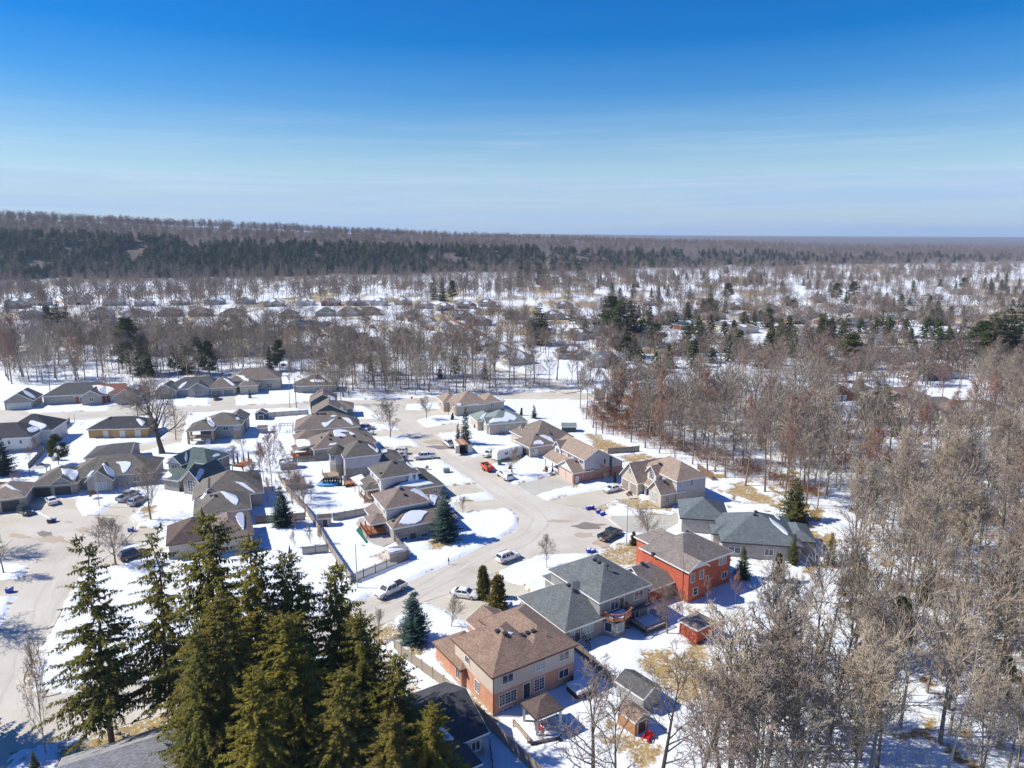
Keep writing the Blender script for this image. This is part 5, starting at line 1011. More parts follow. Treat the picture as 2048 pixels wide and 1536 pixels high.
def spruce(seed, h, rad, whorls, per, sprays, droop=0.35, bare_below=0.08, size=0.55, open_=0.0, taper=1.0, hang=0.6):
    q = random.Random(seed); T, C = TM(), TM()
    r = h * 0.0135
    pts = [Vector((q.gauss(0, .03) * i, q.gauss(0, .03) * i, h * i / 10 - (0.3 if i == 0 else 0))) for i in range(11)]
    for i in range(10): T.tube(pts[i], pts[i + 1], r * (1 - .094 * i), r * (1 - .094 * (i + 1)), 7)
    for w in range(whorls):
        t = bare_below + (1 - bare_below) * (w + q.uniform(-.3, .3)) / whorls; t = min(max(t, bare_below * .9), 0.995); z = h * t
        L0 = rad * ((1 - t) ** (0.82 * taper)) * 1.08 + 0.18
        if t < bare_below + 0.08: L0 *= 0.8
        n = max(3, int(per * (0.55 + 0.6 * (1 - t)))); a0 = q.uniform(0, 6.28)
        for k in range(n):
            if q.random() < open_: continue
            a = a0 + 6.283 * k / n + q.gauss(0, .25); L = L0 * q.uniform(0.6, 1.22); dx = Vector((math.cos(a), math.sin(a), 0)); sd = Vector((-dx.y, dx.x, 0))
            i0 = min(int(t * 10), 9); p0 = pts[i0].lerp(pts[i0 + 1], t * 10 - i0)
            f = lambda s_: p0 + dx * (L * s_) + Vector((0, 0, L * (0.16 * s_ - droop * s_ * s_ + 0.16 * max(0, s_ - .65) * 1.6) * (1.0 if t < .8 else .3) + (L * 0.35 * s_ if t > .88 else 0)))
            T.tube(p0, f(0.5), max(0.012 * L, .018), .02, 3); T.tube(f(0.5), f(0.97), .02, 0, 3)
            m_ = max(4, int(sprays * L / rad + 2))
            for j in range(m_):
                s_ = 0.14 + 0.86 * (j + q.random()) / m_; p = f(s_)
                for side in (-1, 1):
                    ln = size * (0.55 + 0.9 * (1 - s_)) * q.uniform(0.7, 1.3) * (0.65 + 0.5 * (L / rad)); w_ = ln * q.uniform(0.30, 0.42)
                    d = (dx * q.uniform(0.25, 0.75) + sd * side * q.uniform(0.45, 1.0) + Vector((0, 0, -hang * q.uniform(0.2, 1.0) + .2))).normalized(); tip = p + d * ln
                    nrm = d.cross(Vector((0, 0, 1))).normalized(); mid = p + d * (ln * .45); lift = Vector((0, 0, w_ * q.uniform(.15, .6)))
                    C.tri(p, mid + nrm * w_ * .5 + lift * .2, tip); C.tri(p, tip, mid - nrm * w_ * .5 + lift * .2)
                    if q.random() < 0.6: hd = Vector((q.gauss(0, .25), q.gauss(0, .25), -1)).normalized(); C.tri(p + nrm * w_ * .4, mid - nrm * w_ * .3, p + d * ln * .5 + hd * ln * hang * q.uniform(.5, 1.1))
            p = f(0.93); C.tri(p + sd * size * .16, p - sd * size * .16, f(1.0) + dx * size * .5 + Vector((0, 0, .05)))
    top = pts[-1]
    for k in range(5): a = k * 1.256; C.tri(top + Vector((0, 0, .55)), top + Vector((math.cos(a) * .14, math.sin(a) * .14, -.5)), top + Vector((math.cos(a + 1.2) * .14, math.sin(a + 1.2) * .14, -.6)))
    return T, C

def clump_tree(seed, h, rad, n, leaf, trunk_frac=0.4, clumps=14, flat=0.7, column=False):
    """pines, cedars, leaf-holding oaks: clumps of small leaf faces round limbs"""
    q = random.Random(seed); T, C = TM(), TM(); r = h * 0.013
    for i in range(6): T.tube(Vector((0, 0, h * .95 * i / 6 - (.3 if i == 0 else 0))), Vector((0, 0, h * .95 * (i + 1) / 6)), r * (1 - .15 * i), r * (1 - .15 * (i + 1)), 6)
    for k in range(clumps):
        t = trunk_frac + (1 - trunk_frac) * (k + .5 * q.random()) / clumps; a = q.uniform(0, 6.283) + k * 2.4; u = (t - trunk_frac) / (1 - trunk_frac)
        rr = rad * (math.sin(math.pi * min(0.96, .16 + .84 * u) ** .8) if not column else (1 - u ** 2.2) * .8 + .1); d = rr * (q.uniform(.35, .85) if not column else q.uniform(0, .5))
        cen = Vector((math.cos(a) * d, math.sin(a) * d, h * t)); cr_ = rad * q.uniform(.30, .48) if not column else rad * (.75 - .5 * u)
        T.tube(Vector((0, 0, h * t - d * .4)), cen, max(.02, r * .3), .015, 3)
        for j in range(n):
            v = Vector((q.gauss(0, 1), q.gauss(0, 1), q.gauss(0, 1))).normalized() * (q.random() ** .4); p = cen + Vector((v.x * cr_, v.y * cr_, v.z * cr_ * (flat if not column else 1.5)))
            d1 = Vector((q.gauss(0, 1), q.gauss(0, 1), q.gauss(0, .7) + .2)).normalized(); d2 = d1.cross(Vector((q.gauss(0, 1), q.gauss(0, 1), q.gauss(0, 1)))).normalized(); s_ = leaf * q.uniform(.6, 1.4)
            C.tri(p, p + d1 * s_ + d2 * s_ * .35, p + d1 * s_ - d2 * s_ * .35)
    return T, C

M['bark'] = mat_varied('bark', [c(130, 114, 100), c(156, 138, 120), c(118, 106, 96), c(168, 150, 132)], noise=0.25, scale=1.5)
M['bark_dark'] = mat_plain('dark_bark', c(98, 82, 70), 0.9, 0.25, 1.2)
M['twigs'] = mat_varied('twigs', [c(150, 136, 124), c(168, 152, 136), c(142, 130, 120), c(178, 164, 146), c(160, 138, 126), c(152, 142, 132)], noise=0.15)
M['twigs_red'] = mat_varied('reddish_twigs', [c(164, 126, 112), c(176, 136, 118), c(156, 124, 114)], noise=0.15)
M['twigs_tan'] = mat_varied('tan_twigs', [c(188, 172, 150), c(200, 182, 156), c(180, 166, 150)], noise=0.15)
M['birch'] = mat_varied('pale_bark', [c(196, 186, 172), c(210, 200, 188)], noise=0.2, scale=2)
M['needles'] = mat_varied('spruce_needles', [c(114, 106, 38), c(124, 114, 42), c(100, 98, 40), c(116, 104, 44)], noise=0.35, scale=0.9, spec=0.15)
M['needles_dark'] = mat_varied('dark_needles', [c(76, 86, 42), c(90, 94, 44), c(66, 80, 44), c(104, 100, 48)], noise=0.35, scale=0.8, spec=0.15)
M['needles_blue'] = mat_varied('blue_spruce_needles', [c(62, 90, 84), c(72, 96, 90), c(56, 84, 74)], noise=0.3, scale=1.2, spec=0.15)
M['needles_olive'] = mat_varied('olive_needles', [c(104, 98, 38), c(92, 92, 40), c(84, 84, 44), c(120, 108, 48)], noise=0.3, scale=0.9, spec=0.15)
M['oakleaf'] = mat_varied('dry_leaves', [c(150, 104, 74), c(164, 118, 84), c(140, 100, 76)], noise=0.3, scale=0.8)

_T = 'zeroth first second third fourth fifth sixth seventh eighth ninth tenth eleventh twelfth thirteenth fourteenth fifteenth sixteenth seventeenth eighteenth nineteenth'.split(); _D = {2: 'twent', 3: 'thirt', 4: 'fort', 5: 'fift', 6: 'sixt'}
def nth(n): return _T[n] if n < 20 else (_D[n // 10] + 'ieth' if n % 10 == 0 else _D[n // 10] + 'y-' + _T[n % 10])
PROTO = {}; ORD_ = 'first second third fourth fifth sixth seventh eighth ninth tenth eleventh twelfth'.split()
def proto(key, TC, bark, leaf, smooth=False): PROTO[key] = (TC[0].mesh('trunk', M[bark], True), TC[1].mesh('crown', M[leaf], smooth))
for i in range(7): proto('wood%d' % i, bare_tree(100 + i, 22 + i % 3, 0.36 + .06 * (i % 3), 0.31 + .03 * (i % 2), 17, 7, 6, 4, up=0.8, twig=.042), 'bark', 'twigs')
for i in range(3): proto('red%d' % i, bare_tree(140 + i, 18, 0.28, 0.38, 17, 7, 7, 4, up=0.75, twig=.036), 'bark', 'twigs_red')
for i in range(2): proto('tan%d' % i, bare_tree(150 + i, 20, 0.24, 0.36, 19, 7, 7, 4, up=0.95, twig=.036), 'bark', 'twigs_tan')
for i in range(2): proto('birch%d' % i, bare_tree(160 + i, 19, 0.30, 0.27, 16, 6, 6, 4, up=0.85, r=.17, twig=.034), 'birch', 'twigs_tan')
for i in range(3): proto('yard%d' % i, bare_tree(170 + i, 9, 0.20, 0.62, 18, 7, 6, 4, up=0.6, twig=0.025, r=.17), 'bark', 'twigs')
proto('big', bare_tree(183, 20, 0.26, 0.66, 20, 8, 7, 4, up=0.5, r=.75, twig=.045), 'bark_dark', 'twigs')
proto('locust', bare_tree(190, 13, 0.26, 0.48, 12, 6, 5, 3, up=0.15, r=.26, twig=.034), 'bark_dark', 'twigs'); proto('locust1', bare_tree(191, 13, 0.3, 0.44, 12, 6, 5, 3, up=0.1, r=.24, twig=.034), 'bark_dark', 'twigs')
for i in range(2): proto('shrub%d' % i, bare_tree(200 + i, 2.6, 0.1, 0.5, 9, 5, 4, 2, up=0.8, r=.04, mult=3, twig=.012), 'bark', 'twigs_tan')
for i in range(2): proto('redshrub%d' % i, bare_tree(205 + i, 3.4, 0.1, 0.5, 10, 5, 5, 2, up=0.9, r=.04, mult=3, twig=.012), 'bark', 'twigs_red')
for i in range(4): proto('norway%d' % i, spruce(300 + i, 27, 6.2 + .5 * (i % 2), 44, 9, 27 if i > 1 else 24, droop=0.36, bare_below=0.17 if i < 2 else .04, size=0.60, open_=.42 if i < 2 else .10, hang=1.05, taper=.74), 'bark_dark', 'needles')
for i in range(2): proto('blue%d' % i, spruce(310 + i, 9, 2.6, 24, 12, 10, droop=0.10, bare_below=0.03, size=0.5, hang=.25), 'bark_dark', 'needles_blue')
for i in range(4): proto('dark%d' % i, spruce(320 + i, 17, 4.2, 28, 8, 8, droop=0.22, bare_below=0.06, size=0.85, open_=.08), 'bark_dark', 'needles_dark')
for i in range(2): proto('pine%d' % i, clump_tree(330 + i, 14, 3.8, 280, .40, .28, 24), 'bark', 'needles_olive'); proto('wpine%d' % i, clump_tree(335 + i, 17, 3.8, 230, .46, .2, 24, flat=.55), 'bark_dark', 'needles_dark')
for i in range(2): proto('cedar%d' % i, clump_tree(340 + i, 6, 1.3, 330, .26, .02, 13, column=True), 'bark_dark', 'needles_olive'); proto('yew%d' % i, clump_tree(345 + i, 4, .9, 240, .22, .02, 10, column=True), 'bark_dark', 'needles_dark')
for i in range(2): proto('oak%d' % i, clump_tree(350 + i, 10, 3.2, 110, .35, .18, 14), 'bark', 'oakleaf')
proto('weep', clump_tree(360, 2.6, 1.3, 160, .18, .45, 8, flat=.6), 'bark', 'oakleaf')

def tree(name, key, xy, label, cat='tree', h=None, group=None, z=0.0, rz=None, base_h={}, sx=1.0, lean=None):
    T, C = PROTO[key]
    if key not in base_h:
        co = np.empty(len(C.vertices) * 3, np.float32); C.vertices.foreach_get('co', co); base_h[key] = float(co[2::3].max())
    s = (h or base_h[key]) / base_h[key]
    t = thing(name, label, cat, (xy[0], xy[1], z), rng.uniform(0, 6.28) if rz is None else rz, group); t.scale = (s * sx, s * sx, s)
    if lean: t.rotation_euler[0] = lean[0]; t.rotation_euler[1] = lean[1]
    obj('trunk', T, t); obj('crown', C, t); return t

def top_h(px, py, base):
    """height of something standing at ground point base whose top shows at pixel row py"""
    x, y = base; a = math.atan((py - 768) / F_PX) + PITCH; return CAM_H - y * math.tan(a)

# --- the tall spruces in front
def spr(bx, by, ty, key, label, sx=1.0, rz=None):
    b_ = G(bx, by); return tree('spruce_tree', key, b_, label, h=top_h(0, ty, b_), sx=sx, rz=rz, group='tall spruces in front')
for i, (bx, by, ty, k, lb, sx) in enumerate((
    (225, 1500, 1062, 'norway0', 'tall open spruce with bare lower trunk, first from the road corner', 1.05), (350, 1450, 1042, 'norway1', 'tall spruce with dark bare trunk, second from the road corner', 1.0), (455, 1500, 1010, 'norway2', 'tallest dense spruce in the middle of the foreground clump', 1.2),
    (540, 1535, 1062, 'norway3', 'dense olive spruce just right of the tallest one', 1.2), (602, 1520, 1088, 'norway2', 'dense spruce in the shoulder of the foreground clump', 1.15), (690, 1510, 1118, 'norway3', 'dense spruce at the street-facing side of the foreground clump', 1.25), (480, 1610, 1180, 'norway3', 'low broad spruce at the front of the foreground clump', 1.25),
    (735, 1560, 1215, 'norway2', 'spruce whose boughs reach over the drive', 1.3), (800, 1590, 1300, 'norway3', 'low spruce beside the dark-roofed house', 1.3), (870, 1660, 1400, 'norway2', 'lowest spruce hiding the dark-roofed house', 1.3), (600, 1640, 1215, 'norway2', 'broad spruce at the bottom edge in the clump', 1.3),
    (430, 1640, 1250, 'norway3', 'spruce at the bottom edge by the grey roof', 1.05), (700, 1700, 1330, 'norway3', 'spruce at the bottom edge nearest the viewer', 1.3), (790, 1740, 1420, 'norway2', 'spruce at the bottom edge below the dark roof', 1.3), (540, 1720, 1330, 'norway2', 'spruce at the bottom edge in front of the broad one', 1.2), (-130, 1500, 1180, 'norway2', 'spruce beyond the picture edge that shades the road', 1.2))): spr(bx, by, ty, k, lb, sx, i * 1.7)

def bt(key, bx, by, ty, label, sx=1.0, name='bare_tree', group=None, lean=None): b_ = G(bx, by); return tree(name, key, b_, label, h=max(1.2, top_h(0, ty, b_)), sx=sx, group=group, lean=lean)
# --- garden conifers
def con(key, name, bx, by, ty, label, sx=1.0, group=None): b_ = G(bx, by); return tree(name, key, b_, label, h=max(1.0, top_h(0, ty, b_)), sx=sx, group=group)
con('blue0', 'blue_spruce', 890, 1080, 976, 'large blue spruce at the corner of the mauve-roofed house', 1.12); con('blue1', 'blue_spruce', 828, 1284, 1176, 'blue spruce on the corner lawn by the board fence', 1.1); con('blue0', 'blue_spruce', 565, 1052, 968, 'blue spruce in the fenced back yard', 1.1)
con('dark0', 'spruce_tree', 931, 890, 812, 'thin dark spruce beside the open cargo trailer', .8); con('dark1', 'spruce_tree', 916, 884, 842, 'small spruce next to the thin dark one', .7); con('blue1', 'blue_spruce', 5, 950, 868, 'blue spruce cut by the picture edge', 1.3)
con('pine0', 'pine_tree', 118, 932, 866, 'round olive pine in the snowy yard', 1.15); con('pine1', 'pine_tree', 104, 922, 885, 'slender pale pine beside the olive one', .7); con('pine1', 'pine_tree', 104, 862, 836, 'small pine by the driveway fence', .9)
con('cedar0', 'cedar_tree', 967, 1195, 1130, 'cedar hedge tree nearer the street by the white sedan', 1.5); con('cedar1', 'cedar_tree', 997, 1222, 1150, 'cedar hedge tree nearer the houses by the white sedan', 1.7)
con('cedar1', 'round_shrub', 1267, 1090, 1063, 'round clipped evergreen at the lamp post', 1.5); con('yew0', 'cedar_tree', 1229, 967, 943, 'narrow cedar beside the white parked sedan', .8); con('dark2', 'spruce_tree', 1484, 1160, 1090, 'bushy spruce at the corner of the red brick house', 1.1); con('dark1', 'spruce_tree', 1588, 1042, 955, 'broad dark spruce behind the blue-grey bungalow', 1.7)
con('dark3', 'spruce_tree', 1585, 1130, 1065, 'dark spruce in front of the blue-grey bungalow', .9); con('dark0', 'spruce_tree', 1660, 1130, 1062, 'olive spruce at the edge of the wood', .9); con('cedar0', 'cedar_tree', 1555, 1165, 1105, 'olive cedar between the bungalow and the wood', 1.3)
con('yew1', 'cedar_tree', 905, 840, 826, 'round dark shrub at the tan-roofed house door', 1.6); con('yew0', 'cedar_tree', 950, 857, 847, 'green shrub by the pale green house', 1.6); con('blue0', 'blue_spruce', 781, 922, 908, 'tiny blue spruce behind the parked cars', 1.0); con('yew0', 'cedar_tree', 863, 967, 955, 'small clipped evergreen in front of the pergola house', 1.2)
con('yew0', 'cedar_tree', 1043, 832, 815, 'narrow cedar behind the pale green house', 1.1); con('dark1', 'spruce_tree', 1068, 838, 808, 'small spruce behind the pale green house', 1.2); con('yew1', 'cedar_tree', 362, 985, 976, 'clipped shrub by the dark green-roofed house', 1.3); con('cedar1', 'cedar_tree', 413, 778, 753, 'cedar beside the tan garage', 1.0); con('dark2', 'spruce_tree', 500, 797, 777, 'small spruce on the snowy front lawn', .9)
con('dark1', 'spruce_tree', 70, 1545, 1500, 'small spruce on the snow patch at the bottom corner', 1.0); con('yew0', 'cedar_tree', 132, 1540, 1520, 'small shrub on the brown lawn at the bottom', 1.2); con('yew1', 'cedar_tree', 1105, 947, 936, 'green round shrub by the pink garage', 1.6); con('yew0', 'cedar_tree', 1020, 940, 930, 'low evergreen shrub by the covered pickup', 2.0)
for i in range(8): p = z6(545 + i * 20, 430 - (i % 2) * 4); con('yew%d' % (i % 2), 'cedar_tree', p[0], p[1] + 6, p[1] - 12, nth(i + 1) + ' dark clipped cedar from the left in the hedge behind the blue tarpaulin', .8, 'cedar hedge behind the tarpaulin')
for i, (x_, y_) in enumerate(((455, 928), (468, 926), (476, 924), (488, 923), (498, 922))): con('yew%d' % (i % 2), 'cedar_tree', x_, y_ + 4, y_ - 20, nth(i + 1) + ' narrow brownish cedar from the left in the row behind the green-roofed house', .45, 'row of narrow cedars')
for i, (bx, by, h_, k, lb) in enumerate(((520, 945, 8, 'red0', 'reddish bare tree behind the left-hand sheds, first from the green-roofed house'), (548, 912, 9, 'red1', 'tall reddish bare tree behind the pergola'), (566, 935, 7, 'red2', 'reddish bare tree at the snowy grey shed'), (578, 955, 6, 'yard1', 'grey bush-like tree by the long fence top'), (502, 985, 8, 'yard0', 'grey bare tree in the yard behind the tan ridge house'), (535, 1005, 6, 'red0', 'small reddish tree above the blue spruce'), (604, 995, 7, 'yard2', 'grey bare tree leaning over the long fence'), (622, 1000, 5, 'yard1', 'low bush-like tree beyond the garden shed'), (592, 1062, 4, 'red1', 'reddish sapling by the lower fence'), (640, 1090, 4, 'red2', 'reddish shrub-tree along the long fence'), (485, 905, 7, 'yard2', 'bare tree at the row of narrow cedars'), (75, 915, 6, 'yard0', 'bare tree at the white-sided house'), (60, 930, 5, 'red0', 'reddish bush by the dark left fence'), (1365, 1250, 6, 'red1', 'reddish bush-tree at the red brick shed'))): tree('bare_tree', k, G(bx, by), lb, h=h_)
for i, (bx, by, ty, k, sx) in enumerate(((1400, 1640, 1290, 'wood1', 1.1), (1455, 1610, 1200, 'tan0', 1.2), (1525, 1570, 1180, 'wood3', 1.2), (1590, 1510, 1185, 'tan1', 1.2), (1650, 1480, 1150, 'wood5', 1.2), (1700, 1620, 1230, 'tan0', 1.1), (1490, 1700, 1320, 'wood0', 1.2), (1610, 1660, 1260, 'wood2', 1.2), (1545, 1330, 1160, 'tan1', 1.0), (1600, 1290, 1130, 'wood4', 1.0), (1430, 1500, 1290, 'locust', 1.1), (1365, 1690, 1360, 'locust1', 1.0))): bt(k, bx, by, ty, ORD_[i] + ' big bare tree counting up along the edge of the wood behind the sheds', sx, group='big trees at the wood edge')
# middle-distance conifers: base px, base py, top py
MID = [(1078, 690, 602, 'dark0'), (1240, 690, 588, 'dark1'), (1262, 688, 596, 'dark2'), (1222, 660, 590, 'wpine0'), (1372, 712, 640, 'dark3'), (1400, 705, 650, 'dark2'), (1310, 706, 645, 'wpine1'), (1250, 716, 668, 'pine0'), (1535, 655, 603, 'dark0'), (1700, 738, 665, 'wpine0'), (1640, 690, 624, 'dark1'), (1660, 688, 632, 'dark2'), (1690, 690, 626, 'dark3'),
 (1555, 712, 655, 'dark1'), (1585, 715, 650, 'dark2'), (1620, 714, 652, 'dark3'), (1477, 700, 668, 'dark0'), (1490, 705, 678, 'wpine1'), (1980, 735, 618, 'dark2'), (2010, 735, 610, 'dark3'), (2046, 700, 580, 'dark1'), (1960, 728, 640, 'wpine0'), (1752, 840, 762, 'dark0'), (1730, 850, 790, 'wpine1'), (1768, 845, 765, 'dark3'), (1790, 880, 850, 'pine1'), (1775, 930, 895, 'dark1'),
 (120, 672, 596, 'dark2'), (100, 672, 610, 'wpine1'), (138, 672, 606, 'dark0'), (262, 748, 632, 'wpine0'), (285, 752, 668, 'dark1'), (300, 755, 690, 'dark3'), (398, 750, 672, 'wpine1'), (420, 752, 680, 'wpine0'), (372, 748, 675, 'dark1'), (350, 745, 690, 'wpine0'), (560, 742, 678, 'wpine1'), (540, 745, 690, 'dark3'), (645, 745, 695, 'wpine0'), (770, 748, 705, 'dark0'), (740, 752, 712, 'wpine1'), (912, 755, 712, 'wpine0'), (880, 758, 722, 'dark1'), (970, 760, 715, 'dark3'),
 (15, 625, 595, 'dark1'), (55, 588, 548, 'dark3'), (80, 590, 556, 'dark0'), (885, 603, 555, 'dark2'), (868, 600, 552, 'dark0'), (905, 600, 560, 'wpine0'), (1420, 625, 580, 'dark1'), (1375, 635, 600, 'dark2'), (1405, 630, 596, 'dark3'), (1455, 600, 565, 'wpine1'), (1380, 598, 570, 'dark0'), (1672, 600, 565, 'wpine0'), (1705, 598, 562, 'wpine1'), (1755, 610, 575, 'dark0'), (1820, 612, 585, 'dark1'), (1925, 578, 555, 'wpine0'), (2010, 582, 556, 'dark3'), (1875, 640, 618, 'dark2'), (1900, 648, 622, 'dark0'), (1585, 622, 598, 'pine0'), (1520, 640, 620, 'wpine1'), (885, 628, 610, 'blue0'), (1055, 560, 520, 'dark1'), (1040, 575, 530, 'dark0'), (1080, 570, 525, 'dark2'), (1160, 560, 535, 'wpine0'), (1170, 655, 632, 'dark3'), (1145, 648, 620, 'wpine0'), (1840, 560, 540, 'dark2')]
_cnt = {}
for i, (bx, by, ty, k) in enumerate(sorted(MID)):
    kind = {'d': ('spruce_tree', 'dark spruce'), 'w': ('pine_tree', 'dark green pine'), 'p': ('pine_tree', 'olive pine'), 'b': ('blue_spruce', 'blue spruce')}[k[0]]
    where = 'among the far suburb trees' if bx > 1050 else ('in the belt across the street' if by > 690 else 'near the far rows under the hill')
    b_ = G(bx, by); lb = kind[1] + ' ' + where; _cnt[lb] = _cnt.get(lb, 0) + 1; tree(kind[0], k, b_, '%s, %s of them from the left' % (lb, nth(_cnt[lb])), h=top_h(0, ty, b_), group='conifers of the middle distance', sx=1.75 if bx > 1050 else 1.15, z=float(hill(np.array(b_[0]), np.array(b_[1]))))

# --- named bare trees
bt('big', 325, 908, 745, 'great spreading bare tree standing over the left-hand gardens', 1.25); bt('wood2', 352, 880, 770, 'second bare trunk beside the great spreading tree', .7)
bt('yard0', 780, 876, 798, 'bare street tree on the snowy verge near the junction', 1.35); bt('yard1', 302, 1040, 918, 'dense grey bare tree beside the parked silver pickup', 1.0); bt('yard2', 1295, 1086, 1005, 'spreading bare tree behind the lamp post', 1.3)
bt('yard1', 1094, 1138, 1062, 'slim young tree on the round snowy lawn', .8); bt('yard0', 1335, 1270, 1150, 'bare tree behind the red brick house', 1.0); bt('yard2', 758, 1280, 1215, 'thin sapling at the end of the board fence', .6); bt('yard0', 903, 1255, 1195, 'small bare tree on the lawn by the driveway', 1.2)
bt('yard2', 853, 838, 790, 'bare street tree on the corner lawn', 1.2); bt('yard1', 897, 832, 800, 'small bare tree at the tan house', 1.2); bt('yard0', 1023, 950, 888, 'young bare tree by the covered pickup', 1.0); bt('locust', 1185, 1620, 1285, 'crooked bare tree standing over the snowy yard', 1.0); bt('locust1', 1225, 1640, 1330, 'crooked bare tree just beside the plank shed', .8); bt('locust', 1318, 1600, 1290, 'dark twisted tree between the sheds and the wood', .9)
bt('yard1', 232, 1130, 1028, 'many-stemmed bare tree behind the first spruce', 1.3); bt('yard2', 198, 1090, 1030, 'slender bare tree beside the turning circle', 1.0); bt('yard0', 8, 1147, 1040, 'young bare tree on the snow at the picture edge', .9); bt('yard1', -75, 1110, 960, 'bare tree just beyond the picture edge shading the turning circle', 1.2); bt('yard2', -80, 1250, 1060, 'bare tree beyond the picture edge shading the left road', 1.2); bt('yard1', 92, 1510, 1250, 'bare tree in shade by the left-hand road', .3)
bt('red0', 545, 985, 862, 'reddish bare tree among the shrubs behind the fence', .8); bt('red1', 528, 965, 880, 'second reddish bare tree behind the fence', .7); bt('yard1', 585, 1010, 920, 'grey bare tree over the long fence', 1.0); bt('yard2', 612, 1035, 965, 'low grey bare tree by the garden shed', 1.1); bt('yard0', 622, 1092, 1045, 'thin bare sapling by the fence corner', .6); bt('yard2', 590, 1098, 1060, 'thinner sapling in the next yard', .6)
bt('red2', 1415, 1215, 1150, 'reddish bare tree at the red brick wall', 1.0); bt('yard1', 1210, 966, 925, 'bare ornamental tree at the side of the pink garage', 1.2); bt('wood1', 683, 808, 700, 'forked bare tree beside the cross street', .8); bt('wood4', 580, 818, 690, 'tall thin bare tree at the roadside fence', .5); bt('birch0', 1095, 560, 500, 'pale birch high in the middle of the suburb', 1.0)
bt('red1', 1470, 1210, 1140, 'second reddish bare tree by the red brick house', .9); bt('yard0', 470, 930, 885, 'small bare tree behind the green-roofed house', 1.0); bt('yard2', 1090, 1500, 1455, 'little bare bush-tree in the snowy yard by the gazebo', .8); bt('wood5', 100, 790, 690, 'leaning bare tree on the lawn across the street', .8, lean=(0, -.12)); bt('wood3', 158, 790, 700, 'bare tree in front of the red-brown bungalow', .8); bt('wood0', 215, 812, 735, 'bent bare tree by the cross street', .6); bt('yard1', 395, 795, 765, 'small bare tree on the verge across the street', 1.2)
for i, (bx, by, ty, k) in enumerate([(926, 1026, 992, 'yard2'), (855, 940, 935, 'weep')]): bt(k, bx, by, ty, ['small round-headed bare tree at the drive of the mauve-roofed house', 'weeping shrub in front of the pergola house'][i], 1.2)
for bx, by, s_, k, lb in ((803, 921, 1.6, 'weep', 'weeping shrub in front of the white pickup'), (849, 958, 2.0, 'weep', 'brown ornamental shrub by the pergola house'), (1092, 950, 1.6, 'weep', 'brown round shrub by the pink garage walk'), (1258, 998, 1.4, 'weep', 'small ball-shaped shrub at the stone house'), (187, 998, 1.6, 'weep', 'reddish round tree on the island lawn'), (38, 962, 1.8, 'redshrub0', 'reddish shrub behind the left fence'), (25, 962, 1.6, 'redshrub1', 'dark reddish shrub beside the left fence'), (1025, 950, 1.0, 'shrub0', 'bare shrub by the covered pickup'), (1006, 872, .9, 'weep', 'tan shrub by the pale green house'), (640, 1075, 1.2, 'redshrub0', 'reddish hedge shrub at the long fence'), (1240, 1240, 1.0, 'shrub1', 'brown shrub beside the bay window'), (1255, 1260, 1.2, 'oak0', 'leafy brown shrub under the balcony'), (1215, 1345, 1.0, 'shrub0', 'tangled shrub beside the snowy hot tub'), (1145, 1370, 1.0, 'oak1', 'brown leafy vine at the house corner'), (1300, 1265, .9, 'redshrub1', 'brown hedge shrub along the snowy deck'), (1468, 1005, 1.3, 'shrub1', 'bare shrub behind the blue-grey bungalow'), (1275, 1018, .8, 'redshrub0', 'reddish shrub on the stone house lawn'), (45, 1525, .5, 'shrub1', 'small shrub by the bottom corner')):
    b_ = G(bx, by); T = tree('shrub', k, b_, lb, 'shrub', h=1.4 * s_)
# ------------------------------------------------------------------ vehicles
def paint(name, colr, rough=0.28):
    m, n, l, b = nodes('paint_' + name); b.inputs['Base Color'].default_value = colr; b.inputs['Roughness'].default_value = rough; b.inputs['Coat Weight'].default_value = 0.5
    t = n.new("ShaderNodeTexCoord"); z = n.new("ShaderNodeTexNoise"); z.inputs['Scale'].default_value = 2.5; z.inputs['Detail'].default_value = 5; l.new(t.outputs['Object'], z.inputs['Vector'])
    sx = n.new("ShaderNodeSeparateXYZ"); l.new(t.outputs['Object'], sx.inputs[0])                      # road salt towards the sills
    mr = n.new("ShaderNodeMapRange"); mr.inputs[1].default_value = 0.95; mr.inputs[2].default_value = 0.3; mr.inputs[3].default_value = 0.0; mr.inputs[4].default_value = 0.55; l.new(sx.outputs[2], mr.inputs[0])
    mu = n.new("ShaderNodeMath"); mu.operation = 'MULTIPLY'; l.new(mr.outputs[0], mu.inputs[0]); l.new(z.outputs[0], mu.inputs[1])
    mx = n.new("ShaderNodeMix"); mx.data_type = 'RGBA'; l.new(mu.outputs[0], mx.inputs['Factor']); mx.inputs[6].default_value = colr; mx.inputs[7].default_value = c(170, 158, 142); l.new(mx.outputs[2], b.inputs['Base Color'])
    return m
PT = {'white': paint('white', (0.80, 0.81, 0.82, 1)), 'black': paint('black', (0.022, 0.026, 0.03, 1)), 'silver': paint('silver', (0.42, 0.43, 0.45, 1)), 'blue': paint('blue', c(40, 56, 84)), 'red': paint('red', c(200, 40, 56)), 'grey': paint('grey', c(120, 118, 112)), 'pearl': paint('pearl', (0.72, 0.73, 0.72, 1)), 'dgreen': paint('dark', c(52, 62, 64))}
def sect(x, hw, zb, zt, c_=0.12):
    return [(x, -hw * .9, zb), (x, -hw, zb + .14), (x, -hw, zt - c_), (x, -hw * .9, zt), (x, hw * .9, zt), (x, hw, zt - c_), (x, hw, zb + .14), (x, hw * .9, zb)]
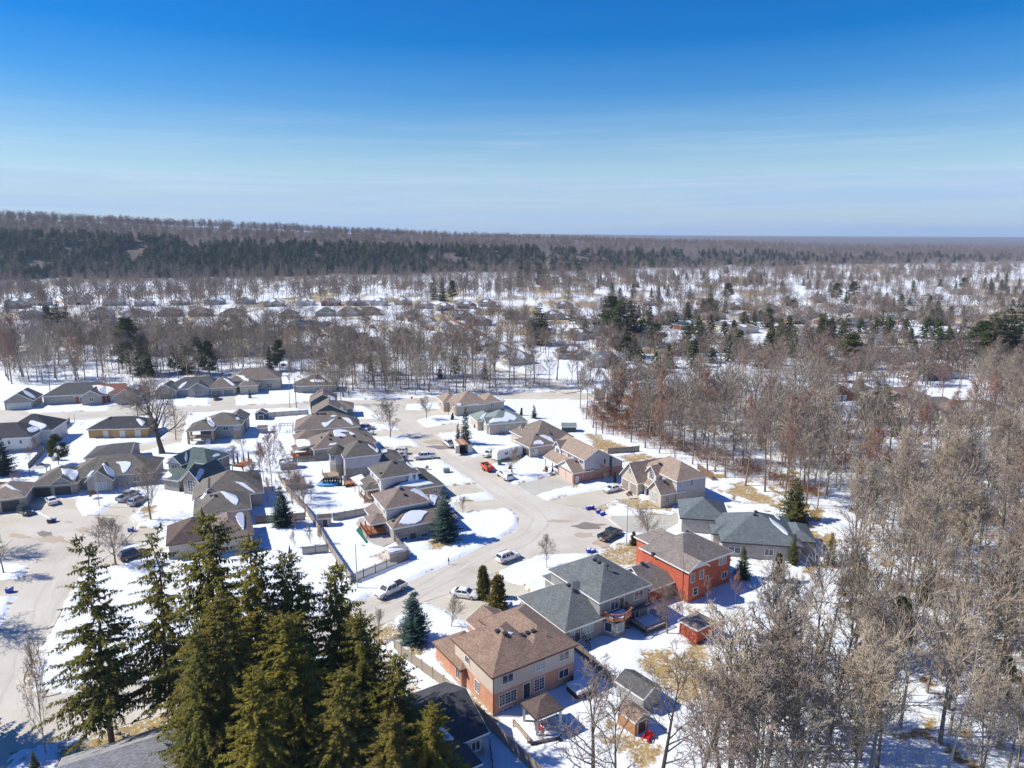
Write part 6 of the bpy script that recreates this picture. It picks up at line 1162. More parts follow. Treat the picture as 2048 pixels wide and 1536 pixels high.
BODY = {  # stations of the lower body (x, half width factor, z bottom, z top); cabin: base x0, x1, roof x0, x1, base z, roof z; wheels x; wheel radius
 'sedan': dict(L=4.7, W=1.84, st=[(-2.35, .82, .45, .82), (-2.25, .93, .32, 1.0), (-1.7, 1, .22, 1.06), (-1.0, 1, .2, 1.0), (.7, 1, .2, .98), (1.3, 1, .2, .95), (2.0, .95, .24, .82), (2.3, .85, .32, .66), (2.38, .7, .4, .58)], cab=(-1.85, 1.15, -.95, .30, .96, 1.44), wx=(-1.42, 1.40), wr=.33),
 'suv': dict(L=4.7, W=1.9, st=[(-2.35, .85, .5, 1.0), (-2.3, .95, .36, 1.15), (-1.6, 1, .26, 1.16), (.9, 1, .26, 1.08), (1.3, 1, .26, 1.06), (2.0, .96, .3, .98), (2.3, .86, .36, .84), (2.38, .72, .44, .7)], cab=(-2.28, 1.25, -1.95, .45, 1.06, 1.72), wx=(-1.42, 1.42), wr=.37),
 'pickup': dict(L=5.8, W=2.0, st=[(-.75, 1, .42, 1.2), (.2, 1, .42, 1.18), (1.2, 1, .42, 1.16), (1.5, 1, .42, 1.16), (2.4, .97, .42, 1.1), (2.82, .9, .46, 1.0), (2.9, .78, .52, .88)], cab=(-.72, 1.75, -.62, .95, 1.14, 1.88), wx=(-1.85, 1.85), wr=.40)}
def car(kind, rear, front, colr, label, name=None, cap=False, cargo=None, z=0.014, cat=None):
    """rear and front: ground pixels of the two ends"""
    r_, f_ = Vector(G(*rear)), Vector(G(*front)); mid = (r_ + f_) / 2; hd = math.atan2(f_.y - r_.y, f_.x - r_.x); B = BODY[kind]; hw = B['W'] / 2; mat = PT[colr]
    t = thing(name or {'sedan': 'parked_car', 'suv': 'parked_car', 'pickup': 'pickup_truck'}[kind], label, cat or {'sedan': 'car', 'suv': 'car', 'pickup': 'truck'}[kind], (mid.x, mid.y, z), hd)
    m = MB(); m.loft([sect(x, hw * k, zb, zt) for x, k, zb, zt in B['st']]); m.build('body', mat, t, smooth=False)
    x0, x1, a0, a1, zb, zr = B['cab']; wb, wt = hw * .93, hw * .74
    base = [(x0, -wb, zb), (x1, -wb, zb), (x1, wb, zb), (x0, wb, zb)]; top = [(a0, -wt, zr), (a1, -wt, zr), (a1, wt, zr), (a0, wt, zr)]; crown_ = [(a0 + .15, -wt * .8, zr + .05), (a1 - .12, -wt * .8, zr + .05), (a1 - .12, wt * .8, zr + .05), (a0 + .15, wt * .8, zr + .05)]
    m = MB(); m.loft([base, top, crown_]); m.build('cabin', mat, t)
    def pane(nm, i, j, lo=.12, hi=.88, e0=.06, e1=.94, bars=()):
        bi, bj, ti, tj = Vector(base[i]), Vector(base[j]), Vector(top[i]), Vector(top[j]); n = (bj - bi).cross(ti - bi).normalized() * .015
        f = lambda u, v: (bi.lerp(bj, u)).lerp(ti.lerp(tj, u), v) + n
        cuts = [e0] + [q for b_ in bars for q in (b_ - .025, b_ + .025)] + [e1]
        for k in range(0, len(cuts), 2):
            q = [f(cuts[k], lo), f(cuts[k + 1], lo), f(cuts[k + 1], hi), f(cuts[k], hi)]; m = MB(); m.face(q); m.face([p - n * 1.5 for p in reversed(q)]); m.build(nm, M['glass'], t)
    bars = {'sedan': (.48,), 'suv': (.36, .66), 'pickup': (.5,)}[kind]
    pane('side_window', 0, 1, bars=bars); pane('windscreen', 1, 2); pane('side_window', 2, 3, bars=bars); pane('rear_window', 3, 0)
    if kind == 'pickup':
        for nm, (xa, xb, ya, yb, za, zc) in {'bed_floor': (-2.85, -.75, -hw * .9, hw * .9, .62, .72), 'tailgate': (-2.92, -2.84, -hw * .93, hw * .93, .6, 1.2)}.items(): m = MB(); m.box(xa, xb, ya, yb, za, zc); m.build(nm, mat if nm == 'tailgate' else M['black'], t)
        for s_ in (-1, 1): m = MB(); y0, y1 = sorted((s_ * hw * .88, s_ * hw)); m.box(-2.86, -.74, y0, y1, .45, 1.22); m.build('bed_side', mat, t)
        m = MB(); m.box(-2.95, -2.86, -hw * .9, hw * .9, .42, .6); m.build('bumper', M['metal'], t)
        if cap: m = MB(); m.loft([[(-2.84, -hw * .95, 1.22), (-.76, -hw * .95, 1.22), (-.76, hw * .95, 1.22), (-2.84, hw * .95, 1.22)], [(-2.72, -hw * .8, 1.85), (-.76, -hw * .8, 1.86), (-.76, hw * .8, 1.86), (-2.72, hw * .8, 1.85)]]); m.build('bed_cap', mat, t); m = MB(); m.box(-2.86, -2.80, -hw * .6, hw * .6, 1.35, 1.75); m.build('rear_window', M['glass'], t)
        if cargo == 'cover': m = MB(); m.box(-2.82, -.78, -hw * .86, hw * .86, 1.12, 1.2); m.build('bed_cover', M['black'], t)
        if cargo == 'tools':
            m = MB(); m.box(-1.2, -.8, -.7, .2, .72, 1.25); m.build('red_jerrycan', M['red'], t); m = MB(); m.box(-2.7, -1.3, -.8, .75, .72, 1.3); m.build('dark_cargo', M['black'], t)
        if cargo == 'blue': m = MB(); m.box(-1.3, -.85, -.4, .4, .72, 1.6); m.build('blue_box', M['bin_blue'], t)
    if kind == 'suv':
        for s_ in (-1, 1): m = MB(); m.beam((a0 + .2, s_ * wt * .85, zr + .1), (a1 - .1, s_ * wt * .85, zr + .1), .05); m.build('roof_rail', M['dark_trim'], t)
    for x in B['wx']:
        for s_ in (-1, 1):
            w = obj('wheel', _wheel(B['wr']), t, (x, s_ * (hw - .08), B['wr'])); w.rotation_euler = (0, 0, 0 if s_ > 0 else math.pi); obj('rim', _rim(B['wr']), w)
    xf = B['st'][-1][0]; xr = -B['L'] / 2 if kind != 'pickup' else -2.93; zf_ = .68 if kind == 'sedan' else .86; zr_ = .86 if kind == 'sedan' else 1.0
    for s_ in (-1, 1):
        m = MB(); y0, y1 = sorted((s_ * hw * .55, s_ * hw * .86)); m.box(xf - .25, xf - .02, y0, y1, zf_ - .08, zf_ + .08); m.build('headlight', M['lamp_clear'], t)
        m = MB(); y0, y1 = sorted((s_ * hw * .7, s_ * hw * .97)); m.box(xr - .02, xr + .12, y0, y1, zr_ - .14, zr_ + .12); m.build('taillight', M['lamp_red'], t)
        m = MB(); y0, y1 = sorted((s_ * hw * .98, s_ * (hw + .18))); m.box(x1 - .55, x1 - .42, y0, y1, zb + .02, zb + .18); m.build('wing_mirror', mat, t)
    m = MB(); m.box(xf - .08, xf + .012, -hw * .5, hw * .5, zf_ - .22, zf_ - .02); m.build('grille', M['black'], t); m = MB(); m.box(xr - .025, xr + .03, -.26, .26, zr_ - .28, zr_ - .14); m.build('licence_plate', M['white'], t)
    return t
def _wheel(r):
    k = ('wheel', r)
    if k not in _mesh_cache: m = MB(); m.tube((0, -.12, 0), (0, .11, 0), r, r, 14); _mesh_cache[k] = m.mesh('wheel', M['rubber'])
    return _mesh_cache[k]
def _rim(r):
    k = ('rim', r)
    if k not in _mesh_cache: m = MB(); m.tube((0, .05, 0), (0, .125, 0), r * .62, r * .58, 10); _mesh_cache[k] = m.mesh('rim', M['chrome'])
    return _mesh_cache[k]

car('pickup', (808, 1174), (753, 1200), 'white', 'white pickup truck parked on the street with a loaded bed', cargo='tools')
car('sedan', (905, 1190), (956, 1197), 'white', 'white sedan parked on the driveway by the cedar hedge')
car('suv', (997, 1127), (1034, 1113), 'white', 'white hatchback parked at the kerb by the round lawn')
car('pickup', (1203, 1083), (1237, 1067), 'black', 'black pickup truck parked beside the turning circle', cargo='cover')
car('sedan', (1241, 978), (1206, 987), 'white', 'white sedan parked before the arched garage doors')
car('pickup', (1024, 965), (996, 947), 'white', 'white pickup truck with a canopy over its bed', cap=True)
car('pickup', (908, 899), (889, 884), 'white', 'white pickup truck with an open black bed behind the cargo trailer')
car('suv', (992, 907), (965, 917), 'white', 'white car beside the long white trailer')
car('pickup', (870, 916), (829, 919), 'pearl', 'white crew pickup truck with a blue box in its bed', cargo='blue')
car('suv', (819, 922), (778, 921), 'silver', 'silver car behind the weeping shrub'); car('suv', (814, 908), (782, 906), 'white', 'white car parked behind the silver one')
car('suv', (719, 868), (745, 869), 'white', 'white car on the drive of the taupe bungalow'); car('suv', (722, 860), (746, 859), 'silver', 'grey car hidden behind the white one on that drive')
car('sedan', (110, 1013), (97, 999), 'white', 'white sedan parked before the dark arched garage doors'); car('suv', (39, 1020), (63, 1034), 'black', 'black car parked before the beige house'); car('pickup', (238, 1007), (275, 988), 'silver', 'silver pickup truck on the drive by the grey bare tree')
car('suv', (262, 1014), (290, 1000), 'silver', 'silver car hidden behind the grey bare tree'); car('suv', (238, 1124), (294, 1107), 'blue', 'dark blue car seen through the first spruces'); car('suv', (431, 795), (434, 803), 'dgreen', 'dark car before the grey double garage across the street')
car('sedan', (1790, 731), (1812, 730), 'red', 'red car parked far off among the bare trees'); car('suv', (1782, 742), (1804, 742), 'grey', 'grey car parked on the far street near the red one'); car('suv', (737, 657), (753, 658), 'blue', 'dark car on the far snowy street', z=.24); car('suv', (730, 641), (742, 640), 'white', 'white car at the far end of the snowy street', z=.24)

def trailer_wheels(t, xs_, hw, r=.33):
    for x in xs_:
        for s_ in (-1, 1): w = obj('wheel', _wheel(r), t, (x, s_ * hw, r), 0 if s_ > 0 else math.pi); obj('rim', _rim(r), w)
def frame_of(rear, front):
    r_, f_ = Vector(G(*rear)), Vector(G(*front)); mid = (r_ + f_) / 2; return (mid.x, mid.y, .014), math.atan2(f_.y - r_.y, f_.x - r_.x), (f_ - r_).length
p, h_, L_ = frame_of((932, 914), (914, 894)); t = thing('cargo_trailer', 'open cargo trailer with pale wooden roof and its rear doors folded out', 'trailer', p, h_)
L2 = 2.7; W2 = 1.25
for s_ in (-1, 1): m = MB(); y0, y1 = sorted((s_ * (W2 - .05), s_ * W2)); m.box(-L2, L2, y0, y1, .5, 2.8); m.build('side_wall', M['white'], t); m = MB(); m.face([(-L2, s_ * W2, .55), (-L2 - .25, s_ * (W2 + 1.1), .55), (-L2 - .25, s_ * (W2 + 1.1), 2.7), (-L2, s_ * W2, 2.7)]); m.face([(-L2 + .05, s_ * W2, 2.7), (-L2 - .2, s_ * (W2 + 1.1), 2.7), (-L2 - .2, s_ * (W2 + 1.1), .55), (-L2 + .05, s_ * W2, .55)]); m.build('rear_door', M['cream'], t)
m = MB(); m.box(-L2, L2, -W2, W2, .42, .5); m.build('floor', M['wood_dark'], t); m = MB(); m.box(L2 - .05, L2, -W2, W2, .5, 2.8); m.build('front_wall', M['white'], t)
for k in range(3): m = MB(); y0 = -W2 - .05 + k * (2 * W2 + .1) / 3; m.box(-L2 - .05, L2 + .05, y0, y0 + (2 * W2 + .1) / 3 - .015, 2.8, 2.88); m.build('roof_sheet', M['deck_tan'] if k == 1 else M['cedar'], t)
trailer_wheels(t, (-.5, .4), W2 + .02); m = MB(); m.beam((L2, 0, .45), (L2 + 1.2, 0, .45), .1); m.build('drawbar', M['black'], t)
p, h_, L_ = frame_of((1040, 910), (989, 922)); t = thing('travel_trailer', 'long white trailer standing on the drive with a little snow on top', 'trailer', p, h_); L2 = L_ / 2
m = MB(); m.loft([[(x, -1.25 * k, .5), (x, -1.28 * k, 1.2), (x, -1.22 * k, zt_ - .15), (x, -1.0 * k, zt_), (x, 1.0 * k, zt_), (x, 1.22 * k, zt_ - .15), (x, 1.28 * k, 1.2), (x, 1.25 * k, .5)] for x, k, zt_ in ((-L2, .97, 2.75), (-L2 + .3, 1, 2.9), (L2 - .4, 1, 2.9), (L2, .95, 2.6))]); m.build('body', M['white'], t)
for x in (-1.6, .8): m = MB(); m.box(x, x + 1.0, -1.31, -1.26, 1.5, 2.1); m.build('window', M['glass'], t); m = MB(); m.box(x, x + 1.0, 1.26, 1.31, 1.5, 2.1); m.build('window', M['glass'], t)
m = MB(); m.box(-L2 + .6, L2 - .6, -.9, .9, 2.9, 2.99); m.build('roof_snow', M['snow'], t); trailer_wheels(t, (-.6, .3), 1.18); m = MB(); m.beam((L2, 0, .5), (L2 + 1.2, 0, .5), .12); m.build('drawbar', M['black'], t)
p, h_, L_ = frame_of((985, 948), (965, 932)); t = thing('utility_trailer', 'red dump trailer heaped with split logs', 'trailer', p, h_); L2 = 2.2
m = MB(); m.box(-L2, L2, -.95, .95, .55, .65); m.build('bed', M['black'], t)
for s_ in (-1, 1): m = MB(); y0, y1 = sorted((s_ * .95, s_ * 1.02)); m.box(-L2, L2, y0, y1, .55, 1.35); m.build('side_board', M['orange'], t)
for x in (-L2 - .06, L2): m = MB(); m.box(x, x + .06, -1.0, 1.0, .55, 1.4); m.build('end_board', M['red'], t)
q = random.Random(4); M['log'] = mat_varied('log_ends', [c(200, 170, 120), c(150, 110, 76), c(214, 186, 140)], noise=.2)
for k in range(26): m = MB(); a_ = Vector((q.uniform(-1.9, 1.9), q.uniform(-.75, .75), .75 + q.random() * .7)); d_ = Vector((q.gauss(0, 1), q.gauss(0, 1), q.gauss(0, .25))).normalized() * .28; m.tube(a_ - d_, a_ + d_, .12, .11, 6); m.build('log', M['log'], t)
trailer_wheels(t, (-.5, .35), 1.1, .34); m = MB(); m.beam((L2, 0, .5), (L2 + 1.3, 0, .5), .1); m.build('drawbar', M['red'], t)

# ------------------------------------------------------------------ fences
def fence(pts, label, mat, h=1.8, sp=2.4, gap=0.02, bw=0.14, zb=0.12, caps=True, rails=False, world=False, group=None):
    P = [Vector(p) for p in (pts if world else W(pts))]; o = P[0]; t = thing('board_fence', label, 'fence', (o.x, o.y, 0), 0, group); q = random.Random(int(o.x * 10))
    for a, b_ in zip(P, P[1:]):
        L = (b_ - a).length; n = max(1, round(L / sp)); d = (b_ - a) / L; nn = Vector((-d.y, d.x)); ang = math.atan2(d.y, d.x)
        key = ('panel', round(L / n, 2), h, gap, bw, mat.name)
        if key not in _mesh_cache:
            w = L / n; m = MB(); x = 0.02
            while x < w - bw * .5:
                e = min(x + bw, w - .01); dz = q.uniform(-.02, .02); m.box(x, e, -.012, .012, zb, h + dz); x = e + gap
            for z in (h * .18, h * .82): m.box(0, w, .012, .05, z - .045, z + .045)
            for i in range(len(m.v)): pass
            m.uv = [(v[0] + .3 * v[1], v[2]) for v in m.v]; me_ = m.mesh('panel', mat); m = MB(); post(m, 0, 0, -.2, h + .12, .13); 
            if caps: m.box(-.09, .09, -.09, .09, h + .12, h + .16)
            _mesh_cache[key] = (me_, m.mesh('post', mat))
        pm, po = _mesh_cache[key]
        for i in range(n):
            s_ = a + d * (L * i / n) - o; obj('panel', pm, t, (s_.x, s_.y, 0), ang); obj('post', po, t, (s_.x, s_.y, 0), ang)
        s_ = b_ - o; obj('post', po, t, (s_.x, s_.y, 0), ang)
    return t
FG, FP, FB = M['wood_grey'], M['wood_pale'], M['wood_brown']
fence([(557, 957), (574, 985), (612, 1025), (632, 1056), (659, 1102), (702, 1167)], 'long weathered board fence running down between the back yards', FP)
fence([(667, 1043), (734, 1031)], 'short grey fence between the pergola yard and the shed yard', FG); fence([(703, 1168), (818, 1121), (791, 1086)], 'spaced-board fence along the street around the snowy yard', FG, gap=.07)
fence([(512, 1049), (610, 1041)], 'dark fence behind the blue spruce', FB); fence([(606, 1112), (657, 1106)], 'grey fence closing the yard beside the foreground spruces', FG); fence([(596, 926), (655, 922)], 'grey fence behind the octagonal tower house', FG); fence([(688, 966), (706, 964)], 'short fence between the tower house and the pergola', FG)
fence([(789, 1302), (803, 1316), (888, 1378), (928, 1412), (969, 1451), (1024, 1507), (1090, 1570)], 'tall pale board fence with posts along the brown-roofed house', FP, h=1.9)
fence([(1147, 1300), (1230, 1378)], 'dark board fence in the shade between the two back yards', FG); fence([(140, 846), (119, 868)], 'short fence at the yellow brick house', FG); fence([(90, 905), (58, 940)], 'dark fence along the white-sided house yard', FG); fence([(-20, 978), (62, 979)], 'brown fence beside the dark garage doors', FB)
fence([(533, 836), (617, 830)], 'tan fence with an orange gate along the cross street', FP); fence([(668, 822), (694, 820)], 'short grey fence by the green-gabled house', FG); fence([(1216, 909), (1250, 907), (1278, 904)], 'grey-green fence behind the tan gable house', FG)
fence([(902, 641), (935, 657), (972, 676)], 'orange cedar fence behind the far house row', M['cedar'], h=1.9); fence([(1395, 940), (1425, 962)], 'brown timber screen behind the stone house', FB); fence([(700, 1240), (722, 1276)], 'low fence beside the street spruces', FG, h=1.2)
fence([(980, 1500), (985, 1540)], 'low dark fence at the bottom house', FB, h=1.2)
for i, (x0, x1_, y_) in enumerate(((505, 560, 656), (505, 560, 668), (505, 555, 680), (636, 672, 652), (636, 672, 662), (636, 672, 674), (600, 700, 716), (560, 640, 700))): fence([(x0, y_), (x1_, y_ - 1)], 'brown fence between two far back yards, row %s from the top' % ('first second third fourth fifth sixth seventh eighth'.split()[i]), FB, group='far back yard fences')

# ------------------------------------------------------------------ street furniture and garden things
def lamp(bx, by, ty, label, adir):
    x, y = G(bx, by); h = top_h(0, ty, (x, y)); t = thing('street_lamp', label, 'street lamp', (x, y, 0)); m = MB(); m.tube((0, 0, -.2), (0, 0, h), .11, .065, 8); m.build('pole', M['metal'], t)
    d = Vector((math.cos(adir), math.sin(adir), 0)); m = MB(); prev = Vector((0, 0, h - .1))
    for k in range(1, 5): q = Vector((0, 0, h - .1)) + d * (.45 * k) + Vector((0, 0, .55 * math.sin(k * .4))); m.tube(prev, q, .04, .035, 5); prev = q
    m.build('arm', M['metal'], t); m = MB(); e = prev; s_ = Vector((-d.y, d.x, 0)) * .14; m.loft([[tuple(e - s_ - Vector((0, 0, .05))), tuple(e - s_ + Vector((0, 0, .05))), tuple(e + s_ + Vector((0, 0, .05))), tuple(e + s_ - Vector((0, 0, .05)))], [tuple(e + d * .7 - s_ * .7 - Vector((0, 0, .05))), tuple(e + d * .7 - s_ * .7 + Vector((0, 0, .03))), tuple(e + d * .7 + s_ * .7 + Vector((0, 0, .03))), tuple(e + d * .7 + s_ * .7 - Vector((0, 0, .05)))]]); m.build('lamp_head', M['metal'], t)
lamp(715, 1178, 1089, 'street lamp at the fence corner beside the white pickup', R(-40)); lamp(1253, 1092, 1008, 'street lamp on the brown lawn by the turning circle', R(150)); lamp(199, 1014, 950, 'street lamp on the snowy island of the left-hand turning circle', R(-70)); lamp(995, 800, 762, 'street lamp by the cross street', R(180)); lamp(852, 800, 758, 'street lamp at the junction', R(-90)); lamp(150, 846, 828, 'low lamp post by the yellow brick house', R(-90))
def pole(bx, by, ty, label):
    x, y = G(bx, by); h = top_h(0, ty, (x, y)); t = thing('utility_pole', label, 'pole', (x, y, 0)); m = MB(); m.tube((0, 0, -.2), (0, 0, h), .15, .1, 7); m.build('shaft', M['wood_brown'], t); m = MB(); m.beam((-.9, 0, h - .6), (.9, 0, h - .6), .1); m.build('crossarm', M['wood_brown'], t)
pole(593, 818, 755, 'utility pole by the tan fence'); pole(1192, 870, 842, 'thin pole behind the tan gable house'); pole(276, 836, 770, 'utility pole beside the great bare tree')
x, y = G(824, 809); t = thing('stop_sign', 'red octagonal stop sign at the junction', 'sign', (x, y, 0)); m = MB(); m.tube((0, 0, -.1), (0, 0, 2.2), .04, .04, 6); m.build('post', M['metal'], t); m = MB(); m.loft([[(.42 * math.cos(R(22.5 + 45 * i)), yy, 2.5 + .42 * math.sin(R(22.5 + 45 * i))) for i in range(8)] for yy in (-.06, -.03)]); m.build('plate', M['red'], t)
x, y = G(897, 1131); t = thing('hydrant_marker', 'small dark marker post leaning at the snowbank', 'marker', (x, y + .3, 0)); m = MB(); m.tube((0, 0, 0), (0, 0, 1.5), .05, .04, 6); m.build('post', M['wood_dark'], t); m = MB(); m.tube((0, 0, .75), (0, 0, 1.15), .16, .10, 7); m.tube((0, 0, 1.15), (0, 0, 1.5), .10, .03, 7); m.build('head', M['wood_dark'], t)
def bin_(bx, by, label, s=1.0, mat='bin_blue', rz=0.3, dark=False):
    x, y = G(bx, by); t = thing('recycling_box', label, 'recycling box', (x, y, 0.03), rz); m = MB(); a, b_, h = .28 * s, .22 * s, .38 * s
    r0 = [(-a * .85, -b_ * .85, 0), (a * .85, -b_ * .85, 0), (a * .85, b_ * .85, 0), (-a * .85, b_ * .85, 0)]; r1 = [(-a, -b_, h), (a, -b_, h), (a, b_, h), (-a, b_, h)]; r2 = [(x_ * .9, y_ * .9, h) for x_, y_, _ in r1]; r3 = [(x_ * .8, y_ * .8, .08) for x_, y_, _ in r0]; m.loft([r0, r1, r2, r3]); m.build('box', M[mat], t)
    m = MB(); m.box(-a * 1.06, a * 1.06, -b_ * 1.08, -b_, h - .05, h); m.box(-a * 1.06, a * 1.06, b_, b_ * 1.08, h - .05, h); m.build('rim', M[mat], t)
    m = MB(); q = random.Random(int(bx)); 
    for k in range(4): x_, y_ = q.uniform(-a * .5, a * .5), q.uniform(-b_ * .5, b_ * .5); m.box(x_ - .1 * s, x_ + .1 * s, y_ - .08 * s, y_ + .08 * s, .1, h + q.uniform(0, .12))
    m.build('paper', M['white'], t)
for (bx, by), lb in zip((z7(612, 638), z7(637, 634), z7(690, 664), z7(722, 682), z7(618, 982), z7(646, 986), z5(404, 742), z5(427, 734), z5(1048, 812), z5(78, 1298), h5(580, 930)), ('dark blue box at the kerb, first by the stone house drive', 'blue box at the kerb, second by the stone house drive', 'blue box by the kerb further along', 'last blue box of the four along the curve', 'light blue box by the storm drain', 'blue box beside the light blue one', 'black box at the tip of the snow strip', 'blue box at the tip of the snow strip', 'blue box at the edge of the left turning circle', 'blue box at the snow edge beside the left road', 'blue box at the door of the stone house')): bin_(bx, by, lb, 1.9, 'black' if lb.startswith('black') else 'bin_blue')
def boxy(name, label, cat, px, size, mat, rz, top=None, tm=None, z=0.0):
    x, y = G(*px); t = thing(name, label, cat, (x, y, z), rz); w, d, h = size; m = MB(); m.loft([[(-w/2, -d/2, 0), (w/2, -d/2, 0), (w/2, d/2, 0), (-w/2, d/2, 0)], [(-w/2, -d/2, h), (w/2, -d/2, h), (w/2, d/2, h), (-w/2, d/2, h)]]); m.build('cabinet', mat, t)
    if top: m = MB(); m.loft([[(-w/2*1.05, -d/2*1.05, h), (w/2*1.05, -d/2*1.05, h), (w/2*1.05, d/2*1.05, h), (-w/2*1.05, d/2*1.05, h)], [(-w/2, -d/2, h + top), (w/2, -d/2, h + top), (w/2, d/2, h + top), (-w/2, d/2, h + top)]]); m.build('lid', tm, t)
    return t
boxy('transformer_box', 'grey-green transformer box on the snowy lawn', 'utility box', (893, 946), (1.5, 1.2, 1.1), mat_plain('box_green', c(120, 138, 134), .6, .1), .3, .12, M['metal']); boxy('hot_tub', 'brown hot tub with orange cover beside the pergola', 'hot tub', z6(748, 452), (2.2, 2.0, .95), M['wood_dark'], .45, .12, M['cedar']); boxy('hot_tub', 'hot tub buried in snow at the back of the brown-roofed house', 'hot tub', b3(545, 940), (2.6, 2.4, 1.0), M['wood_dark'], .55, .3, M['snow'])
boxy('storage_bin', 'green garden bin on the drive beside the log trailer', 'bin', st_(1220, 520), (.9, .8, 1.2), M['green_tarp'], .3, .1, M['dark_green'])
x, y = G(*z6(576, 448)); t = thing('covered_boat', 'boat under a bright blue tarpaulin in the snowy yard', 'boat', (x, y, 0), .05); m = MB()
m.loft([[(px_, -w_, .25), (px_, -w_ * 1.15, .6), (px_, -w_ * .5, zt_), (px_, w_ * .5, zt_), (px_, w_ * 1.15, .6), (px_, w_, .25)] for px_, w_, zt_ in ((-2.6, .25, .7), (-2.0, .7, .95), (-.8, .95, 1.1), (.8, .95, 1.2), (2.0, .7, 1.15), (2.6, .2, 1.1))]); m.build('tarpaulin', M['tarp_blue'], t); m = MB(); m.prism([(-1.2, -.35), (.6, -.45), (1.9, -.25), (1.8, .3), (-.9, .35)], 1.12, 1.28); m.build('snow_cap', M['snow'], t)
for s_ in (-1.4, 1.2): m = MB(); m.beam((s_, -.8, .15), (s_, .8, .15), .25); m.build('cradle', M['wood_dark'], t)
m = MB(); x, y = G(*z6(840, 840)); t = thing('green_tarp', 'strip of green tarpaulin along the patio edge', 'tarpaulin', (x, y, 0)); m.prism([(p_[0] - x, p_[1] - y) for p_ in [G(*z6(*q)) for q in ((800, 815), (835, 775), (845, 800), (860, 860), (895, 905), (880, 915))]], .3, .38); m.build('sheet', M['green_tarp'], t)
x, y = G(*z2(245, 1215)); t = thing('pergola', 'small grey pergola behind the taupe bungalow', 'pergola', (x, y, 0), .2)
for i in range(6): m = MB(); m.beam((-2 + i * .8, -1.6, 2.4), (-2 + i * .8, 1.6, 2.4), .1, .14); m.build('slat', M['wood_grey'], t)
for a_, b_ in ((-1.9, -1.4), (1.9, -1.4), (-1.9, 1.4), (1.9, 1.4)): m = MB(); post(m, a_, b_, -.1, 2.35); m.build('post', M['wood_grey'], t)
for s_ in (-1.4, 1.4): m = MB(); m.beam((-2.2, s_, 2.28), (2.2, s_, 2.28), .1); m.build('beam', M['wood_grey'], t)
x, y = G(*m2(330, 560)); t = thing('gazebo', 'small grey metal-roofed gazebo behind the left garage', 'gazebo', (x, y, 0), .3)
m = MB(); m.loft([[(-2, -1.6, 2.2), (2, -1.6, 2.2), (2, 1.6, 2.2), (-2, 1.6, 2.2)], [(-.6, -.45, 2.9), (.6, -.45, 2.9), (.6, .45, 2.9), (-.6, .45, 2.9)]]); m.build('roof', M['metal'], t); m = MB(); m.loft([[(-.8, -.6, 3.0), (.8, -.6, 3.0), (.8, .6, 3.0), (-.8, .6, 3.0)], [(-.1, -.1, 3.3), (.1, -.1, 3.3), (.1, .1, 3.3), (-.1, .1, 3.3)]]); m.build('vent_cap', M['dark_trim'], t)
for a_, b_ in ((-1.8, -1.4), (1.8, -1.4), (-1.8, 1.4), (1.8, 1.4)): m = MB(); post(m, a_, b_, -.1, 2.2); m.build('post', M['dark_trim'], t)
# ------------------------------------------------------------------ far houses
ORD = 'first second third fourth fifth sixth seventh eighth ninth tenth eleventh twelfth thirteenth fourteenth fifteenth sixteenth seventeenth eighteenth nineteenth twentieth'.split()
def far_house(px, py, g, w, d, sh, wall, label, group, ze=3.2, roof='hip', garage=True, snow=True, seed=0, upper=None, two=False):
    q = random.Random(seed * 7 + int(px)); A0 = G(px, py); zg = float(hill(np.array(A0[0]), np.array(A0[1])))
    H = House('house', label, 'house', group=group); A = off(A0, g, -w / 2, 0); k = dict(wall=wall, shingle=sh, base=False); ze = 5.4 if two else ze; p = q.uniform(.5, .62)
    vm = H.vol(A, g, w, d, ze, roof, p, ov=.45, upper=upper, split=2.9, **k); s0 = q.choice((0.04, .5)) * w; gw = w * .46
    vf = H.vol(off(A, g, s0, -2.4), g, gw, d * .7, min(ze, 3.1), 'gv', p * 1.15, ov=.4, **k)
    if garage: H.door(vf, 0, .5, 0, min(4.4, gw * .7), 2.2, q.choice(('white', 'grey', 'dark')), 'garage_door')
    else: H.win(vf, 0, .5, 1.6, 1.9, 1.4)
    H.win(vm, 0, .8 if s0 < w * .3 else .2, 1.6, 1.8, 1.3, blind=q.random() < .3)
    if two: H.win(vm, 0, .25, 4.3, 1.2, 1.2); H.win(vm, 0, .75, 4.3, 1.2, 1.2)
    if snow:
        h = vm.d / 2; v = q.uniform(.5, .9)                       # snow that the sun has not reached: on the far and right-hand slopes
        H.snow((vm, [(w - h * v, h * v * .9), (w - .35, .9), (w - .3, d * .55), (w - h * .8, d * .5)]), .18, True) if roof == 'hip' else None
        H.snow((vf, [(gw * .56, .4), (gw * .9, .6), (gw * .92, d * .3), (gw * .75, d * .45), (gw * .56, d * .4)]), .16, True)
        if q.random() < .6: H.snow((vm, [(w * .3, h * .3), (w * .5, h * .25), (w * .62, h * .6), (w * .45, h * .85), (w * .34, h * .7)]), .16, True)
    if zg > .05: H.root.location.z = zg
    return H
SHF = ['grey', 'taupe', 'mid', 'greyc', 'bluegrey', 'slate', 'taupe', 'green', 'mauve', 'grey']; WF = [BR['stone'], BR['beige'], SD['white'], BR['grey'], SD['taupe'], BR['tan'], SD['beige'], BR['redbrown']]
def row(pts, g, label, group, w=15, d=12, seed=0, **kw):
    for i, p in enumerate(pts):
        q = random.Random(seed * 31 + i); gg = p[2] if len(p) > 2 else g
        far_house(p[0], p[1], gg, w + q.uniform(-1.5, 2), d + q.uniform(-1, 1), SHF[(i * 3 + seed) % 10], WF[(i * 5 + seed) % 8], '%s house %s' % (ORD[i], label), group, seed=seed * 100 + i, **kw)
